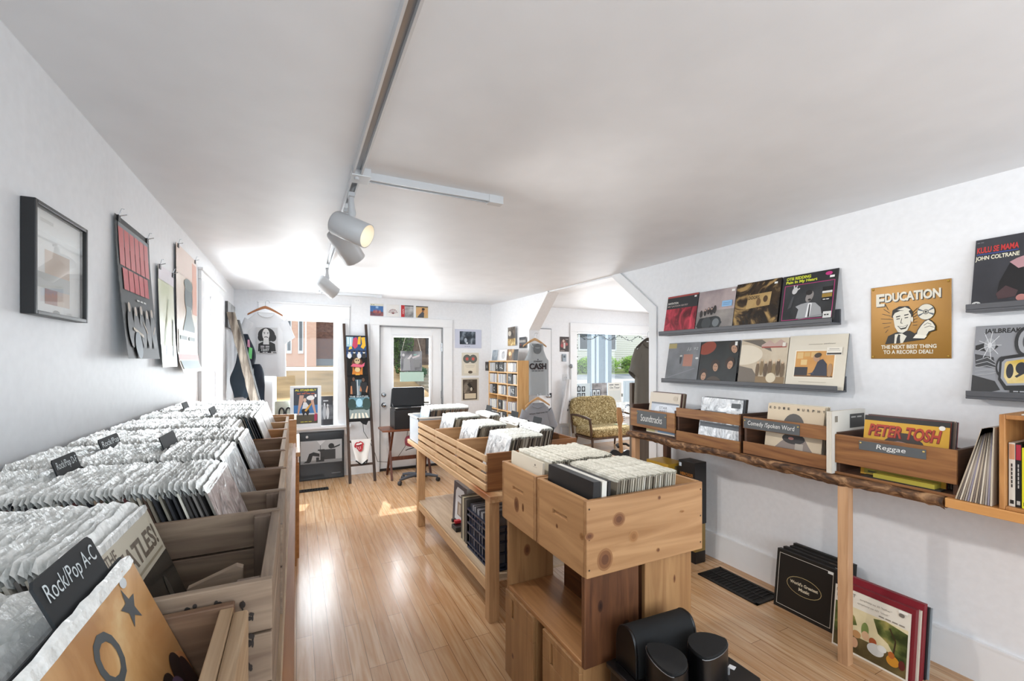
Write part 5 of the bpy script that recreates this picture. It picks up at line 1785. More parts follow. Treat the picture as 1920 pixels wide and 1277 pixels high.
# tall white sleeves between the two nearest bins
for k in range(4):
    solid('record', 'white sleeve standing on edge between the comedy bin and the Reggae bin', 'record', (2.50, 1.327 - k * 0.0062, SH + 0.0005), (0, 0, 0), (0, 0, 0), (0.32, 0.0052, 0.322), '#ddd5c6', 'white sleeves between the bins')
cover('record', 'off-white record with a dark printed corner, its face turned out beside the Reggae bin', 'record', (2.66, 1.3065, SH + 0.0005), (0, 0, 0), 0.32, 0.324, 0.0016, [('r', 0, 0, 1, 1, '#dcd8ce'), ('r', 0.52, 0.70, 0.97, 0.93, '#3f403f'), ('r', 0.56, 0.866, 0.7004, 0.89, '#b9bab6'), ('r', 0.74, 0.866, 0.8804, 0.89, '#b9bab6'), ('r', 0.08, 0.82, 0.16, 0.92, '#8a8479')], side='#cfcabd')
binrec('yellow record lettered PETER TOSH in red, front of the Reggae bin', 1.06, 2.60, 0.330, 0.300, [
    ('r', 0, 0, 1, 1, '#d5a22c'), ('r', 0, 0.92, 1, 1, '#1e1c1c'), ('p', [(0.14, 0.36), (0.28, 0.62), (0.42, 0.76), (0.58, 0.76), (0.72, 0.64), (0.84, 0.36)], '#3a302b'), ('e', 0.46, 0.50, 0.17, 0.12, '#a88a86'), ('e', 0.66, 0.48, 0.12, 0.1, '#5d4a44'),
    ('t', 'PETER TOSH', 0.065, 0.655, 0.20, 0.86, '#6d1410', 0.22, 0.055), ('t', 'PETER TOSH', 0.06, 0.665, 0.20, 0.86, '#b23a22', 0.22, 0.02), ('e', 0.92, 0.90, 0.035, 0.035, '#efeae0'), ('r', 0.05, 0.02, 0.95, 0.10, '#a89a36'), ('r', 0.1, 0.046, 0.2248, 0.07, '#3d4214'), ('r', 0.26, 0.046, 0.3848, 0.07, '#3d4214'), ('r', 0.42, 0.046, 0.5448, 0.07, '#3d4214'), ('r', 0.58, 0.046, 0.7048, 0.07, '#3d4214'), ('r', 0.74, 0.046, 0.8648, 0.07, '#3d4214')], '#3a2a26', 5, ['#a8443c', '#3b3533', '#7c6a60', '#b9a99c', '#584f55'], ('in the Reggae bin', 'records in the Reggae bin'), z=SH + 0.012)
t = thing('cassette_box', 'flat yellow-green labelled box in the slot below the Reggae bin front', 'box', (2.535, 1.02, SH + 0.0122))
mb = MB()
mb.box((0, -0.13, 0), (0.05, 0.17, 0.006), pm('#2b2b2b', 0.4))
mb.box((-0.002, -0.11, 0.006), (0.05, 0.12, 0.026), pm('#a3963c', 0.4))
mb.build('case', t)
# leaning records at the end of the slab
for k in range(15):
    y = 0.838 - k * 0.0075
    lean = 14.5 - k * 0.95
    o = MB()
    o.box((0, 0, 0), (0.315, 0.005, 0.318), pm(['#b3a48f', '#8c7f70', '#c6b9a5', '#6b6058', '#a49a90', '#7b6d64', '#cfc4b2', '#8b8490'][(k * 3) % 8], 0.6))
    ob = o.build('record')
    ob.location = (2.515, y - 0.006, SH + 0.001)
    ob.rotation_euler = (RX(lean), 0, 0)
    tag(ob, 'worn record leaning with others between the Reggae bin and the book box', 'record', 'leaning records by the book box')
# book box
bkw = wood('#9a6536', '#bd8750', 'z', 0.8, 0.45)
t = thing('book_box', 'tall open wooden box at the right edge, holding books', 'box', (2.51, 0.52, SH))
for a, nm in (((0, 0.168, 0, 0.30, 0.186, 0.375), 'side_panel'), ((0, -0.186, 0, 0.30, -0.168, 0.375), 'side_panel'), ((0, -0.168, 0, 0.30, 0.168, 0.014), 'bottom'), ((0, -0.168, 0.357, 0.30, 0.168, 0.375), 'top'), ((0.288, -0.168, 0.014, 0.30, 0.168, 0.357), 'back_panel')):
    mb = MB()
    mb.box(a[:3], a[3:], bkw)
    mb.build(nm, t, 0.003)
yy = 0.684
for (w, h, col, top, txt, lab) in ((0.017, 0.250, '#d6cfc4', '#c98f6a', 'Love Rain and the Girl of the Soul', 'pale paperback with a peach-topped spine, leftmost in the book box'), (0.015, 0.250, '#161517', '#a3273a', 'the world of music', 'black paperback with a red band on its spine, second in the book box'),
                                   (0.022, 0.235, '#d9d02c', '#d9d02c', 'music is history', 'bright yellow paperback, third in the book box'), (0.02, 0.26, '#2f4a4f', '#2f4a4f', 'guitar', 'dark teal book beside the bright yellow one')):
    mb = MB()
    mb.box((0.02, -w, 0), (0.19, 0, h), pm(col, 0.45))
    mb.M = Matrix.Translation((0.02, -w / 2, 0)) @ Matrix.Rotation(RX(-90), 4, 'Z')
    ink = '#2a2624' if col != '#161517' else '#b9b3ac'
    mb.art([('r', 0.06, 0.74, 0.94, 0.98, top), ('r', 0.2, 0.04, 0.8, 0.10, ink)], w, h)
    mb.art([('r', 0.40, 0.30 + 0.065 * q, 0.62, 0.35 + 0.065 * q, ink) for q in range(6)], w, h, -0.001)
    o = mb.build('book')
    o.location = (2.51, yy, SH + 0.0145)
    tag(o, lab, 'book')
    yy -= w + 0.0015
for k in range(3):
    solid('magazine', ['grey-white magazine at the bottom of the pile on the book box', 'white magazine in the middle of the pile on the book box', 'black magazine on top of the pile on the book box'][k], 'magazine', (2.53, 0.52, SH + 0.376 + 0.0045 * k), (0, 0, 0), (0, -0.15, 0), (0.24, 0.13 - 0.02 * k, 0.004), ['#d9d4ca', '#e4e1da', '#222327'][k])

# ---------------------------------------------------------------- under the shelf
t = thing('cardboard_box', 'black box with orange lettering under the shelf, standing on a smaller box', 'box', (2.7825, 2.45, 0.30))
mb = MB()
mb.box((-0.0625, -0.08, 0), (0.0625, 0.08, 0.475), pm('#1a191a', 0.35))
mb.build('carton', t, 0.003)
mb = MB()
mb.M = Matrix.Translation((-0.063, 0, 0)) @ Matrix.Rotation(RX(-90), 4, 'Z')
mb.art([('t', 'HERCULES', 0.12, 0.76, 0.05, 0.76, '#b9772f', 0, 0.02), ('r', 0.2, 0.6952, 0.356, 0.7162, '#cfcabd'), ('r', 0.4, 0.6952, 0.556, 0.7162, '#cfcabd'), ('r', 0.6, 0.6952, 0.756, 0.7162, '#cfcabd'), ('r', 0.05, 0.90, 0.2, 0.96, '#c9d6e2'), ('r', 0.1, 0.3, 0.9, 0.55, '#2b2926')], 0.16, 0.475)
mb.build('lettering', t)
t = thing('cardboard_box', 'short gold and black box on the floor under the lettered black box', 'box', (2.79, 2.45, 0))
mb = MB()
mb.box((-0.06, -0.075, 0.09), (0.05, 0.075, 0.30), pm('#8f7338', 0.4))
mb.box((-0.06, -0.075, 0), (0.05, 0.075, 0.09), pm('#151415', 0.4))
mb.build('carton', t, 0.003)
t = thing('cardboard_box', 'mustard-yellow box under the far end of the shelf', 'box', (2.74, 2.70, 0.33))
mb = MB()
mb.box((-0.09, -0.13, 0), (0.10, 0.11, 0.40), pm('#b8902c', 0.4))
mb.build('carton', t, 0.003)
mb = MB()
mb.box((-0.02, -0.1305, 0.27), (0.09, -0.13, 0.38), pm('#7a6a48', 0.4))
mb.build('printed_panel', t)
t = thing('storage_box', 'plain brown box on the floor below the mustard-yellow one', 'box', (2.74, 2.70, 0))
mb = MB()
mb.box((-0.085, -0.12, 0), (0.10, 0.11, 0.33), pm('#8b6d4a', 0.6))
mb.build('carton', t, 0.003)

# black record albums leaning at the foot of the right wall
LW = (-RX(7), 0, RX(-90))
FLR = 0.0005
gold = '#b9a878'
cover('box_set', 'black album lettered World\'s Greatest Music in a gold oval, on the floor by the wall', 'box set', (2.738, 1.598, FLR), LW, 0.345, 0.355, 0.034, [
    ('r', 0, 0, 1, 1, '#191817'), ('l', [(0.05, 0.06), (0.95, 0.06), (0.95, 0.94), (0.05, 0.94), (0.05, 0.06)], 0.008, '#cfcbbf'), ('e', 0.50, 0.50, 0.295, 0.155, gold), ('e', 0.50, 0.50, 0.285, 0.147, '#1c1a18'), ('t', "World's Greatest", 0.265, 0.505, 0.055, 0.47, '#d6cdb4', 0, 0.03), ('t', 'Music', 0.42, 0.42, 0.055, 0.18, '#d6cdb4', 0, 0.03), ('r', 0.87, 0.90, 0.95, 0.94, price)], side=mottle('#0f0e0d', '#2c2824', 30, 0.6, c='#191715', lo=0.4, hi=0.75))
for k, (dx, hh, dy) in enumerate(((0.038, 0.362, -0.012), (0.076, 0.366, -0.03), (0.112, 0.375, -0.03))):
    cover('box_set', ['black album right behind the lettered one on the floor', 'second worn black album behind the lettered one', 'tallest black album at the back, against the wall'][k], 'box set', (2.738 + dx, 1.598 + dy, FLR), LW, 0.345, hh, 0.032, [('r', 0, 0, 1, 1, '#201d1b'), ('r', 0.88, 0.93, 0.97, 0.97, price)], side=mottle('#100f0e', '#5a4c3c', 24, 0.7, c='#1b1816', lo=0.45, hi=0.8))
tree_m = mottle('#2f3a1e', '#a89a5a', 9, 0.3, c='#5f6a38', lo=0.4, hi=0.62)
cover('record', 'white-bordered record with a painted garden party, leaning in front of the red binders', 'record', (2.645, 1.217, FLR), LW, 0.332, 0.322, 0.006, [
    ('r', 0, 0, 1, 1, '#e6e0d2'), ('r', 0.02, 0.03, 0.98, 0.74, mottle('#c9b98a', '#efe3bd', 4, 0.3)), ('r', 0.02, 0.03, 0.98, 0.30, mottle('#3a3220', '#7d6c44', 6, 0.3)), ('p', [(0.02, 0.25), (0.02, 0.74), (0.12, 0.74), (0.30, 0.60), (0.34, 0.48), (0.2, 0.42), (0.15, 0.25)], tree_m), ('p', [(0.55, 0.70), (0.70, 0.74), (0.98, 0.68), (0.98, 0.2), (0.85, 0.26), (0.75, 0.42), (0.62, 0.50)], tree_m),
    ('l', [(0.82, 0.28), (0.84, 0.5), (0.76, 0.66)], 0.02, '#3b2c1c'), ('e', 0.45, 0.46, 0.05, 0.12, '#7b8a4c'),
    ('e', 0.34, 0.34, 0.06, 0.06, '#b98a5a'), ('e', 0.46, 0.38, 0.05, 0.07, '#d9b08a'), ('e', 0.56, 0.34, 0.05, 0.06, '#a5532f'), ('e', 0.60, 0.24, 0.11, 0.09, '#cfcfc9'), ('e', 0.68, 0.30, 0.06, 0.05, '#dcdcd6'), ('e', 0.82, 0.20, 0.08, 0.08, '#c98a2c'), ('e', 0.80, 0.28, 0.04, 0.05, '#b0622c'), ('e', 0.93, 0.2, 0.04, 0.07, '#5f2420'), ('e', 0.32, 0.2, 0.05, 0.08, '#c79a78'), ('e', 0.14, 0.28, 0.06, 0.05, '#c9b08a'),
    ('t', 'MOZART', 0.03, 0.90, 0.055, 0.27, '#55504a'), ('t', 'HAYDN', 0.04, 0.82, 0.055, 0.22, '#55504a'), ('t', 'symphony no 35 "haffner"', 0.36, 0.89, 0.035, 0.42, '#7d766c', 0.2), ('t', 'symphony no 101 "clock"', 0.33, 0.82, 0.035, 0.42, '#7d766c', 0.2), ('r', 0.62, 0.7695, 0.6863, 0.7875, '#8d867b'), ('r', 0.705, 0.7695, 0.7713, 0.7875, '#8d867b'), ('r', 0.79, 0.7695, 0.8563, 0.7875, '#8d867b'), ('r', 0.875, 0.7695, 0.9413, 0.7875, '#8d867b'), ('e', 0.90, 0.93, 0.035, 0.03, '#77726a'), ('r', 0.86, 0.96, 0.97, 1.0, '#f2efe6')], side='#d9d3c4')
LW2 = (-RX(7), 0, RX(-90))
for k, (sc, th, hh, lab) in enumerate((('#7d1f2a', 0.03, 0.345, 'dark red binder right behind the painted garden record'), ('#d9d2c2', 0.018, 0.335, 'cream-edged record box between the two dark red binders'), ('#84202c', 0.03, 0.365, 'taller dark red binder near the wall'), ('#1f1f22', 0.014, 0.345, 'black record sleeve behind the red binders'), ('#9aa4ab', 0.008, 0.34, 'grey-blue record sleeve against the wall behind the red binders'))):
    dx = (0.012, 0.044, 0.064, 0.097, 0.113)[k]
    cover('record_binder', lab, 'binder', (2.645 + dx, 1.205 - 0.006 * k, FLR), LW2, 0.335, hh, th, [('r', 0, 0, 1, 1, sc)], side=sc)
# ---------------------------------------------------------------- left wall: framed picture and posters
def clip(mb, x, z, y=0.0):
    """binder clip on a nail, wall plane x/z facing -y"""
    mb.prism([(x - 0.016, z - 0.02), (x + 0.016, z - 0.02), (x + 0.010, z + 0.006), (x - 0.010, z + 0.006)], y - 0.012, y - 0.002, pm('#242426', 0.4))
    mb.tube([(x - 0.008, y - 0.012, z + 0.004), (x - 0.014, y - 0.022, z + 0.03), (x + 0.002, y - 0.026, z + 0.034)], 0.0018, chrome, 6)
    mb.tube([(x + 0.008, y - 0.006, z + 0.004), (x + 0.02, y - 0.03, z + 0.016)], 0.0022, chrome, 6)


def facing(yaw):
    return (0, 0, RX(yaw))


t = thing('framed_picture', 'black-framed picture behind glass with a wide white mat, nearest on the left wall', 'picture', (XL + 0.001, 1.865, 1.687), facing(90))
W_, H_ = 0.345, 0.327
fr = pm('#1c1c1d', 0.35)
mb = MB()
for a in ((-W_ / 2, 0, -W_ / 2 + 0.012, H_), (W_ / 2 - 0.012, 0, W_ / 2, H_), (-W_ / 2 + 0.012, 0, W_ / 2 - 0.012, 0.012), (-W_ / 2 + 0.012, H_ - 0.012, W_ / 2 - 0.012, H_)):
    mb.box((a[0], -0.032, a[1]), (a[2], 0, a[3]), fr)
mb.build('frame', t, 0.002)
mb = MB()
mb.box((-W_ / 2 + 0.012, -0.014, 0.012), (W_ / 2 - 0.012, -0.006, H_ - 0.012), pm('#e6e8e6', 0.5))
mb.art([('r', 0.28, 0.12, 0.74, 0.62, '#cbb9a8'), ('r', 0.28, 0.12, 0.50, 0.30, '#a07a6c'), ('r', 0.05, 0.26, 0.74, 0.40, '#b9bcb9'), ('e', 0.48, 0.055, 0.06, 0.02, '#8b8d8b'), ('r', 0.2, 0.86, 0.42, 0.89, '#c9cbc8')], W_, H_, -0.014)
mb.build('mat_and_print', t)
mb = MB()
mb.box((-W_ / 2 + 0.012, -0.026, 0.012), (W_ / 2 - 0.012, -0.024, H_ - 0.012), GLASS)
mb.build('glass_pane', t)


def hung_poster(label, y0, y1, z0, z1, items, bulge=0.05, curl=0.0):
    """paper hung from two clips on the left wall, its lower part standing off the wall"""
    w, h = y1 - y0, z1 - z0
    t = thing('poster', label, 'poster', (XL + 0.002, (y0 + y1) / 2, z0), facing(90))
    mb = MB()
    # board of paper as two curved skins with the printing between heights mapped onto it
    def off(v):
        return -(0.010 + bulge * (1 - v) ** 1.5 + curl * max(0, 0.12 - v))
    n = 12
    vs, fs = [], []
    base = items[0][5] if items[0][0] == 'r' else '#888888'
    bm = base if not isinstance(base, str) else pm(base, 0.35)
    mb.grid(lambda u, v: ((u - 0.5) * w, off(v), v * h), 2, n, bm)
    mb.grid(lambda u, v: ((0.5 - u) * w, off(v) + 0.0012, v * h), 2, n, pm('#d6d6d4', 0.5))
    k0 = len(mb.v)
    mb.art(items[1:], w, h, 0.0)
    for k in range(k0, len(mb.v)):
        x, y, z = mb.v[k]
        mb.v[k] = (x, y + off(min(1, max(0, z / h))) - 0.0012, z)
    mb.build('sheet', t)
    for s in (-0.42, 0.42):
        mb = MB()
        clip(mb, s * w, h - 0.004, -0.004)
        mb.build('clip', t)
    return t


gloss_blk = mottle('#0f1112', '#1c2022', 3, 0.5)
hung_poster('black glossy poster with red block lettering above five figures, hung from two clips', 2.36, 2.83, 1.565, 2.17, [('r', 0, 0, 1, 1, gloss_blk),
    ('r', 0.06, 0.80, 0.94, 0.96, '#7e8488')] + [('r', 0.06 + 0.145 * k, 0.66, 0.19 + 0.145 * k, 0.93, '#c65a5c') for k in range(6)] + [('r', 0.10 + 0.15 * k, 0.49, 0.235 + 0.15 * k, 0.645, '#c23b40') for k in range(5)] +
    [('r', 0.42, 0.4333, 0.498, 0.4465, '#d9d9d6'), ('r', 0.52, 0.4333, 0.598, 0.4465, '#d9d9d6'), ('r', 0.62, 0.4333, 0.698, 0.4465, '#d9d9d6')] +
    sum(([('e', 0.16 + k * 0.17, 0.22, 0.085, 0.14, '#15171a'), ('e', 0.16 + k * 0.17, 0.37 - 0.02 * (k % 2), 0.035, 0.035, '#b5a594')] for k in range(5)), []) +
    [('l', [(0.20, 0.22), (0.48, 0.17)], 0.022, '#b9ad98'), ('l', [(0.52, 0.28), (0.62, 0.20)], 0.02, '#a08d78'), ('l', [(0.82, 0.2), (0.9, 0.26)], 0.02, '#a08d78'), ('e', 0.30, 0.10, 0.10, 0.10, '#5f6c76')], 0.045)
hung_poster('pale yellow-green and blue poster, small, hung between the black poster and the portrait poster', 2.99, 3.32, 1.52, 2.085, [('r', 0, 0, 1, 1, mottle('#c9cfa0', '#eef0da', 3, 0.3)),
    ('r', 0, 0.0, 1, 0.22, mottle('#a9c4dc', '#d3e2ee', 4, 0.3)), ('r', 0, 0.86, 1, 1, '#e6dfe6'), ('l', [(0.2, 0.2), (0.6, 0.7)], 0.03, '#9aa66a'), ('l', [(0.75, 0.1), (0.85, 0.5)], 0.06, '#6f7a72'), ('l', [(0.3, 0.1), (0.5, 0.6)], 0.02, '#d9d0a0')], 0.02)
hung_poster('tall faded poster with a dark head and shoulders above pink and blue bands', 3.385, 4.0, 1.48, 2.30, [('r', 0, 0, 1, 1, mottle('#d9c2ac', '#efe2d2', 3, 0.3)),
    ('r', 0, 0.78, 1, 1, '#e6d2c6'), ('r', 0.75, 0.5, 1, 0.95, '#e0a68e'), ('e', 0.55, 0.62, 0.20, 0.13, '#5d6a6b'), ('e', 0.55, 0.73, 0.21, 0.05, '#6f7b78'), ('p', [(0.25, 0.34), (0.42, 0.48), (0.44, 0.55), (0.66, 0.55), (0.7, 0.48), (0.85, 0.38), (0.85, 0.32)], '#78888a'),
    ('r', 0.04, 0.15, 0.96, 0.34, mottle('#aab3b2', '#d6d9d4', 14, 0.3)), ('r', 0.0, 0.10, 1, 0.145, '#d99a94'), ('r', 0.05, 0.03, 0.95, 0.095, '#b9cdd6')] + [('l', [(0.1 + 0.16 * k, 0.15), (0.1 + 0.16 * k, 0.34)], 0.008, '#7f8a8a') for k in range(6)] + [('r', 0.1, 0.2625, 0.412, 0.2925, '#7b8784'), ('r', 0.5, 0.2625, 0.812, 0.2925, '#7b8784')], 0.012, 0.25)
cover('canvas_print', 'small grey canvas print high in the left corner by the back wall', 'picture', (XL + 0.028, 5.88, 1.92), facing(90), 0.62, 0.28, 0.026, [('r', 0, 0, 1, 1, mottle('#8e9192', '#c6c8c8', 6, 0.4))], side='#4b4b4c')

# ---------------------------------------------------------------- back wall
BY = YB - 0.002
for k, (x0, lab, base, its) in enumerate(((0.918, 'small blue and red record sleeve, leftmost above the back door', '#3f6fa8', [('r', 0, 0.82, 1, 1, '#dcd9c9'), ('r', 0.06, 0.8805, 0.177, 0.9225, '#5f7a4a'), ('r', 0.21, 0.8805, 0.327, 0.9225, '#5f7a4a'), ('r', 0, 0, 1, 0.35, mottle('#4a3b52', '#a8615a', 14, 0.4)), ('e', 0.3, 0.35, 0.05, 0.14, '#b9503f'), ('e', 0.45, 0.38, 0.05, 0.14, '#c96b52'), ('e', 0.6, 0.35, 0.05, 0.14, '#a8443c'), ('e', 0.75, 0.36, 0.05, 0.13, '#c27a5d'), ('r', 0.42, 0.62, 0.62, 0.8, '#8fb4da')]),
        (1.143, 'small white record sleeve with a fan of dark pins, second above the back door', '#e9e7e4', [('l', [(0.5, 0.22), (0.5 + 0.33 * math.cos(RX(20 + 20 * k)), 0.24 + 0.36 * math.sin(RX(20 + 20 * k)))], 0.025, ['#3d3f45', '#a03a3a'][k % 2]) for k in range(8)] + [('e', 0.5 + 0.33 * math.cos(RX(20 + 20 * k)), 0.24 + 0.36 * math.sin(RX(20 + 20 * k)), 0.035, 0.035, '#6b1f24') for k in range(8)]),
        (1.345, 'small red-banded black and white record sleeve, third above the back door', '#8f8f90', [('r', 0.28, 0, 1, 1, mottle('#3b3b3c', '#dcdcdc', 6, 0.4)), ('r', 0, 0, 0.28, 1, '#c2262b'), ('r', 0.28, 0.93, 1, 1, '#1b1b1b'), ('t', 'style', 0.22, 0.25, 0.12, 0.42, '#efe9e4', 0.1, 0.02, 90)]),
        (1.56, 'small tan record sleeve with a figure in profile, rightmost above the back door', '#cfb07a', [('r', 0, 0.92, 1, 1, '#2f2b28'), ('e', 0.5, 0.5, 0.5, 0.4, '#d9a870'), ('p', [(0.1, 0.02), (0.3, 0.3), (0.5, 0.52), (0.68, 0.45), (0.66, 0.02)], '#4c5057'), ('e', 0.58, 0.62, 0.10, 0.14, '#8b5f42'), ('e', 0.60, 0.75, 0.13, 0.10, '#2a2320')]))):
    cover('record_sleeve', lab, 'record', (x0 + 0.09, BY - 0.003, 2.187), (0, 0, 0), 0.178, 0.17, 0.003, [('r', 0, 0, 1, 1, base)] + its, side='#cfcfcc')
cover('poster', 'landscape print of a dark stage photo on pale lilac paper, right of the back door', 'poster', (2.372, BY - 0.002, 1.752), (0, 0, 0), 0.436, 0.288, 0.002, [('r', 0, 0, 1, 1, '#c9cddd'), ('r', 0.18, 0.20, 0.77, 0.89, mottle('#1b222b', '#8d99a5', 9, 0.3, c='#39434e')), ('e', 0.40, 0.42, 0.05, 0.12, '#aab6c2'), ('e', 0.45, 0.27, 0.04, 0.05, '#cfd6dc'), ('l', [(0.62, 0.25), (0.63, 0.5)], 0.02, '#b9c2ca'), ('r', 0.36, 0.086, 0.4172, 0.11, '#8f95a6'), ('r', 0.4333, 0.086, 0.4905, 0.11, '#8f95a6'), ('r', 0.5067, 0.086, 0.5639, 0.11, '#8f95a6')], side='#dcdfe8')
t = thing('poster', 'cream certificate with two overlapping records, below the lilac print', 'poster', (2.404, BY - 0.002, 1.33), (0, 0, 0))
mb = MB()
mb.box((-0.139, 0, 0), (0.139, 0.002, 0.352), pm('#dcd6c6', 0.4))
mb.art([('e', 0.31, 0.73, 0.23, 0.185, '#5c5d58'), ('e', 0.31, 0.73, 0.18, 0.145, '#6c6d67'), ('e', 0.31, 0.73, 0.085, 0.07, '#c9635a'), ('e', 0.67, 0.73, 0.23, 0.185, '#5f605a'), ('e', 0.67, 0.73, 0.18, 0.145, '#70716b'), ('e', 0.67, 0.73, 0.085, 0.07, '#d2665c'), ('r', 0.13, 0.10, 0.84, 0.50, '#e9e0cc'), ('r', 0.2, 0.42, 0.76, 0.435, '#a89f8c'), ('r', 0.25, 0.36, 0.7, 0.37, '#b9b09c'), ('e', 0.50, 0.15, 0.13, 0.06, '#5d5348')], 0.278, 0.352)
mb.build('sheet', t)
t = thing('poster', 'brown-toned print above a cream caption panel, lowest right of the back door', 'poster', (2.404, BY - 0.002, 0.945), (0, 0, 0))
mb = MB()
mb.box((-0.142, 0, 0), (0.142, 0.002, 0.35), pm('#d6d0c2', 0.4))
mb.art([('r', 0.07, 0.04, 0.90, 0.93, '#4f463c'), ('e', 0.3, 0.55, 0.2, 0.28, mottle('#4c443c', '#8d8375', 9, 0.4)), ('p', [(0.32, 0.72), (0.45, 0.8), (0.72, 0.50), (0.62, 0.42)], '#2d2823'), ('p', [(0.12, 0.35), (0.32, 0.68), (0.36, 0.60), (0.2, 0.33)], '#8d8274'), ('e', 0.56, 0.50, 0.06, 0.08, '#d3cab8'), ('r', 0.14, 0.07, 0.86, 0.33, '#2d2823'), ('r', 0.17, 0.085, 0.83, 0.315, '#d9ccb2'), ('r', 0.3, 0.8545, 0.4404, 0.8725, '#a99e8c'), ('r', 0.48, 0.8545, 0.6204, 0.8725, '#a99e8c')], 0.284, 0.35)
mb.build('sheet', t)

# window sill things
t = thing('framed_poster', 'white-framed poster lettered AL STAEHELY in yellow, standing on the window sill', 'poster', (0.108, 6.262, 0.7005), (-RX(4), 0, 0))
W_, H_ = 0.365, 0.53
mb = MB()
for a in ((-W_ / 2, 0, -W_ / 2 + 0.042, H_), (W_ / 2 - 0.042, 0, W_ / 2, H_), (-W_ / 2 + 0.042, 0, W_ / 2 - 0.042, 0.042), (-W_ / 2 + 0.042, H_ - 0.028, W_ / 2 - 0.042, H_)):
    mb.box((a[0], -0.012, a[1]), (a[2], 0.012, a[3]), pm('#e3e6e8', 0.4))
mb.build('frame', t, 0.002)
mb = MB()
mb.box((-W_ / 2 + 0.042, -0.004, 0.042), (W_ / 2 - 0.042, 0.004, H_ - 0.028), pm('#262a38', 0.3))
w, h = W_ - 0.084, H_ - 0.07
k0 = len(mb.v)
mb.art([('r', 0, 0.28, 1, 0.52, '#3f78b4'), ('r', 0, 0.25, 1, 0.29, '#cfd4da'), ('r', 0, 0, 1, 0.25, '#4f4a3c'), ('p', [(0.24, 0.80), (0.42, 0.80), (0.38, 0.62), (0.26, 0.40), (0.20, 0.25), (0.15, 0.25), (0.18, 0.45)], '#c9a08c'), ('p', [(0.66, 0.80), (0.82, 0.80), (0.84, 0.6), (0.95, 0.25), (0.88, 0.25), (0.74, 0.55)], '#c9a08c'),
        ('p', [(0.34, 0.40), (0.40, 0.60), (0.52, 0.60), (0.62, 0.50), (0.58, 0.40)], '#e6e8ea'), ('e', 0.46, 0.66, 0.065, 0.06, '#d9b9a4'), ('p', [(0.32, 0.36), (0.40, 0.20), (0.48, 0.32), (0.58, 0.2), (0.66, 0.34), (0.6, 0.42), (0.36, 0.42)], '#17171c'), ('p', [(0.44, 0.36), (0.56, 0.46), (0.72, 0.58), (0.74, 0.54), (0.62, 0.42), (0.52, 0.34)], '#d9a03a'), ('p', [(0.85, 0.25), (0.98, 0.28), (0.97, 0.08), (0.86, 0.06)], '#b0365a'),
        ('e', 0.70, 0.72, 0.17, 0.065, '#eeeeee'), ('r', 0.87, 0.74, 0.95, 0.82, '#f3f3f3'), ('t', 'AL STAEHELY', 0.05, 0.915, 0.055, 0.90, '#e0d53a', 0, 0.03), ('t', 'AND', 0.43, 0.875, 0.022, 0.14, '#d2542e'), ('r', 0.14, 0.8345, 0.2921, 0.8525, '#d9622e'), ('r', 0.335, 0.8345, 0.4871, 0.8525, '#d9622e'), ('r', 0.53, 0.8345, 0.6821, 0.8525, '#d9622e'), ('r', 0.725, 0.8345, 0.8771, 0.8525, '#d9622e'), ('r', 0.28, 0.0445, 0.41, 0.0625, '#c9c13a'), ('r', 0.4467, 0.0445, 0.5767, 0.0625, '#c9c13a'), ('r', 0.6133, 0.0445, 0.7433, 0.0625, '#c9c13a')], w, h, -0.004)
for k in range(k0, len(mb.v)):
    x, y, z = mb.v[k]
    mb.v[k] = (x, y, z + 0.042)
mb.build('print', t)
cover('photo_print', 'black and white photo of two figures leaning at the right side of the back window', 'photo', (0.365, 6.315, 0.7005), (-RX(3), 0, 0), 0.155, 0.385, 0.004, [('r', 0, 0, 1, 1, '#38383b'), ('r', 0, 0.2, 1, 0.7, mottle('#2e2e31', '#6d6d70', 12, 0.3)), ('e', 0.3, 0.45, 0.13, 0.25, '#9a9a9c'), ('e', 0.55, 0.42, 0.12, 0.22, '#c4c4c5'), ('e', 0.30, 0.72, 0.06, 0.05, '#bcbcbd'), ('e', 0.55, 0.68, 0.06, 0.05, '#d0d0d0'), ('r', 0.2, 0.82, 0.6, 0.86, '#bdbdbf')], side='#c9c9c9')
t = thing('hanging_sign', 'white card with black sandal shapes standing at the left side of the back window', 'card', (-0.15, 6.30, 0.7005), (-RX(3), 0, 0))
mb = MB()
mb.box((-0.10, 0, 0), (0.10, 0.003, 0.34), pm('#c9cdbf', 0.5))
for x in (-0.02, 0.055):
    mb.tube([(x + 0.028 * math.cos(a), -0.008, 0.19 + 0.065 * math.sin(a)) for a in [i * math.pi / 8 for i in range(17)]], 0.009, pm('#2d2d2f', 0.5), 6)
mb.build('card', t)

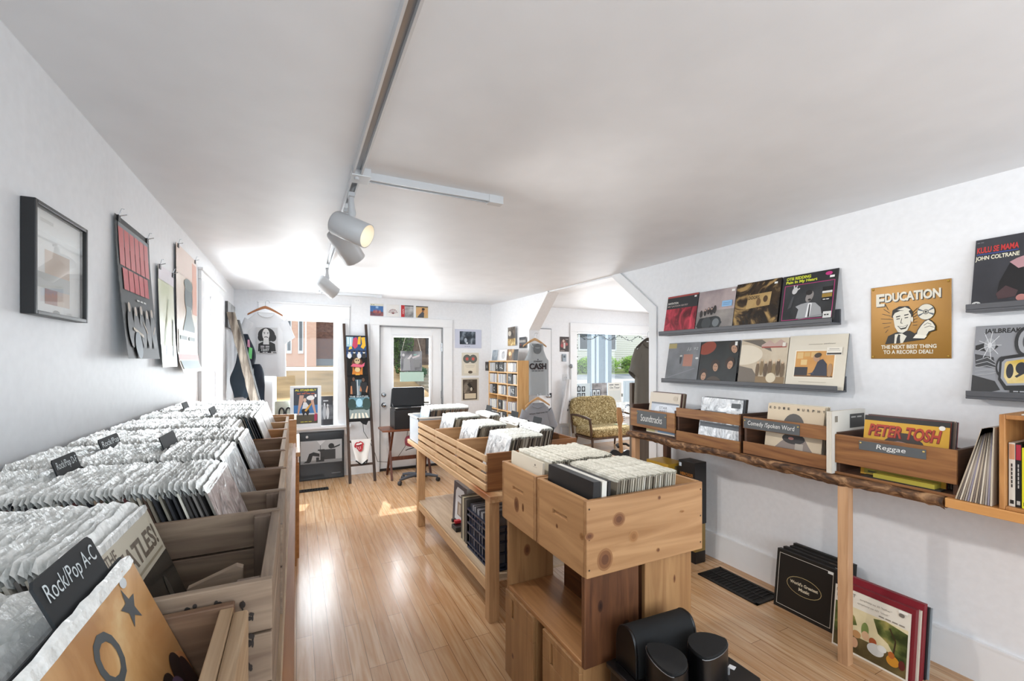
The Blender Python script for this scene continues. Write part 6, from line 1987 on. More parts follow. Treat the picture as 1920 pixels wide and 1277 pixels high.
t = thing('framed_poster', 'large black-bordered poster of an armchair and lamp, on the floor below the back window', 'poster', (0.302, 6.262, 0.0005), (-RX(4), 0, 0))
W_, H_ = 0.545, 0.625
mb = MB()
for a in ((-W_ / 2, 0, -W_ / 2 + 0.016, H_), (W_ / 2 - 0.016, 0, W_ / 2, H_), (-W_ / 2 + 0.016, 0, W_ / 2 - 0.016, 0.016), (-W_ / 2 + 0.016, H_ - 0.016, W_ / 2 - 0.016, H_)):
    mb.box((a[0], -0.012, a[1]), (a[2], 0.010, a[3]), fr)
mb.build('frame', t, 0.002)
mb = MB()
mb.box((-W_ / 2 + 0.016, -0.004, 0.016), (W_ / 2 - 0.016, 0.004, H_ - 0.016), pm('#1b1b1c', 0.15))
k0 = len(mb.v)
mb.art([('r', -0.02, 0.33, 0.98, 0.83, '#b9babb'), ('r', -0.02, 0.33, 0.98, 0.38, '#8e8f90'), ('r', 0, 0.385, 0.98, 0.395, '#6a6b6c'), ('r', 0.44, 0.40, 0.82, 0.62, '#3a3b3c'), ('r', 0.40, 0.60, 0.56, 0.63, '#2c2d2e'), ('r', 0.36, 0.36, 0.55, 0.46, '#2f3031'), ('r', 0.43, 0.40, 0.46, 0.58, '#a9aaab'),
        ('p', [(0.06, 0.36), (0.14, 0.40), (0.20, 0.55), (0.30, 0.58), (0.44, 0.54), (0.44, 0.47), (0.28, 0.50), (0.24, 0.38), (0.2, 0.35)], '#262728'), ('e', 0.72, 0.69, 0.07, 0.06, '#2a2a2b'), ('p', [(0.76, 0.63), (0.92, 0.68), (0.94, 0.72), (0.78, 0.67)], '#2f3031'), ('p', [(0.38, 0.82), (0.58, 0.82), (0.46, 0.72)], '#d9dadb'), ('l', [(0.46, 0.72), (0.46, 0.62)], 0.012, '#3a3b3c'), ('e', 0.15, 0.92, 0.03, 0.03, '#d6d6d6'), ('r', 0.72, 0.08, 0.94, 0.10, '#77787a')], W_ - 0.032, H_ - 0.032, -0.004)
for k in range(k0, len(mb.v)):
    x, y, z = mb.v[k]
    mb.v[k] = (x, y, z + 0.016)
mb.build('print', t)

# ---------------------------------------------------------------- ladder with folded shirts
ladw = wood('#2e211a', '#4d392c', 'z', 1.0, 0.55)
LTILT = math.atan2(0.42, 2.06)
t = thing('ladder', 'dark brown wooden ladder leaning on the back wall, hung with folded shirts', 'ladder', (0.76, 5.87, 0), (-LTILT, 0, 0))
LL = 2.10


def lx(s, z):
    return s * (0.152 - 0.005 * z) - 0.022 * z


for s in (-1, 1):
    mb = MB()
    mb.bar((lx(s, 0), 0, 0.0), (lx(s, LL), 0, LL), 0.034, 0.026, ladw)
    mb.build('rail', t, 0.004)
RUNGS = [0.225, 0.525, 0.80, 1.10, 1.37, 1.62, 1.92]
for z in RUNGS:
    mb = MB()
    mb.bar((lx(-1, z), 0, z), (lx(1, z), 0, z), 0.03, 0.02, ladw, (0, 1, 0))
    mb.build('rung', t, 0.003)


def folded(label, z0, z1, items, base, tail=None):
    """shirt folded over a rung: a soft slab in front of the ladder"""
    zc = (z0 + z1) / 2
    T = thing('folded_shirt', label, 'shirt', (0.76, 5.87, 0), (-LTILT, 0, 0))
    w = 0.265
    xo = lx(0, zc)
    h = z1 - z0
    bm = pm(base, 0.85, bump=0.3, bscale=300)
    mb = MB()
    sec = [(-0.030, 0.0), (-0.036, 0.02), (-0.036, h - 0.03), (-0.028, h - 0.008), (-0.012, h), (0.010, h), (0.022, h - 0.012), (0.026, h - 0.05), (0.026, 0.05), (0.018, 0.045), (0.016, h - 0.05), (0.0, h - 0.03), (-0.016, h - 0.04), (-0.020, 0.0)]
    mb.M = Matrix.Translation((xo, 0, z0))
    mb.prism([(y, z) for y, z in sec], -w / 2, w / 2, bm, 'yz')
    mb.build('cloth', T, 0.006)
    mb = MB()
    mb.M = Matrix.Translation((xo, 0, z0))
    mb.art(items, w, h, -0.0365)
    mb.build('print', T)
    if tail:
        mb = MB()
        mb.M = Matrix.Translation((xo, 0, z0))
        mb.prism(tail, -0.030, -0.012, bm, 'xz')
        mb.build('hem', T, 0.004)
    return T


folded('folded shirt with a bright yellow, red and blue print, top of the ladder', 1.615, 1.935, [('r', 0.02, 0.05, 0.98, 0.92, '#274a78'), ('p', [(0.03, 0.5), (0.3, 0.5), (0.35, 0.92), (0.03, 0.92)], '#9fc3cf'), ('r', 0.08, 0.6, 0.14, 0.9, '#dfe9ea'), ('r', 0.2, 0.55, 0.26, 0.88, '#dfe9ea'), ('p', [(0.30, 0.55), (0.36, 0.85), (0.5, 0.92), (0.6, 0.75), (0.55, 0.5), (0.42, 0.40)], '#c2415c'), ('p', [(0.55, 0.6), (0.60, 0.92), (0.72, 0.95), (0.70, 0.6)], '#e8b62e'), ('p', [(0.74, 0.9), (0.92, 0.92), (0.95, 0.55), (0.84, 0.4), (0.70, 0.48), (0.78, 0.62)], '#e8b62e'), ('p', [(0.12, 0.36), (0.3, 0.42), (0.26, 0.52), (0.16, 0.48)], '#e8c23a'),
    ('r', 0.02, 0.27, 0.98, 0.34, '#1d3157')] + sum(([('e', 0.16 + 0.23 * k, 0.11, 0.10, 0.12, '#d9d9d9' if k % 2 == 0 else '#2a2a2a'), ('e', 0.16 + 0.23 * k, 0.26, 0.055, 0.06, '#d2cfca'), ('e', 0.16 + 0.23 * k, 0.30, 0.06, 0.04, '#1c1c1c')] for k in range(4)), []), '#1d1e22', [(-0.10, 0.02), (-0.03, -0.035), (0.0, 0.02)])
folded('folded black shirt with a pink ribbon over an orange flame print, second on the ladder', 1.372, 1.632, [('e', 0.5, 0.55, 0.28, 0.44, '#5a2d16'), ('p', [(0.24, 0.1), (0.3, 0.5), (0.36, 0.3), (0.44, 0.55), (0.5, 0.2), (0.58, 0.5), (0.64, 0.25), (0.74, 0.55), (0.74, 0.08)], '#c97a26'), ('e', 0.5, 0.80, 0.14, 0.16, '#c9b28a'), ('p', [(0.18, 0.52), (0.3, 0.66), (0.72, 0.60), (0.86, 0.72), (0.82, 0.52), (0.7, 0.46), (0.3, 0.50)], '#d9607a'), ('e', 0.5, 0.34, 0.13, 0.12, '#d9c08a'), ('e', 0.45, 0.83, 0.03, 0.04, '#20140f'), ('e', 0.55, 0.83, 0.03, 0.04, '#20140f'), ('l', [(0.4, 0.1), (0.6, 0.1)], 0.08, '#e0a23a')], '#131314')
folded('folded black shirt printed with two men with bare forearms, third on the ladder', 1.102, 1.385, [('p', [(0.40, 0.05), (0.62, 0.05), (0.66, 0.8), (0.36, 0.8)], '#4c6672'), ('e', 0.28, 0.82, 0.06, 0.09, '#6f4c38'), ('e', 0.74, 0.78, 0.07, 0.09, '#5f4432'), ('p', [(0.14, 0.1), (0.16, 0.7), (0.40, 0.72), (0.42, 0.1)], '#1c1e21'), ('p', [(0.56, 0.2), (0.60, 0.66), (0.90, 0.66), (0.94, 0.2)], '#1d1f22'), ('p', [(0.12, 0.12), (0.14, 0.5), (0.2, 0.5), (0.22, 0.12)], '#b87a52'), ('p', [(0.56, 0.28), (0.6, 0.5), (0.66, 0.3), (0.62, 0.2)], '#b87a52'), ('p', [(0.84, 0.22), (0.92, 0.5), (0.96, 0.46), (0.90, 0.16)], '#c08a62'), ('l', [(0.46, 0.05), (0.46, 0.78)], 0.04, '#cfd6d9'), ('l', [(0.52, 0.05), (0.53, 0.5)], 0.025, '#cfd6d9')], '#141416')
folded('folded black shirt printed with a tree-lined road, lowest of four on the ladder', 0.775, 1.115, [('r', 0.03, 0.12, 0.98, 0.92, '#5f8a9a'), ('r', 0.03, 0.12, 0.98, 0.46, '#8d9a98'), ('e', 0.16, 0.66, 0.2, 0.22, '#27413c'), ('e', 0.84, 0.66, 0.2, 0.24, '#2b453f'), ('e', 0.5, 0.72, 0.16, 0.16, '#a3cfe0'), ('r', 0.03, 0.46, 0.98, 0.54, '#334a44')] + [('p', [(0.06 + 0.19 * k, 0.12), (0.17 + 0.19 * k, 0.12), (0.22 + 0.15 * k, 0.32), (0.15 + 0.15 * k, 0.32)], '#e6e2d2') for k in range(5)] + [('t', 'THE BEATLES', 0.05, 0.925, 0.065, 0.88, '#c9d6da', 0, 0.02)], '#17181a', [(-0.02, 0.03), (0.04, -0.035), (0.085, -0.05), (0.12, 0.03)])
T = thing('cloth_bandana', 'white cloth with a red lips-and-tongue emblem and black edging, hung from a lower ladder rung', 'cloth', (0.76, 5.87, 0), (-LTILT, 0, 0))
mb = MB()
xo = lx(0, 0.4)
mb.M = Matrix.Translation((xo, 0, 0))


def bandana(u, v):
    z = 0.545 - 0.30 * v
    hw = 0.125 - 0.055 * v
    x = (u - 0.5) * 2 * hw
    return (x, -0.026 - 0.012 * math.sin(u * 9) * v, z - 0.03 * (1 - abs(2 * u - 1)) * v + 0.03 * v * abs(2 * u - 1))


mb.grid(bandana, 14, 12, pm('#e3e1dd', 0.8))
mb.grid(lambda u, v: tuple(a + b for a, b in zip(bandana(1 - u, v), (0, 0.004, 0))), 14, 12, pm('#e3e1dd', 0.8))
mb.build('cloth', T)
mb = MB()
mb.tube([tuple(a + b for a, b in zip(bandana(i / 14, 0.99), (0, -0.002, 0))) for i in range(15)], 0.008, pm('#1b1b1c', 0.7), 8)
mb.tube([(0.07 + xo * 0, -0.03, 0.28), (0.06, -0.034, 0.24), (0.025, -0.034, 0.222), (-0.01, -0.034, 0.23)], 0.007, pm('#1b1b1c', 0.7), 8)
for k in range(len(mb.v)):
    v = mb.v[k]
    mb.v[k] = (v[0] + xo, v[1], v[2])
mb.build('edging', T)
mb = MB()
mb.M = Matrix.Translation((xo - 0.018, 0, 0.385)) @ Matrix.Rotation(RX(-8), 4, 'Y')
red = '#b3202c'
mb.art([('p', [(0.02, 0.62), (0.14, 0.86), (0.34, 0.98), (0.50, 0.92), (0.68, 1.0), (0.88, 0.88), (1.0, 0.66), (0.9, 0.56), (0.86, 0.34), (0.74, 0.10), (0.56, 0.0), (0.40, 0.08), (0.32, 0.26), (0.22, 0.44), (0.08, 0.50)], red), ('p', [(0.20, 0.74), (0.36, 0.84), (0.54, 0.82), (0.74, 0.86), (0.86, 0.74), (0.72, 0.70), (0.5, 0.68), (0.3, 0.70)], '#eceae6'), ('p', [(0.30, 0.66), (0.50, 0.62), (0.74, 0.66), (0.78, 0.60), (0.5, 0.55), (0.28, 0.6)], '#3a0c10'), ('l', [(0.40, 0.50), (0.46, 0.20)], 0.035, '#eceae6'), ('l', [(0.60, 0.52), (0.60, 0.24)], 0.03, '#eceae6'), ('l', [(0.22, 0.58), (0.30, 0.44)], 0.025, '#eceae6')], 0.125, 0.135, -0.040)
mb.build('emblem', T)

# ---------------------------------------------------------------- shirts on hangers
hangw = wood('#8a4f24', '#b0703a', 'x', 1.2, 0.35)
hangl = wood('#b58a5c', '#d1a878', 'x', 1.2, 0.4)


def hanger(label, loc, rz, w=0.40, mat=None, hook=0.09):
    t = thing('clothes_hanger', label, 'hanger', loc, (0, 0, RX(rz)))
    mb = MB()
    pts = [(w / 2 * s, 0, -0.105 + 0.105 * (1 - abs(s) ** 1.25)) for s in [-1 + i * 0.125 for i in range(17)]]
    vs, fs = [], []
    for x, y, z in pts:
        hh = 0.020 + 0.016 * (1 - abs(x) / (w / 2))
        vs += [(x, -0.008, z - hh), (x, 0.008, z - hh), (x, 0.008, z), (x, -0.008, z)]
    for i in range(16):
        for k in range(4):
            fs.append((i * 4 + k, i * 4 + (k + 1) % 4, i * 4 + 4 + (k + 1) % 4, i * 4 + 4 + k))
    fs += [(3, 2, 1, 0), (64, 65, 66, 67)]
    mb.add(vs, fs, mat or hangw)
    mb.build('arms', t, 0.004)
    mb = MB()
    mb.tube([(0, 0, -0.01), (0, 0, hook * 0.45)] + [(0.022 - 0.022 * math.cos(a) - 0.0, 0, hook * 0.45 + 0.022 * math.sin(a)) for a in [0.35 * i for i in range(1, 11)]], 0.0022, chrome, 6)
    mb.build('hook', t)
    return t


def tee(name, label, loc, rz, w, L, base, items=None, pw=0.2, ph=0.25, pz=-0.45, pxo=0.0, sleeve=True, tank=False, tilt=0, seed=0, neckmat=None):
    """shirt hanging from the collar at the origin; front faces -y"""
    T = thing(name, label, 'shirt', loc, (RX(tilt), 0, RX(rz)))
    m = base if not isinstance(base, str) else pm(base, 0.85, bump=0.2, bscale=250)
    r4 = random.Random(seed)
    ph1, ph2 = r4.uniform(0, 6), r4.uniform(0, 6)

    def hw(z):
        if z < -0.24:
            return w / 2 * (1.0 + 0.05 * (-z - 0.24) / L)
        q = (z + 0.24) / 0.24          # 0 at the armpit, 1 at the collar
        if tank:
            return w / 2 * (1 - 0.42 * min(1, q * 1.6) ** 0.7) if q < 0.9 else w / 2 * 0.55
        return w / 2 * (1 - 0.10 * q) if q < 0.55 else w / 2 * (0.945 - 0.55 * ((q - 0.55) / 0.45) ** 1.1)

    def body(u, v):
        z = -L + (L - 0.012) * v
        a = 2 * math.pi * u
        ca, sa = math.cos(a), math.sin(a)
        hx_ = hw(z)
        dp = 0.030 * (1 - 0.55 * max(0, (z + 0.24) / 0.24)) + 0.012 * (1 - v)
        x = hx_ * math.copysign(abs(ca) ** 0.45, ca)
        y = dp * math.copysign(abs(sa) ** 0.7, sa)
        fold = (0.010 * math.sin(x * 34 + ph1 + z * 3) + 0.006 * math.sin(x * 61 + ph2)) * (1 - v) ** 0.8
        return (x, y + fold, z + 0.006 * math.sin(x * 20 + ph1) * (1 - v))
    mb = MB()
    mb.grid(body, 44, 24, m, True, wrap=True)
    mb.build('body', T)
    if sleeve and not tank:
        for s in (-1, 1):
            mb = MB()

            def slv(u, v, s=s):
                a = 2 * math.pi * u
                x0_, z0_ = w / 2 * 0.80, -0.125
                x1_, z1_ = w / 2 + 0.045, -0.36
                cx_, cz_ = x0_ + (x1_ - x0_) * v, z0_ + (z1_ - z0_) * v
                rr_ = 0.098 + 0.008 * v
                dx_, dz_ = 0.80, 0.45
                k = rr_ * math.cos(a)
                return (s * (cx_ + k * dx_ * 0.75), (0.026 + 0.008 * v) * math.sin(a) + 0.004 * math.sin(9 * v + ph2), cz_ + k * dz_)
            mb.grid(slv, 18, 8, m, True, wrap=True)
            mb.build('sleeve', T)
    mb = MB()
    nm = neckmat or m
    mb.tube([(0.085 * math.cos(a), -0.012 - 0.018 * max(0, -math.sin(a)), -0.018 + 0.055 * min(0, math.sin(a))) for a in [i * math.pi / 12 for i in range(25)]], 0.007, nm, 8)
    mb.build('collar', T)
    if tank:
        mb = MB()
        mb.art([('e', 0.5, 0.62, 0.36, 0.42, pm('#6d7174', 0.9)), ('r', 0.16, 0.62, 0.84, 0.95, pm('#6d7174', 0.9))], 0.17, 0.16, 0)
        for k in range(len(mb.v)):
            x, y, z = mb.v[k]
            mb.v[k] = (x, y - 0.034, z - 0.185)
        mb.build('neck_opening', T)
    if items:
        mb = MB()
        mb.M = Matrix.Translation((pxo, -0.045, pz))
        mb.art(items, pw, ph, 0)
        mb.build('print', T)
    return T


hanger('brown wooden hanger hooked on the back window trim, holding the white shirt', (-0.345, 6.18, 2.235), 0, 0.38)
tee('white_shirt', 'white T-shirt with a black and white portrait print, hanging by the back window', (-0.335, 6.18, 2.165), 0, 0.42, 0.80, '#e3e5e8', [
    ('r', 0, 0, 1, 1, '#c6c7c9'), ('e', 0.48, 0.72, 0.40, 0.27, '#1d1d1e'), ('e', 0.20, 0.62, 0.13, 0.14, '#1d1d1e'), ('e', 0.78, 0.62, 0.16, 0.15, '#1d1d1e'), ('p', [(0.08, 0.10), (0.10, 0.38), (0.30, 0.46), (0.68, 0.46), (0.88, 0.38), (0.92, 0.10)], '#1f1f20'),
    ('p', [(0.32, 0.36), (0.34, 0.60), (0.58, 0.60), (0.60, 0.36)], '#d6d6d6'), ('e', 0.45, 0.74, 0.17, 0.22, '#dededd'), ('l', [(0.33, 0.82), (0.42, 0.80)], 0.02, '#222222'), ('l', [(0.50, 0.80), (0.58, 0.82)], 0.02, '#222222'), ('e', 0.38, 0.77, 0.03, 0.015, '#222222'), ('e', 0.54, 0.77, 0.03, 0.015, '#222222'), ('l', [(0.37, 0.63), (0.46, 0.65), (0.55, 0.62)], 0.03, '#3a3a3b'),
    ('r', 0.16, 0.04, 0.70, 0.34, '#161617'), ('r', 0.2, 0.2767, 0.3794, 0.3038, '#e2e2e2'), ('r', 0.43, 0.2767, 0.6094, 0.3038, '#e2e2e2'), ('r', 0.2, 0.216, 0.3794, 0.24, '#e2e2e2'), ('r', 0.43, 0.216, 0.6094, 0.24, '#e2e2e2'), ('t', '10097', 0.24, 0.11, 0.075, 0.36, '#e2e2e2', 0, 0.02), ('r', 0.3, 0.056, 0.4014, 0.08, '#e2e2e2'), ('r', 0.43, 0.056, 0.5314, 0.08, '#e2e2e2'), ('r', 0.78, 0.04, 0.94, 0.07, '#2b2b2b')], 0.228, 0.325, -0.525, 0.01, seed=3)
hanger('pale wooden hanger on the far jamb of the opening, holding the grey tank top', (2.875, 5.14, 1.865), 0, 0.36, hangl, 0.10)
tee('tank_top', 'light grey sleeveless top lettered JOHNNY CASH, hanging at the far jamb of the opening', (2.875, 5.10, 1.80), 0, 0.37, 0.70, '#a5aaad', [
    ('e', 0.5, 0.93, 0.03, 0.05, '#232325'), ('t', 'JOHNNY', 0.24, 0.70, 0.15, 0.52, '#2a2a2c', 0, 0.03), ('t', 'CASH', 0.02, 0.16, 0.48, 0.98, '#5a2428', 0, 0.03), ('t', 'CASH', 0.0, 0.17, 0.48, 0.98, '#1d1d1f', 0, 0.03), ('r', 0.14, 0.032, 0.2804, 0.08, '#2f2f31'), ('r', 0.32, 0.032, 0.4604, 0.08, '#2f2f31'), ('r', 0.5, 0.032, 0.6404, 0.08, '#2f2f31'), ('r', 0.68, 0.032, 0.8204, 0.08, '#2f2f31')], 0.26, 0.17, -0.385, 0, tank=True, seed=5)
hanger('pale wooden hanger holding the grey T-shirt below the tank top', (2.80, 4.93, 1.09), 0, 0.36, hangl, 0.06)
tee('grey_shirt', 'grey T-shirt with a small black slogan across it, hanging below the tank top', (2.79, 4.93, 1.025), 0, 0.40, 0.66, '#8f9197', [('t', 'Where Vinyl Lives On', 0, 0.1, 0.8, 1.0, '#26262a', 0.05, 0.02, 4)], 0.27, 0.030, -0.165, 0.0, seed=9)

# ---------------------------------------------------------------- record player on its small table, stool
rw = wood('#5b2f1c', '#7d4a2e', 'x', 0.9, 0.35)
rwz = wood('#4a2418', '#6a3a26', 'z', 0.9, 0.4)
t = thing('side_table', 'reddish-brown folding table under the record player', 'table', (1.37, 5.95, 0))
mb = MB()
mb.prism([(-0.38, -0.17), (-0.30, -0.20), (0.30, -0.20), (0.38, -0.17), (0.38, 0.17), (0.30, 0.20), (-0.30, 0.20), (-0.38, 0.17)], 0.635, 0.66, rw, 'xy')
mb.build('tabletop', t, 0.005)
for s in (-1, 1):
    for k in (-1, 1):
        mb = MB()
        mb.bar((s * 0.26, k * 0.17, 0), (s * 0.24, -k * 0.13, 0.635), 0.028, 0.028, rwz)
        mb.build('leg', t, 0.002)
mb = MB()
mb.bar((-0.25, -0.10, 0.27), (0.25, -0.10, 0.27), 0.05, 0.02, rwz, (0, 1, 0))
mb.build('stretcher', t, 0.002)
pb = pm('#1d1e20', 0.35)
t = thing('record_player', 'black boxy record player with its smoked lid raised', 'record player', (1.38, 5.95, 0.6605))
mb = MB()
mb.box((-0.235, -0.17, 0), (0.235, 0.15, 0.25), pb)
mb.build('cabinet', t, 0.006)
mb = MB()
mb.box((-0.225, -0.16, 0.25), (0.225, 0.14, 0.275), pm('#111112', 0.3))
mb.build('deck', t, 0.003)
mb = MB()
mb.box((-0.03, -0.176, 0.03), (0.20, -0.17, 0.225), pm('#2b2c2f', 0.3))
mb.box((0.0, -0.18, 0.16), (0.17, -0.176, 0.21), pm('#a9adaf', 0.3, 0.6))
mb.box((0.03, -0.182, 0.17), (0.12, -0.18, 0.20), pm('#141516', 0.2))
mb.build('control_panel', t)
for x in (0.03, 0.10, 0.16):
    mb = MB()
    mb.M = Matrix.Translation((x, -0.176, 0.09)) @ Matrix.Rotation(RX(90), 4, 'X')
    mb.lathe([(0.018, 0), (0.016, 0.014), (0, 0.014)], pm('#8f9395', 0.3, 0.7), 16)
    mb.build('knob', t)
mb = MB()
mb.M = Matrix.Translation((0, 0.14, 0.265)) @ Matrix.Rotation(RX(-20), 4, 'X')
mb.prism([(-0.235, 0.0), (0.235, 0.0), (0.255, 0.24), (0.235, 0.27), (-0.175, 0.27), (-0.20, 0.25)], -0.03, 0.0, pm('#1e2226', 0.08), 'xz')
mb.build('lid', t, 0.008)
mb = MB()
mb.tube([(-0.225, -0.02, 0.275), (-0.215, 0.10, 0.32)], 0.004, chrome, 6)
mb.build('lid_stay', t)
mb = MB()
mb.tube([(-0.02, -0.165, 0.283), (0.12, -0.165, 0.283)], 0.005, chrome, 6)
mb.build('handle', t)

t = thing('stool', 'swivel stool with a dark red round seat and five castors, beside the small table', 'stool', (1.40, 5.58, 0))
mb = MB()
mb.lathe([(0, 0.475), (0.14, 0.475), (0.16, 0.485), (0.165, 0.51), (0.165, 0.555), (0.15, 0.585), (0.10, 0.60), (0, 0.605)], pm('#6b1f2b', 0.4), 32)
mb.build('seat', t)
mb = MB()
mb.lathe([(0.012, 0.475), (0.02, 0.40), (0.025, 0.25), (0.03, 0.10), (0.05, 0.07)], dark_metal, 16)
mb.build('column', t)
mb = MB()
mb.tube([(0, 0, 0.455), (-0.14, -0.05, 0.44), (-0.17, -0.06, 0.43)], 0.006, dark_metal, 8)
mb.build('lever', t)
for k in range(5):
    a = RX(-20 + 72 * k)
    mb = MB()
    mb.tube([(0, 0, 0.10), (0.14 * math.cos(a), 0.14 * math.sin(a), 0.09), (0.255 * math.cos(a), 0.255 * math.sin(a), 0.068)], [0.026, 0.022, 0.016], pm('#5b6068', 0.4, 0.4), 10)
    mb.build('base_arm', t)
    mb = MB()
    mb.M = Matrix.Translation((0.255 * math.cos(a), 0.255 * math.sin(a), 0.028)) @ Matrix.Rotation(a + 0.6, 4, 'Z') @ Matrix.Rotation(RX(90), 4, 'X')
    mb.lathe([(0, -0.02), (0.024, -0.02), (0.028, -0.012), (0.028, 0.012), (0.024, 0.02), (0, 0.02)], pm('#2a2a2c', 0.4), 16)
    mb.build('castor', t)
tag_o = MB()
tag_o.tube([(0.80, 6.16, 0.72), (0.815, 6.2, 0.60), (0.88, 6.17, 0.48), (0.96, 6.2, 0.30), (1.0, 6.22, 0.17), (1.15, 6.2, 0.15), (1.25, 6.16, 0.20), (1.36, 6.14, 0.36), (1.40, 6.12, 0.62)], 0.0035, pm('#232324', 0.5), 6)
tag(tag_o.build('power_cord'), 'thin black cord drooping behind the ladder to the record player', 'cord')

# ---------------------------------------------------------------- CD rack
rackw = wood('#c9985e', '#dcb27a', 'z', 0.8, 0.45)
RXF, RY0, RY1, RZ = 2.575, 5.06, 6.02, 1.56
t = thing('cd_rack', 'tall light wooden rack of compact discs by the far end of the right wall', 'rack', (RXF, (RY0 + RY1) / 2, 0))
L = (RY1 - RY0) / 2
colw = (2 * L - 0.018) / 3
for yy in (-L, L - 0.018):
    mb = MB()
    mb.box((0, yy, 0), (0.165, yy + 0.018, RZ), rackw)
    mb.build('side_panel', t, 0.002)
for k in (1, 2):
    mb = MB()
    mb.box((0.002, -L + colw * k, 0.018), (0.16, -L + colw * k + 0.014, RZ - 0.018), rackw)
    mb.build('divider', t)
SHELVES = [0.0, 0.18, 0.35, 0.52, 0.69, 0.86, 1.07, 1.23, 1.39, RZ - 0.016]
for z in SHELVES:
    mb = MB()
    mb.box((0.001, -L + 0.018, z), (0.162, L - 0.018, z + 0.016), rackw)
    mb.build('shelf', t)
mb = MB()
mb.box((0.160, -L + 0.018, 0), (0.165, L - 0.018, RZ), rackw)
mb.build('back_panel', t)
CDS = []
for k, c_ in enumerate(['#cfd3d8', '#e6e6e2', '#a5adb6', '#7f7a78', '#d9d2c5', '#b5bec9', '#efece4', '#a99c93', '#5d6168', '#cdb8bc', '#c3cdca', '#dddbe4']):
    mb = MB()
    mb.box((0, -0.0052, 0), (0.142, 0.0052, 0.125), pm(c_, 0.25))
    mb.box((-0.0002, -0.0042, 0.01), (0, 0.0042, 0.115), pm(['#f0f0ee', '#6b6f78', '#d9d2c2', '#a9b0ba'][k % 4], 0.3))
    tmp = mb.build('cd_case')
    CDS.append(tmp.data)
    bpy.data.objects.remove(tmp)
r5 = random.Random(2)
rown = {8: 'top', 7: 'second', 6: 'third', 5: 'fourth', 4: 'fifth'}
TAGS = {(8, 2): [('A', -0.03)], (8, 9): [], (7, 0): [('TV', 0.6)], (6, 0): [('V-Z', 0.5)], (6, 2): [('C', 0.55)], (5, 1): [('M', 0.9)], (8, 1): [('I-L', 0.9)], (8, 3): []}
for r_ in (8, 7, 6, 5, 4):
    for c_ in range(3):
        y0 = -L + colw * c_ + 0.018
        y1 = -L + colw * (c_ + 1) - 0.002
        n = 20
        for k in range(n):
            yy = y1 - 0.006 - k * 0.0121
            if yy < y0 + 0.006:
                break
            if r5.random() < 0.06:
                continue
            o = bpy.data.objects.new('cd_case', CDS[r5.randrange(12)])
            C.objects.link(o)
            o.location = (RXF + 0.006 + r5.uniform(0, 0.006), (RY0 + RY1) / 2 + yy, SHELVES[r_] + 0.0165)
            tag(o, 'compact disc case in the %s row of the rack, %s column' % (rown[r_], ['right', 'middle', 'left'][c_]), 'cd', 'compact discs in the rack, %s row %s column' % (rown[r_], ['right', 'middle', 'left'][c_]))


def letter_card(label, y, z, text, x=RXF - 0.004):
    t = thing('letter_card', label, 'card', (x, y, z))
    mb = MB()
    mb.box((-0.004, -0.062, 0), (-0.001, 0.062, 0.135), pm('#1d1d1f', 0.5))
    mb.build('card', t)
    mb = MB()
    mb.M = Matrix.Translation((-0.0042, 0, 0)) @ Matrix.Rotation(RX(-90), 4, 'Z')
    ww = min(0.8, 0.3 * len(text))
    mb.art([('t', text, 0.5 - ww / 2, 0.28, 0.42, ww, '#d9d9d6')], 0.124, 0.135)
    mb.build('lettering', t)


letter_card('black card lettered A, sticking out at the left of the top rack row', RY1 + 0.045, SHELVES[8] + 0.018, 'A')
letter_card('black card lettered B in the top rack row', 5.70, SHELVES[8] + 0.018, 'B')
letter_card('black card lettered I-L in the top rack row', 5.55, SHELVES[8] + 0.018, 'I-L')
letter_card('black card lettered TV in the second rack row', 5.28, SHELVES[7] + 0.018, 'TV')
letter_card('black card lettered C in the third rack row', 5.80, SHELVES[6] + 0.018, 'C')
letter_card('black card lettered V-Z in the third rack row', 5.20, SHELVES[6] + 0.018, 'V-Z')
letter_card('black card lettered M in the fourth rack row', 5.60, SHELVES[5] + 0.018, 'M')
letter_card('black card half hidden behind records in the fifth rack row', 5.45, SHELVES[4] + 0.018, 'R')
for (yc, w, h, lab, its) in ((5.88, 0.20, 0.155, 'small blue-grey album print standing at the left on top of the rack', [('r', 0, 0, 1, 1, mottle('#5d6b76', '#b0bac2', 9, 0.3))]),
        (5.60, 0.24, 0.155, 'white record sleeve with a grey face, in the middle on top of the rack', [('r', 0, 0, 1, 1, '#d9dadb'), ('e', 0.55, 0.5, 0.25, 0.35, mottle('#8d9093', '#cfd0d2', 12, 0.3))]),
        (5.20, 0.13, 0.15, 'black record sleeve at the near end on top of the rack', [('r', 0, 0, 1, 1, '#2b2d30')]),
        (5.36, 0.21, 0.155, 'amber and brown album sleeve at the right on top of the rack', [('r', 0, 0, 1, 1, mottle('#3a2a1e', '#d9b27a', 7, 0.3, c='#8a6a48')), ('e', 0.4, 0.6, 0.16, 0.2, '#e6c99a'), ('r', 0.75, 0.1, 0.95, 0.7, '#5a554f')])):
    cover('record_sleeve', lab, 'record', (RXF + 0.035 + 0, yc, RZ + 0.0015), (-RX(6), 0, RX(-90)), w, h, 0.003, its, side='#c9c9c9')


def on_far_wall(y):
    return XR - (y - 3.10) * math.tan(-ANG)


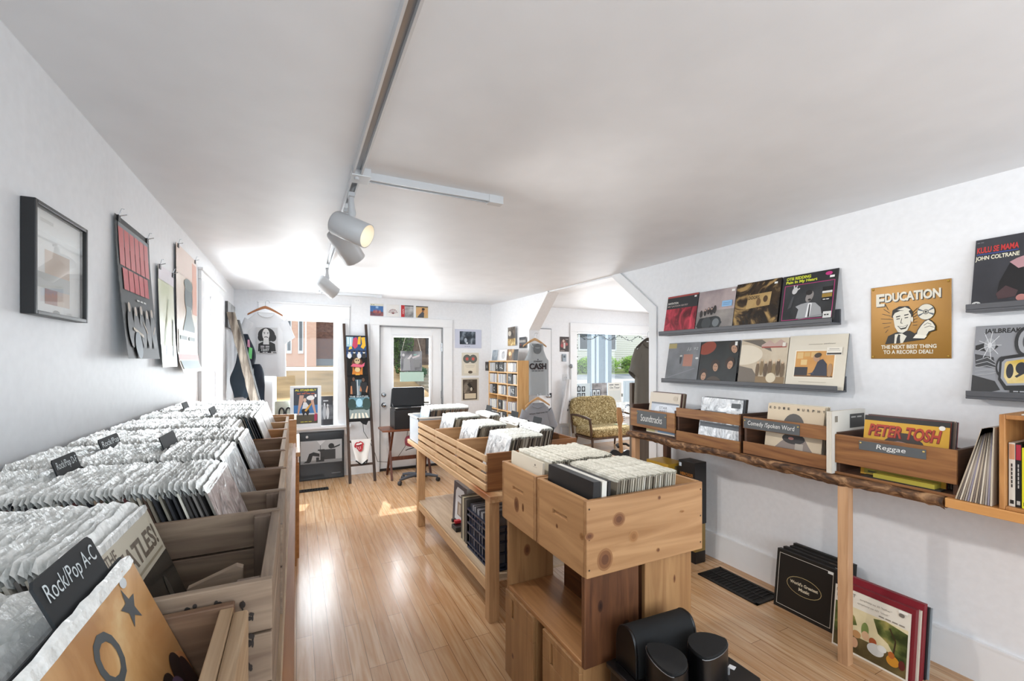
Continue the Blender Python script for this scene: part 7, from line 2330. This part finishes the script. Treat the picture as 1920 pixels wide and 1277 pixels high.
WY = RX(-90) + ANG * -1.0
cover('record_sleeve', 'dark sleeve with a row of faces pinned on the wall just above the rack', 'record', (on_far_wall(5.36) - 0.02, 5.36, 1.735), (0, 0, RX(-90) - ANG * -1), 0.23, 0.15, 0.003, [('r', 0, 0, 1, 1, '#4a4c4f')] + [('e', 0.15 + 0.23 * k, 0.62, 0.09, 0.14, '#b9b4ae') for k in range(4)] + [('r', 0.0, 0.0, 1, 0.25, '#2c2523'), ('e', 0.25, 0.3, 0.06, 0.1, '#8d3a3a')], side='#c9c9c9')
cover('poster', 'dark poster of a crowd below a lit stage, on the far wall above the rack', 'poster', (on_far_wall(5.76) - 0.006, 5.76, 1.775), (0, 0, RX(-90) - ANG * -1), 0.47, 0.27, 0.002, [('r', 0, 0, 1, 1, mottle('#2e2923', '#8d8272', 9, 0.3, c='#564c41', stretch=(2, 1, 1))), ('r', 0, 0, 1, 0.38, mottle('#8a6c38', '#e6d09a', 16, 0.3, c='#c2a060')), ('e', 0.55, 0.66, 0.12, 0.14, '#c9c2b5')], side='#d0d0ce')

# ---------------------------------------------------------------- weathered post and hooded jacket in the far left corner
grey_wood = mottle('#4d443c', '#b9afa2', 20, 0.8, c='#857a6e', stretch=(1, 1, 0.15), bump=0.8)
p0, p1 = Vector((-0.15, 5.44, 0.0)), Vector((-0.635, 5.56, 2.08))
t = thing('driftwood_post', 'weathered grey wooden post leaning in the far left corner', 'post', tuple(p0))
mb = MB()
n = 26
vs, fs = [], []
r6 = random.Random(4)
prof = [(-0.038, -0.02), (0.038, -0.024), (0.042, 0.02), (-0.034, 0.024)]
d_ = (p1 - p0)
for i in range(n + 1):
    c_ = d_ * (i / n)
    for a, b in prof:
        vs.append((c_.x + a + r6.uniform(-0.004, 0.004), c_.y + b + r6.uniform(-0.003, 0.003), c_.z))
for i in range(n):
    for k in range(4):
        fs.append((i * 4 + k, i * 4 + (k + 1) % 4, i * 4 + 4 + (k + 1) % 4, i * 4 + 4 + k))
fs += [(3, 2, 1, 0), tuple(n * 4 + k for k in range(4))]
mb.add(vs, fs, grey_wood)
mb.build('plank', t, 0.003)
mb = MB()
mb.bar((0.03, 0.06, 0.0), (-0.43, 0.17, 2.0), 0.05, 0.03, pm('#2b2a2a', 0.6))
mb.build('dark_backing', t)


def drape(name, label, cat, loc, rz, w, L, col, seed, print_items=None, amp=0.03):
    T = thing(name, label, cat, loc, (0, 0, RX(rz)))
    r7 = random.Random(seed)
    f1, f2 = r7.uniform(0, 6), r7.uniform(0, 6)
    m = pm(col, 0.85, bump=0.3, bscale=200)

    def fn(u, v):
        a = 2 * math.pi * u
        z = -L * v
        hw_ = w / 2 * (0.35 + 0.65 * min(1, v * 1.8) ** 0.7) * (1 + 0.12 * math.sin(v * 9 + f1))
        dp = 0.045 * (0.6 + 0.4 * math.sin(v * 6 + f2)) + 0.02
        x = hw_ * math.cos(a) + 0.015 * math.sin(v * 7 + f2)
        y = dp * math.sin(a) + amp * 0.5 * math.sin(3 * a + v * 5 + f1) * v
        return (x, y, z + 0.02 * math.sin(3 * a + f2) * v)
    mb = MB()
    mb.grid(fn, 36, 22, m, True, wrap=True)
    top = [fn(i / 36, 0) for i in range(36)]
    bot = [fn(i / 36, 1) for i in range(36)]
    mb.add(top, [tuple(range(36))], m)
    mb.add(bot, [tuple(range(35, -1, -1))], m)
    mb.build('cloth', T)
    if print_items:
        mb = MB()
        mb.M = Matrix.Translation((0.02, -0.075, -0.36))
        mb.art(print_items, 0.07, 0.30, 0)
        mb.build('print', T)
    return T


drape('hooded_jacket', 'navy hooded jacket with a green and pink print, hung behind the weathered post', 'jacket', (-0.505, 5.80, 1.86), 10, 0.15, 0.55, '#1f2733', 6, [('p', [(0.25, 0.30), (0.75, 0.25), (0.85, 0.66), (0.40, 0.72)], '#6fd07a'), ('p', [(0.15, 0.72), (0.55, 0.68), (0.45, 0.98), (0.2, 0.98)], '#c98aa8')])
drape('hanging_shirt', 'slate-blue shirt hanging low on the left of the weathered post', 'shirt', (-0.56, 5.72, 1.66), -10, 0.17, 0.50, '#3a4754', 7)
drape('hanging_shirt', 'dark navy shirt with white lettering, bunched right of the weathered post', 'shirt', (-0.40, 5.78, 1.52), 15, 0.15, 0.42, '#232c3a', 8)
drape('hanging_shirt', 'dark garment hanging lowest behind the weathered post', 'shirt', (-0.44, 5.86, 1.25), 0, 0.20, 0.55, '#1c222b', 9)
# ---------------------------------------------------------------- annex: settee, guitar, window things
gold_cloth = mottle('#62502c', '#c6b68c', 42, 0.85, c='#8f7947', lo=0.40, hi=0.60, dist=1.5, bump=0.3)
t = thing('settee', 'low settee in speckled gold fabric with dark wooden arms, by the annex window', 'settee', (4.90, 6.28, 0))
dkw = wood('#3d2a1c', '#5d4430', 'z', 1.0, 0.45)
mb = MB()


def cushion(mb, x0, x1, y0, y1, z0, z1, mat, puff=0.03, nx=16, ny=10):
    def P(face, u, v):
        pass
    xs = (x0 + x1) / 2
    ys = (y0 + y1) / 2
    zs = (z0 + z1) / 2

    def fn(u, v):
        a = 2 * math.pi * u
        ph = math.pi * (v - 0.5)
        ca, sa = math.cos(a), math.sin(a)
        cp, sp = math.cos(ph), math.sin(ph)
        e1, e2 = 0.22, 0.35
        X = math.copysign(abs(ca) ** e1, ca) * abs(cp) ** e2
        Y = math.copysign(abs(sa) ** e1, sa) * abs(cp) ** e2
        Z = math.copysign(abs(sp) ** 0.5, sp)
        return (xs + (x1 - x0) / 2 * X, ys + (y1 - y0) / 2 * Y, zs + (z1 - z0) / 2 * Z)
    mb.grid(fn, 48, 16, mat, True, wrap=True)


cushion(mb, -0.47, 0.47, -0.36, 0.22, 0.25, 0.42, gold_cloth)
mb.build('seat_cushion', t)
mb = MB()
mb.M = Matrix.Translation((0, 0.20, 0.36)) @ Matrix.Rotation(RX(-12), 4, 'X')
cushion(mb, -0.50, 0.50, -0.06, 0.06, 0.0, 0.56, gold_cloth)
mb.build('backrest', t)
for s in (-1, 1):
    mb = MB()
    mb.tube([(s * 0.505, 0.25, 0.60), (s * 0.52, 0.05, 0.615), (s * 0.52, -0.20, 0.595), (s * 0.51, -0.33, 0.57)], [0.016, 0.022, 0.024, 0.018], dkw, 10)
    mb.tube([(s * 0.51, -0.31, 0.57), (s * 0.49, -0.32, 0.40), (s * 0.475, -0.30, 0.27)], [0.02, 0.022, 0.018], dkw, 10)
    mb.tube([(s * 0.505, 0.25, 0.60), (s * 0.49, 0.22, 0.27)], [0.018, 0.02], dkw, 10)
    mb.build('arm', t)
for x in (-0.43, 0.43):
    for y, lean in ((-0.27, -0.04), (0.17, 0.06)):
        mb = MB()
        mb.tube([(x, y, 0.27), (x * 1.05, y + lean, 0.0)], [0.026, 0.014], dkw, 12)
        mb.build('leg', t)
mb = MB()
mb.box((-0.46, -0.32, 0.225), (0.46, 0.20, 0.262), dkw)
mb.build('frame', t, 0.004)
cover('magazine', 'pale green magazine lying on the settee seat at its right end', 'magazine', (5.21, 6.08, 0.4215), (0, 0, RX(12)), 0.01, 0.008, 0.01, [('r', 0, 0, 1, 1, '#9db58a')]).data = (lambda q: q)(MB().box((-0.11, 0, 0), (0.11, 0.14, 0.008), pm('#b9c9a4', 0.4)).build('magazine_sheet').data)
bpy.data.objects.remove(bpy.data.objects['magazine_sheet'])

# electric guitar on a stand, its headstock showing past the shelf
t = thing('electric_guitar', 'guitar with a pale wooden headstock and chrome pegs, beyond the far end of the shelf', 'guitar', (3.78, 4.45, 0), (RX(-5), 0, RX(-15)))
maple = wood('#b07f4f', '#cf9f6c', 'z', 0.9, 0.35)
mb = MB()
mb.prism([(-0.024, 0.70), (0.024, 0.70), (0.034, 0.745), (0.052, 0.775), (0.030, 0.91), (0.022, 0.945), (-0.030, 0.95), (-0.040, 0.88), (-0.034, 0.76)], -0.008, 0.008, maple, 'xz')
mb.build('headstock', t, 0.002)
mb = MB()
mb.prism([(-0.028, 0.30), (0.028, 0.30), (0.022, 0.72), (-0.022, 0.72)], -0.012, 0.010, maple, 'xz')
mb.build('neck', t, 0.004)
for k in range(6):
    mb = MB()
    z = 0.775 + 0.028 * k
    mb.tube([(0.040 - 0.003 * k, 0, z), (0.066 - 0.003 * k, 0, z)], 0.004, chrome, 8)
    mb.ball((0.070 - 0.003 * k, 0, z), (0.010, 0.006, 0.008), chrome, 10, 6)
    mb.build('tuning_peg', t)
mb = MB()
pts = []
for i in range(36):
    a = 2 * math.pi * i / 36
    r_ = 0.17 + 0.035 * math.cos(2 * a + 0.2) - 0.03 * math.cos(4 * a)
    pts.append((0.85 * r_ * math.cos(a), 0.24 + 1.1 * r_ * math.sin(a)))
mb.prism(pts, -0.022, 0.022, pm('#1b1a1b', 0.2), 'xz')
mb.build('body', t, 0.008)
t = thing('guitar_stand', 'black guitar stand with a padded yoke and chrome tube', 'stand', (3.82, 4.52, 0))
mb = MB()
mb.tube([(0, 0.03, 0.0), (0.0, 0.03, 0.50)], 0.011, chrome, 10)
mb.build('tube', t)
mb = MB()
mb.tube([(-0.09, -0.06, 0.44), (-0.08, -0.01, 0.46), (0, 0.04, 0.46), (0.08, -0.01, 0.46), (0.09, -0.06, 0.44)], 0.016, pm('#19191a', 0.6), 10)
mb.build('yoke', t)
for a in (30, 150, 270):
    mb = MB()
    mb.tube([(0, 0.03, 0.22), (0.20 * math.cos(RX(a)), 0.03 + 0.20 * math.sin(RX(a)), 0.012)], 0.010, pm('#19191a', 0.5), 8)
    mb.build('leg', t)

# annex back wall things
A_ = lambda u, v: aty(u, v, Y2)
cover('poster', 'dark poster with a red and white figure, left of the annex window', 'poster', (4.392, Y2 - 0.004, 1.725), (0, 0, 0), 0.20, 0.272, 0.002, [('r', 0, 0, 1, 1, '#3a2a26'), ('e', 0.42, 0.52, 0.3, 0.3, '#7d4a44'), ('e', 0.40, 0.72, 0.11, 0.10, '#c9b2a4'), ('r', 0.4, 0.2, 0.58, 0.6, '#d6cfc9'), ('e', 0.22, 0.4, 0.13, 0.12, '#b04a4a'), ('e', 0.75, 0.5, 0.12, 0.1, '#a85048'), ('r', 0.62, 0.8105, 0.737, 0.8525, '#cfc4bc'), ('r', 0.77, 0.8105, 0.887, 0.8525, '#cfc4bc'), ('r', 0.06, 0.05, 0.5, 0.09, '#b9a99f')], side='#c9c9c9')
t = thing('thermostat', 'small grey wall panel below the dark poster', 'switch', (4.382, Y2 - 0.001, 1.545))
mb = MB()
mb.box((-0.042, -0.02, 0), (0.042, 0, 0.135), pm('#8d959b', 0.4, 0.3))
mb.box((-0.02, -0.023, 0.07), (0.02, -0.02, 0.11), pm('#4f565b', 0.3))
mb.build('panel', t, 0.003)
t = thing('light_switch', 'white light switch plate on the annex wall', 'switch', (4.412, Y2 - 0.001, 1.19))
mb = MB()
mb.box((-0.055, -0.006, 0), (0.055, 0, 0.12), pm('#dedfe0', 0.4))
mb.build('plate', t, 0.002)
for x in (-0.022, 0.022):
    mb = MB()
    mb.box((x - 0.005, -0.014, 0.05), (x + 0.005, -0.006, 0.072), pm('#d2d3d4', 0.4))
    mb.build('toggle', t)
t = thing('flag_pole', 'tall white pole with a rolled white banner leaning beside the annex window', 'pole', (4.46, 6.60, 0))
mb = MB()
mb.tube([(0, 0.02, 0), (0.03, 0.08, 1.42)], 0.016, pm('#d9dadb', 0.4), 10)
mb.build('shaft', t)
mb = MB()
mb.ball((0.03, 0.08, 1.46), 0.04, pm('#8f9498', 0.35, 0.4), 14, 8)
mb.build('finial', t)
mb = MB()


def banner(u, v):
    z = 1.22 - 0.78 * v
    a = 2 * math.pi * u
    return (-0.055 - 0.07 * v + (0.045 + 0.08 * v) * math.cos(a), 0.03 + 0.03 * math.sin(a) + 0.012 * math.sin(5 * a), z)


mb.grid(banner, 24, 12, pm('#e3e4e6', 0.8), True, wrap=True)
mb.build('banner', t)
mb = MB()
mb.M = Matrix.Translation((-0.125, -0.01, 0.62)) @ Matrix.Rotation(RX(12), 4, 'Y')
mb.art([('e', 0.4, 0.25, 0.22, 0.10, '#3a3a3c'), ('e', 0.6, 0.6, 0.22, 0.10, '#3a3a3c'), ('e', 0.5, 0.9, 0.2, 0.07, '#4a4a4c')], 0.06, 0.24, -0.03)
mb.build('print', t)
cover('carton', 'pale grey box standing on the annex floor under the pole', 'box', (4.36, 6.66, 0.0005), (0, 0, 0), 0.14, 0.36, 0.06, [('r', 0, 0, 1, 1, '#c3c6c9')], side='#c3c6c9')

# papers and prints taped low in the annex window
wp = [(4.68, 5.02, 0.74, 1.13, 'pale sheet with small dark photos taped at the left of the annex window', [('r', 0, 0, 1, 1, '#c9d6de')] + [('r', 0.12 + 0.3 * (k % 2), 0.28 + 0.32 * (k // 2), 0.36 + 0.3 * (k % 2), 0.54 + 0.32 * (k // 2), '#2a2f38') for k in range(4)] + [('e', 0.24 + 0.3 * (k % 2), 0.42 + 0.32 * (k // 2), 0.06, 0.09, '#b9c0c6') for k in range(4)]),
      (5.06, 5.42, 0.74, 1.13, 'dark print with small portraits, second in the annex window', [('r', 0, 0, 1, 1, mottle('#55504f', '#a9a5a6', 8, 0.4)), ('r', 0, 0, 0.55, 0.7, '#3a4452')] + [('r', 0.06 + 0.25 * (k % 2), 0.08 + 0.32 * (k // 2), 0.26 + 0.25 * (k % 2), 0.34 + 0.32 * (k // 2), '#cfd6dc') for k in range(4)] + [('e', 0.16 + 0.25 * (k % 2), 0.18 + 0.32 * (k // 2), 0.05, 0.09, '#2a2d33') for k in range(4)]),
      (5.44, 5.78, 0.74, 1.13, 'off-white handbill with dark lettering, third in the annex window', [('r', 0, 0, 1, 1, '#d9d9d2'), ('r', 0.1, 0.8705, 0.412, 0.9125, '#55585a'), ('r', 0.5, 0.8705, 0.812, 0.9125, '#55585a'), ('t', 'On Tour', 0.14, 0.70, 0.10, 0.72, '#4a4d50', 0, 0.02), ('r', 0.1, 0.1, 0.9, 0.6, '#cdd2cf')]),
      (5.82, 6.30, 0.74, 1.16, 'pale blue sheet with faint stripes, fourth in the annex window', [('r', 0, 0, 1, 1, '#c6d9e4')] + [('l', [(0.2 * k + 0.1, 0.1), (0.2 * k + 0.12, 0.95)], 0.012, '#9db6c6') for k in range(5)])]
for x0, x1, z0, z1, lab, its in wp:
    cover('paper_sheet', lab, 'print', ((x0 + x1) / 2, Y2 + 0.07, z0), (0, 0, 0), x1 - x0, z1 - z0, 0.002, its, side='#d0d0d0')
mb = MB()
r8 = random.Random(3)
lp = [(4.69 + 0.02 * math.sin(i * 1.7), Y2 + 0.05, 0.75 + i * 0.068) for i in range(20)] + [(4.75 + 0.085 * i, Y2 + 0.05, 2.06 - 0.10 * abs(math.sin(i * 0.55)) ** 1.5) for i in range(20)]
mb.tube(lp, 0.006, pm('#1d2a22', 0.5), 6)
for p in lp[::1]:
    mb.ball((p[0] + r8.uniform(-0.03, 0.03), p[1] - 0.01, p[2] + r8.uniform(-0.03, 0.03)), 0.012, pm('#232c28', 0.3), 8, 5)
tag(mb.build('string_lights'), 'dark string of small lights draped along the top and left of the annex window', 'string lights')
mb = MB()
lp = [(5.85 + 0.03 * i, Y2 + 0.04, 0.66 + 0.02 * math.sin(i) + 0.008 * i) for i in range(16)]
mb.tube(lp, 0.006, pm('#2a3a4c', 0.5), 6)
for p in lp:
    mb.ball((p[0], p[1] - 0.01, p[2] - 0.02), 0.012, pm('#2f4258', 0.3), 8, 5)
tag(mb.build('string_lights'), 'short string of dark blue lights low on the annex window, right of the settee', 'string lights')
# olive shirt and tall panel inside the near jamb
hanger('dark hanger on the near jamb of the opening, holding the olive shirt', (3.29, 3.47, 1.80), 8, 0.36, pm('#3a3128', 0.5))
tee('olive_shirt', 'olive-grey T-shirt hanging just past the near jamb of the opening', (3.29, 3.47, 1.765), 8, 0.36, 0.70, '#77736a', [('t', 'Where Vinyl', 0, 0.2, 0.6, 1, '#2b2a28', 0.1, 0.02)], 0.16, 0.04, -0.16, 0.06, seed=12)
t = thing('leaning_board', 'tall grey-brown panel standing below the olive shirt past the near jamb', 'panel', (3.34, 3.64, 0))
mb = MB()
mb.box((-0.13, -0.02, 0), (0.12, 0.02, 1.32), wood('#5b5046', '#6f6459', 'z', 0.7, 0.6))
mb.build('board', t, 0.003)

# things hung inside the back door's glass
cover('photo_print', 'grey photo print hung in the glass of the back door', 'photo', (1.505, YB + 0.035, 1.405), (0, 0, 0), 0.31, 0.295, 0.003, [('r', 0, 0, 1, 1, mottle('#55565a', '#a9aaad', 5, 0.3)), ('p', [(0.1, 0.05), (0.14, 0.6), (0.3, 0.72), (0.42, 0.6), (0.46, 0.05)], '#a3a4a7'), ('p', [(0.48, 0.05), (0.46, 0.6), (0.6, 0.72), (0.66, 0.05)], '#8d8e91'), ('e', 0.12, 0.8, 0.06, 0.07, '#d0d0d0'), ('p', [(0.3, 0.62), (0.5, 0.86), (0.52, 0.74), (0.4, 0.60)], '#d9d5d6'), ('p', [(0.52, 0.70), (0.9, 0.84), (0.88, 0.74), (0.56, 0.62)], '#cdc6c8'), ('r', 0.6, 0.78, 0.75, 0.85, '#8fb4ac'), ('r', 0.62, 0.2, 0.9, 0.58, '#8a8c8d')], side='#b0b0b0')
cover('sign_board', 'blank pale green board hung below the photo in the back door glass', 'sign', (1.515, YB + 0.035, 1.255), (0, 0, 0), 0.345, 0.138, 0.004, [('r', 0, 0, 1, 1, '#b9d2c4')], side='#b9d2c4')
mb = MB()
for s in (-1, 1):
    mb.tube([(1.505 + s * 0.14, YB + 0.038, 1.695), (1.505 + s * 0.09, YB + 0.038, 1.895)], 0.0018, pm('#b9b2a0', 0.6), 5)
tag(mb.build('hanging_wire'), 'thin wires holding the photo in the back door glass', 'wire')

# ---------------------------------------------------------------- outdoors
asphalt = mottle('#8d8c8a', '#a8a6a3', 3, 0.9)
concrete = mottle('#cfcac0', '#e3dfd6', 2, 0.9)
grass = mottle('#8d7654', '#cfae80', 0.35, 0.95, c='#b0936a', stretch=(1, 1.2, 1), bump=0.3)
green_grass = mottle('#6f7f3a', '#9aa55c', 1.0, 0.95)
GZ = -0.45


def flat(name, pts, mat, kind='structure', th=0.05):
    mb = MB()
    n = len(pts)
    vs = [p for p in pts] + [(p[0], p[1], p[2] - th) for p in pts]
    fs = [tuple(range(n)), tuple(range(2 * n - 1, n - 1, -1))] + [(i, n + i, n + (i + 1) % n, (i + 1) % n) for i in range(n)]
    mb.add(vs, fs, mat)
    return tag(mb.build(name), kind=kind)


flat('ground', [(-40, 7.0, GZ), (60, 7.0, GZ), (60, 11.0, GZ), (-40, 11.0, GZ)], concrete)
flat('road', [(-40, 11.0, GZ), (60, 11.0, GZ), (60, 19.5, GZ), (-40, 19.5, GZ)], asphalt)
flat('kerb', [(-40, 19.5, GZ + 0.15), (60, 19.5, GZ + 0.15), (60, 19.8, GZ + 0.15), (-40, 19.8, GZ + 0.15)], pm('#6d675e', 0.9), th=0.2)
flat('pavement', [(-40, 19.8, GZ + 0.14), (60, 19.8, GZ + 0.14), (60, 22.0, GZ + 0.16), (-40, 22.0, GZ + 0.16)], concrete)
flat('grass_bank', [(-40, 22.0, GZ + 0.14), (11.5, 22.0, GZ + 0.14), (11.5, 33, 1.25), (-40, 33, 1.25)], grass)
flat('side_road', [(11.5, 22.0, GZ + 0.14), (60, 22.0, GZ + 0.14), (60, 29.5, 0.45), (11.5, 29.5, 0.45)], mottle('#7f848a', '#bfbdb8', 0.3, 0.9, c='#a9a9a8'))  # shadows on the road are mixed into its mottled colour
flat('lawn', [(11.5, 29.5, 0.45), (60, 29.5, 0.45), (60, 36, 0.75), (11.5, 36, 0.75)], green_grass)
flat('upper_ground', [(-40, 32.9, 1.2), (11.5, 32.9, 1.2), (11.5, 45, 1.2), (-40, 45, 1.2)], grass, th=0.4)
flat('side_yard', [(-40, -10, GZ), (-0.9, -10, GZ), (-0.9, 7.0, GZ), (-40, 7.0, GZ)], concrete)

brick_m, nt, b_ = nodes('brick_facade')
tc = N(nt, 'ShaderNodeTexCoord')
mp = N(nt, 'ShaderNodeMapping')
mp.inputs['Rotation'].default_value = (RX(90), 0, 0)
nt.links.new(tc.outputs['Object'], mp.inputs['Vector'])
bt = N(nt, 'ShaderNodeTexBrick')
bt.inputs['Scale'].default_value = 1.0
bt.inputs['Brick Width'].default_value = 0.22
bt.inputs['Row Height'].default_value = 0.075
bt.inputs['Mortar Size'].default_value = 0.008
bt.inputs['Color1'].default_value = (*lin('#edc4ac'), 1)
bt.inputs['Color2'].default_value = (*lin('#e6b69e'), 1)
bt.inputs['Mortar'].default_value = (*lin('#e3c9b8'), 1)
nt.links.new(mp.outputs['Vector'], bt.inputs['Vector'])
nt.links.new(bt.outputs['Color'], b_.inputs['Base Color'])
b_.inputs['Roughness'].default_value = 0.9
t = thing('brick_building', 'pink brick building with tall white-framed slot windows across the road', 'building', (-3.0, 32.5, 0.9))
mb = MB()
mb.box((-9, 0, 0), (4.2, 8, 9), brick_m)
mb.build('wall', t)
for x in (-4.6, -2.5, 1.6, 2.55, 3.25, -6.6):
    mb = MB()
    mb.box((x - 0.16, -0.10, 1.15), (x + 0.16, 0.0, 8.2), trim_paint)
    mb.build('window_frame', t)
    mb = MB()
    mb.box((x - 0.09, -0.12, 1.35), (x + 0.09, -0.10, 8.0), pm('#6d7378', 0.2))
    mb.build('pane', t)
mb = MB()
mb.box((4.2, 0.5, 0), (8.2, 8, 9), mottle('#5a3d34', '#7d5a4c', 6, 0.9))  # the wall's shade side, its darkness put into the brown colour
mb.build('shaded_side', t)
mb = MB()
mb.box((4.2, 0.4, -0.2), (8.2, 0.5, 0.8), pm('#7b8289', 0.8))
mb.build('plinth', t)
t = thing('brown_building', 'brown building partly hidden behind the trees seen through the back door', 'building', (8.6, 34, 0.9))
mb = MB()
mb.box((-1.9, 0, 0), (2.6, 6, 9), mottle('#5f5148', '#7d6c60', 3, 0.9))
mb.build('wall', t)
for (x, z) in ((-0.8, 1.2), (0.9, 1.2)):
    mb = MB()
    mb.box((x - 0.35, -0.05, z), (x + 0.35, 0, z + 1.6), pm('#3a3532', 0.3))
    mb.build('window', t)
t = thing('white_house', 'white clapboard house with a dark window beyond the lawn', 'house', (27.0, 36, 0.5))
mb = MB()
mb.box((-7.0, 0, 0), (7, 8, 9), pm('#e9e6dd', 0.8))
for k in range(40):
    mb.box((-7.0, -0.03, k * 0.22), (7, 0, k * 0.22 + 0.03), pm('#d3cfc5', 0.8))
mb.build('wall', t)
for x in (-4.4, -1.2, 2.0):
    mb = MB()
    mb.box((x - 0.75, -0.09, 2.1), (x + 0.75, -0.03, 4.7), trim_paint)
    mb.build('window_frame', t)
    mb = MB()
    mb.box((x - 0.6, -0.11, 2.25), (x + 0.6, -0.09, 4.55), pm('#3d4348', 0.15))
    mb.build('pane', t)
t = thing('stone_steps', 'pale stone steps climbing the bank, seen at the right of the back door glass', 'steps', (6.4, 22.2, GZ + 0.14))
mb = MB()
for k in range(8):
    mb.box((0, k * 0.9, k * 0.17 - 0.1), (2.4, k * 0.9 + 0.95, k * 0.17 + 0.17), mottle('#8d8474', '#a89e8c', 2, 0.9))
mb.build('treads', t)


def leafy(name, label, cat, loc, rad, cols, seed, n=2600, size=0.16, trunk=0.0, group=None):
    """crown of many small leaves round a core, on a stem"""
    t = thing(name, label, cat, loc, group=group)
    r9 = random.Random(seed)
    mats = [pm(c_, 0.7) for c_ in cols]
    mb = MB()
    rx, ry, rz = rad
    lumps = [(r9.uniform(-0.6, 0.6) * rx, r9.uniform(-0.6, 0.6) * ry, r9.uniform(-0.5, 0.6) * rz, r9.uniform(0.4, 0.65)) for _ in range(9)]
    per = {m: ([], []) for m in mats}
    for i in range(n):
        lx_, ly_, lz_, lr = lumps[r9.randrange(9)]
        d = Vector((r9.gauss(0, 1), r9.gauss(0, 1), r9.gauss(0, 1))).normalized() * (r9.random() ** 0.25)
        p = Vector((lx_ + d.x * rx * lr, ly_ + d.y * ry * lr, lz_ + d.z * rz * lr + trunk + rz))
        if p.z < 0.02:
            p.z = r9.uniform(0.02, 0.3)
        a = Vector((r9.gauss(0, 1), r9.gauss(0, 1), r9.gauss(0, 1))).normalized()
        b = a.orthogonal().normalized()
        s = size * r9.uniform(0.6, 1.2)
        vs, fs = per[mats[r9.randrange(len(mats))]]
        k = len(vs)
        vs += [p - a * s * 0.5, p + b * s * 0.28, p + a * s * 0.5, p - b * s * 0.28]
        fs.append((k, k + 1, k + 2, k + 3))
    for m, (vs, fs) in per.items():
        mb.add(vs, fs, m)
    mb.build('foliage', t)
    mb = MB()
    mb.tube([(0, 0, -0.1), (0.02, 0, (trunk + rz) * 0.6), (0, 0.03, trunk + rz)], [0.05 + 0.03 * rz, 0.04 + 0.02 * rz, 0.03], pm('#4a3a2c', 0.9), 8)
    mb.build('stem', t)
    return t


DG = ['#3a5420', '#4d6b2b', '#2c4216', '#5f8238']
BG = ['#7fa832', '#93bf3e', '#5f8a26', '#a9cf55']
leafy('tall_shrub', 'dark green tall shrub at the left in the back door glass', 'shrub', (6.15, 28.5, 0.4), (0.75, 0.8, 3.0), DG, 1, 5200, 0.20)
leafy('tree', 'flowering dark green tree at the right in the back door glass', 'tree', (8.75, 28.0, 0.4), (0.85, 0.9, 2.6), DG + ['#cfd6a4'], 2, 4800, 0.20, 0.3)
leafy('bush', 'low dark green bush at the foot of the tall shrub across the road', 'bush', (6.6, 27.0, 0.2), (0.9, 0.7, 0.55), ['#2f5a38', '#3d6b42', '#264a2e'], 3, 1500, 0.14)
for k, (x, y, r_) in enumerate(((17.6, 31.0, 1.2), (19.6, 31.5, 1.3), (22.6, 31.0, 1.5), (25.0, 31.5, 1.4), (27.6, 31.0, 1.3), (30.2, 31.6, 1.3))):
    leafy('bush', ['bright green bush at the far left in the annex window', 'bright green bush just left of the porch column', 'bright green bush just right of the porch column', 'round bright green bush in front of the white house', 'bright green bush partly behind the olive shirt', 'bright green bush at the right end of the row'][k], 'bush', (x, y, 0.35), (r_, 1.0, 0.85), BG, 10 + k, 2200, 0.22)
leafy('tree', 'pale grey-green tree beyond the left side of the annex window', 'tree', (20.5, 36.5, 0.7), (2.0, 2.0, 3.2), ['#8d968a', '#a9b0a4', '#6f796c'], 30, 4000, 0.35, 1.0)
# porch column just outside the annex window
t = thing('porch_column', 'grey-blue panelled porch column with white edges outside the annex window', 'column', (6.30, 8.6, GZ))
gb = pm('#6d7d88', 0.6)
mb = MB()
mb.box((-0.10, -0.22, 0), (0.50, -0.06, 4.2), gb)
mb.build('shaft', t)
for x0, x1, y in ((-0.10, -0.02, -0.245), (0.04, 0.11, -0.235), (0.30, 0.37, -0.245)):
    mb = MB()
    mb.box((x0, y, 0.0), (x1, -0.22, 4.2), pm('#aebbc5', 0.5))
    mb.build('edge_strip', t)
t = thing('porch_railing', 'white railing outside the annex window', 'railing', (7.0, 8.7, GZ))
mb = MB()
for z in (0.15, 1.0):
    mb.box((-2.6, -0.03, z), (3.2, 0.03, z + 0.07), trim_paint)
mb.build('rails', t)
for k in range(30):
    mb = MB()
    mb.box((-2.6 + 0.195 * k, -0.015, 0.2), (-2.57 + 0.195 * k, 0.015, 1.02), trim_paint)
    mb.build('baluster', t)
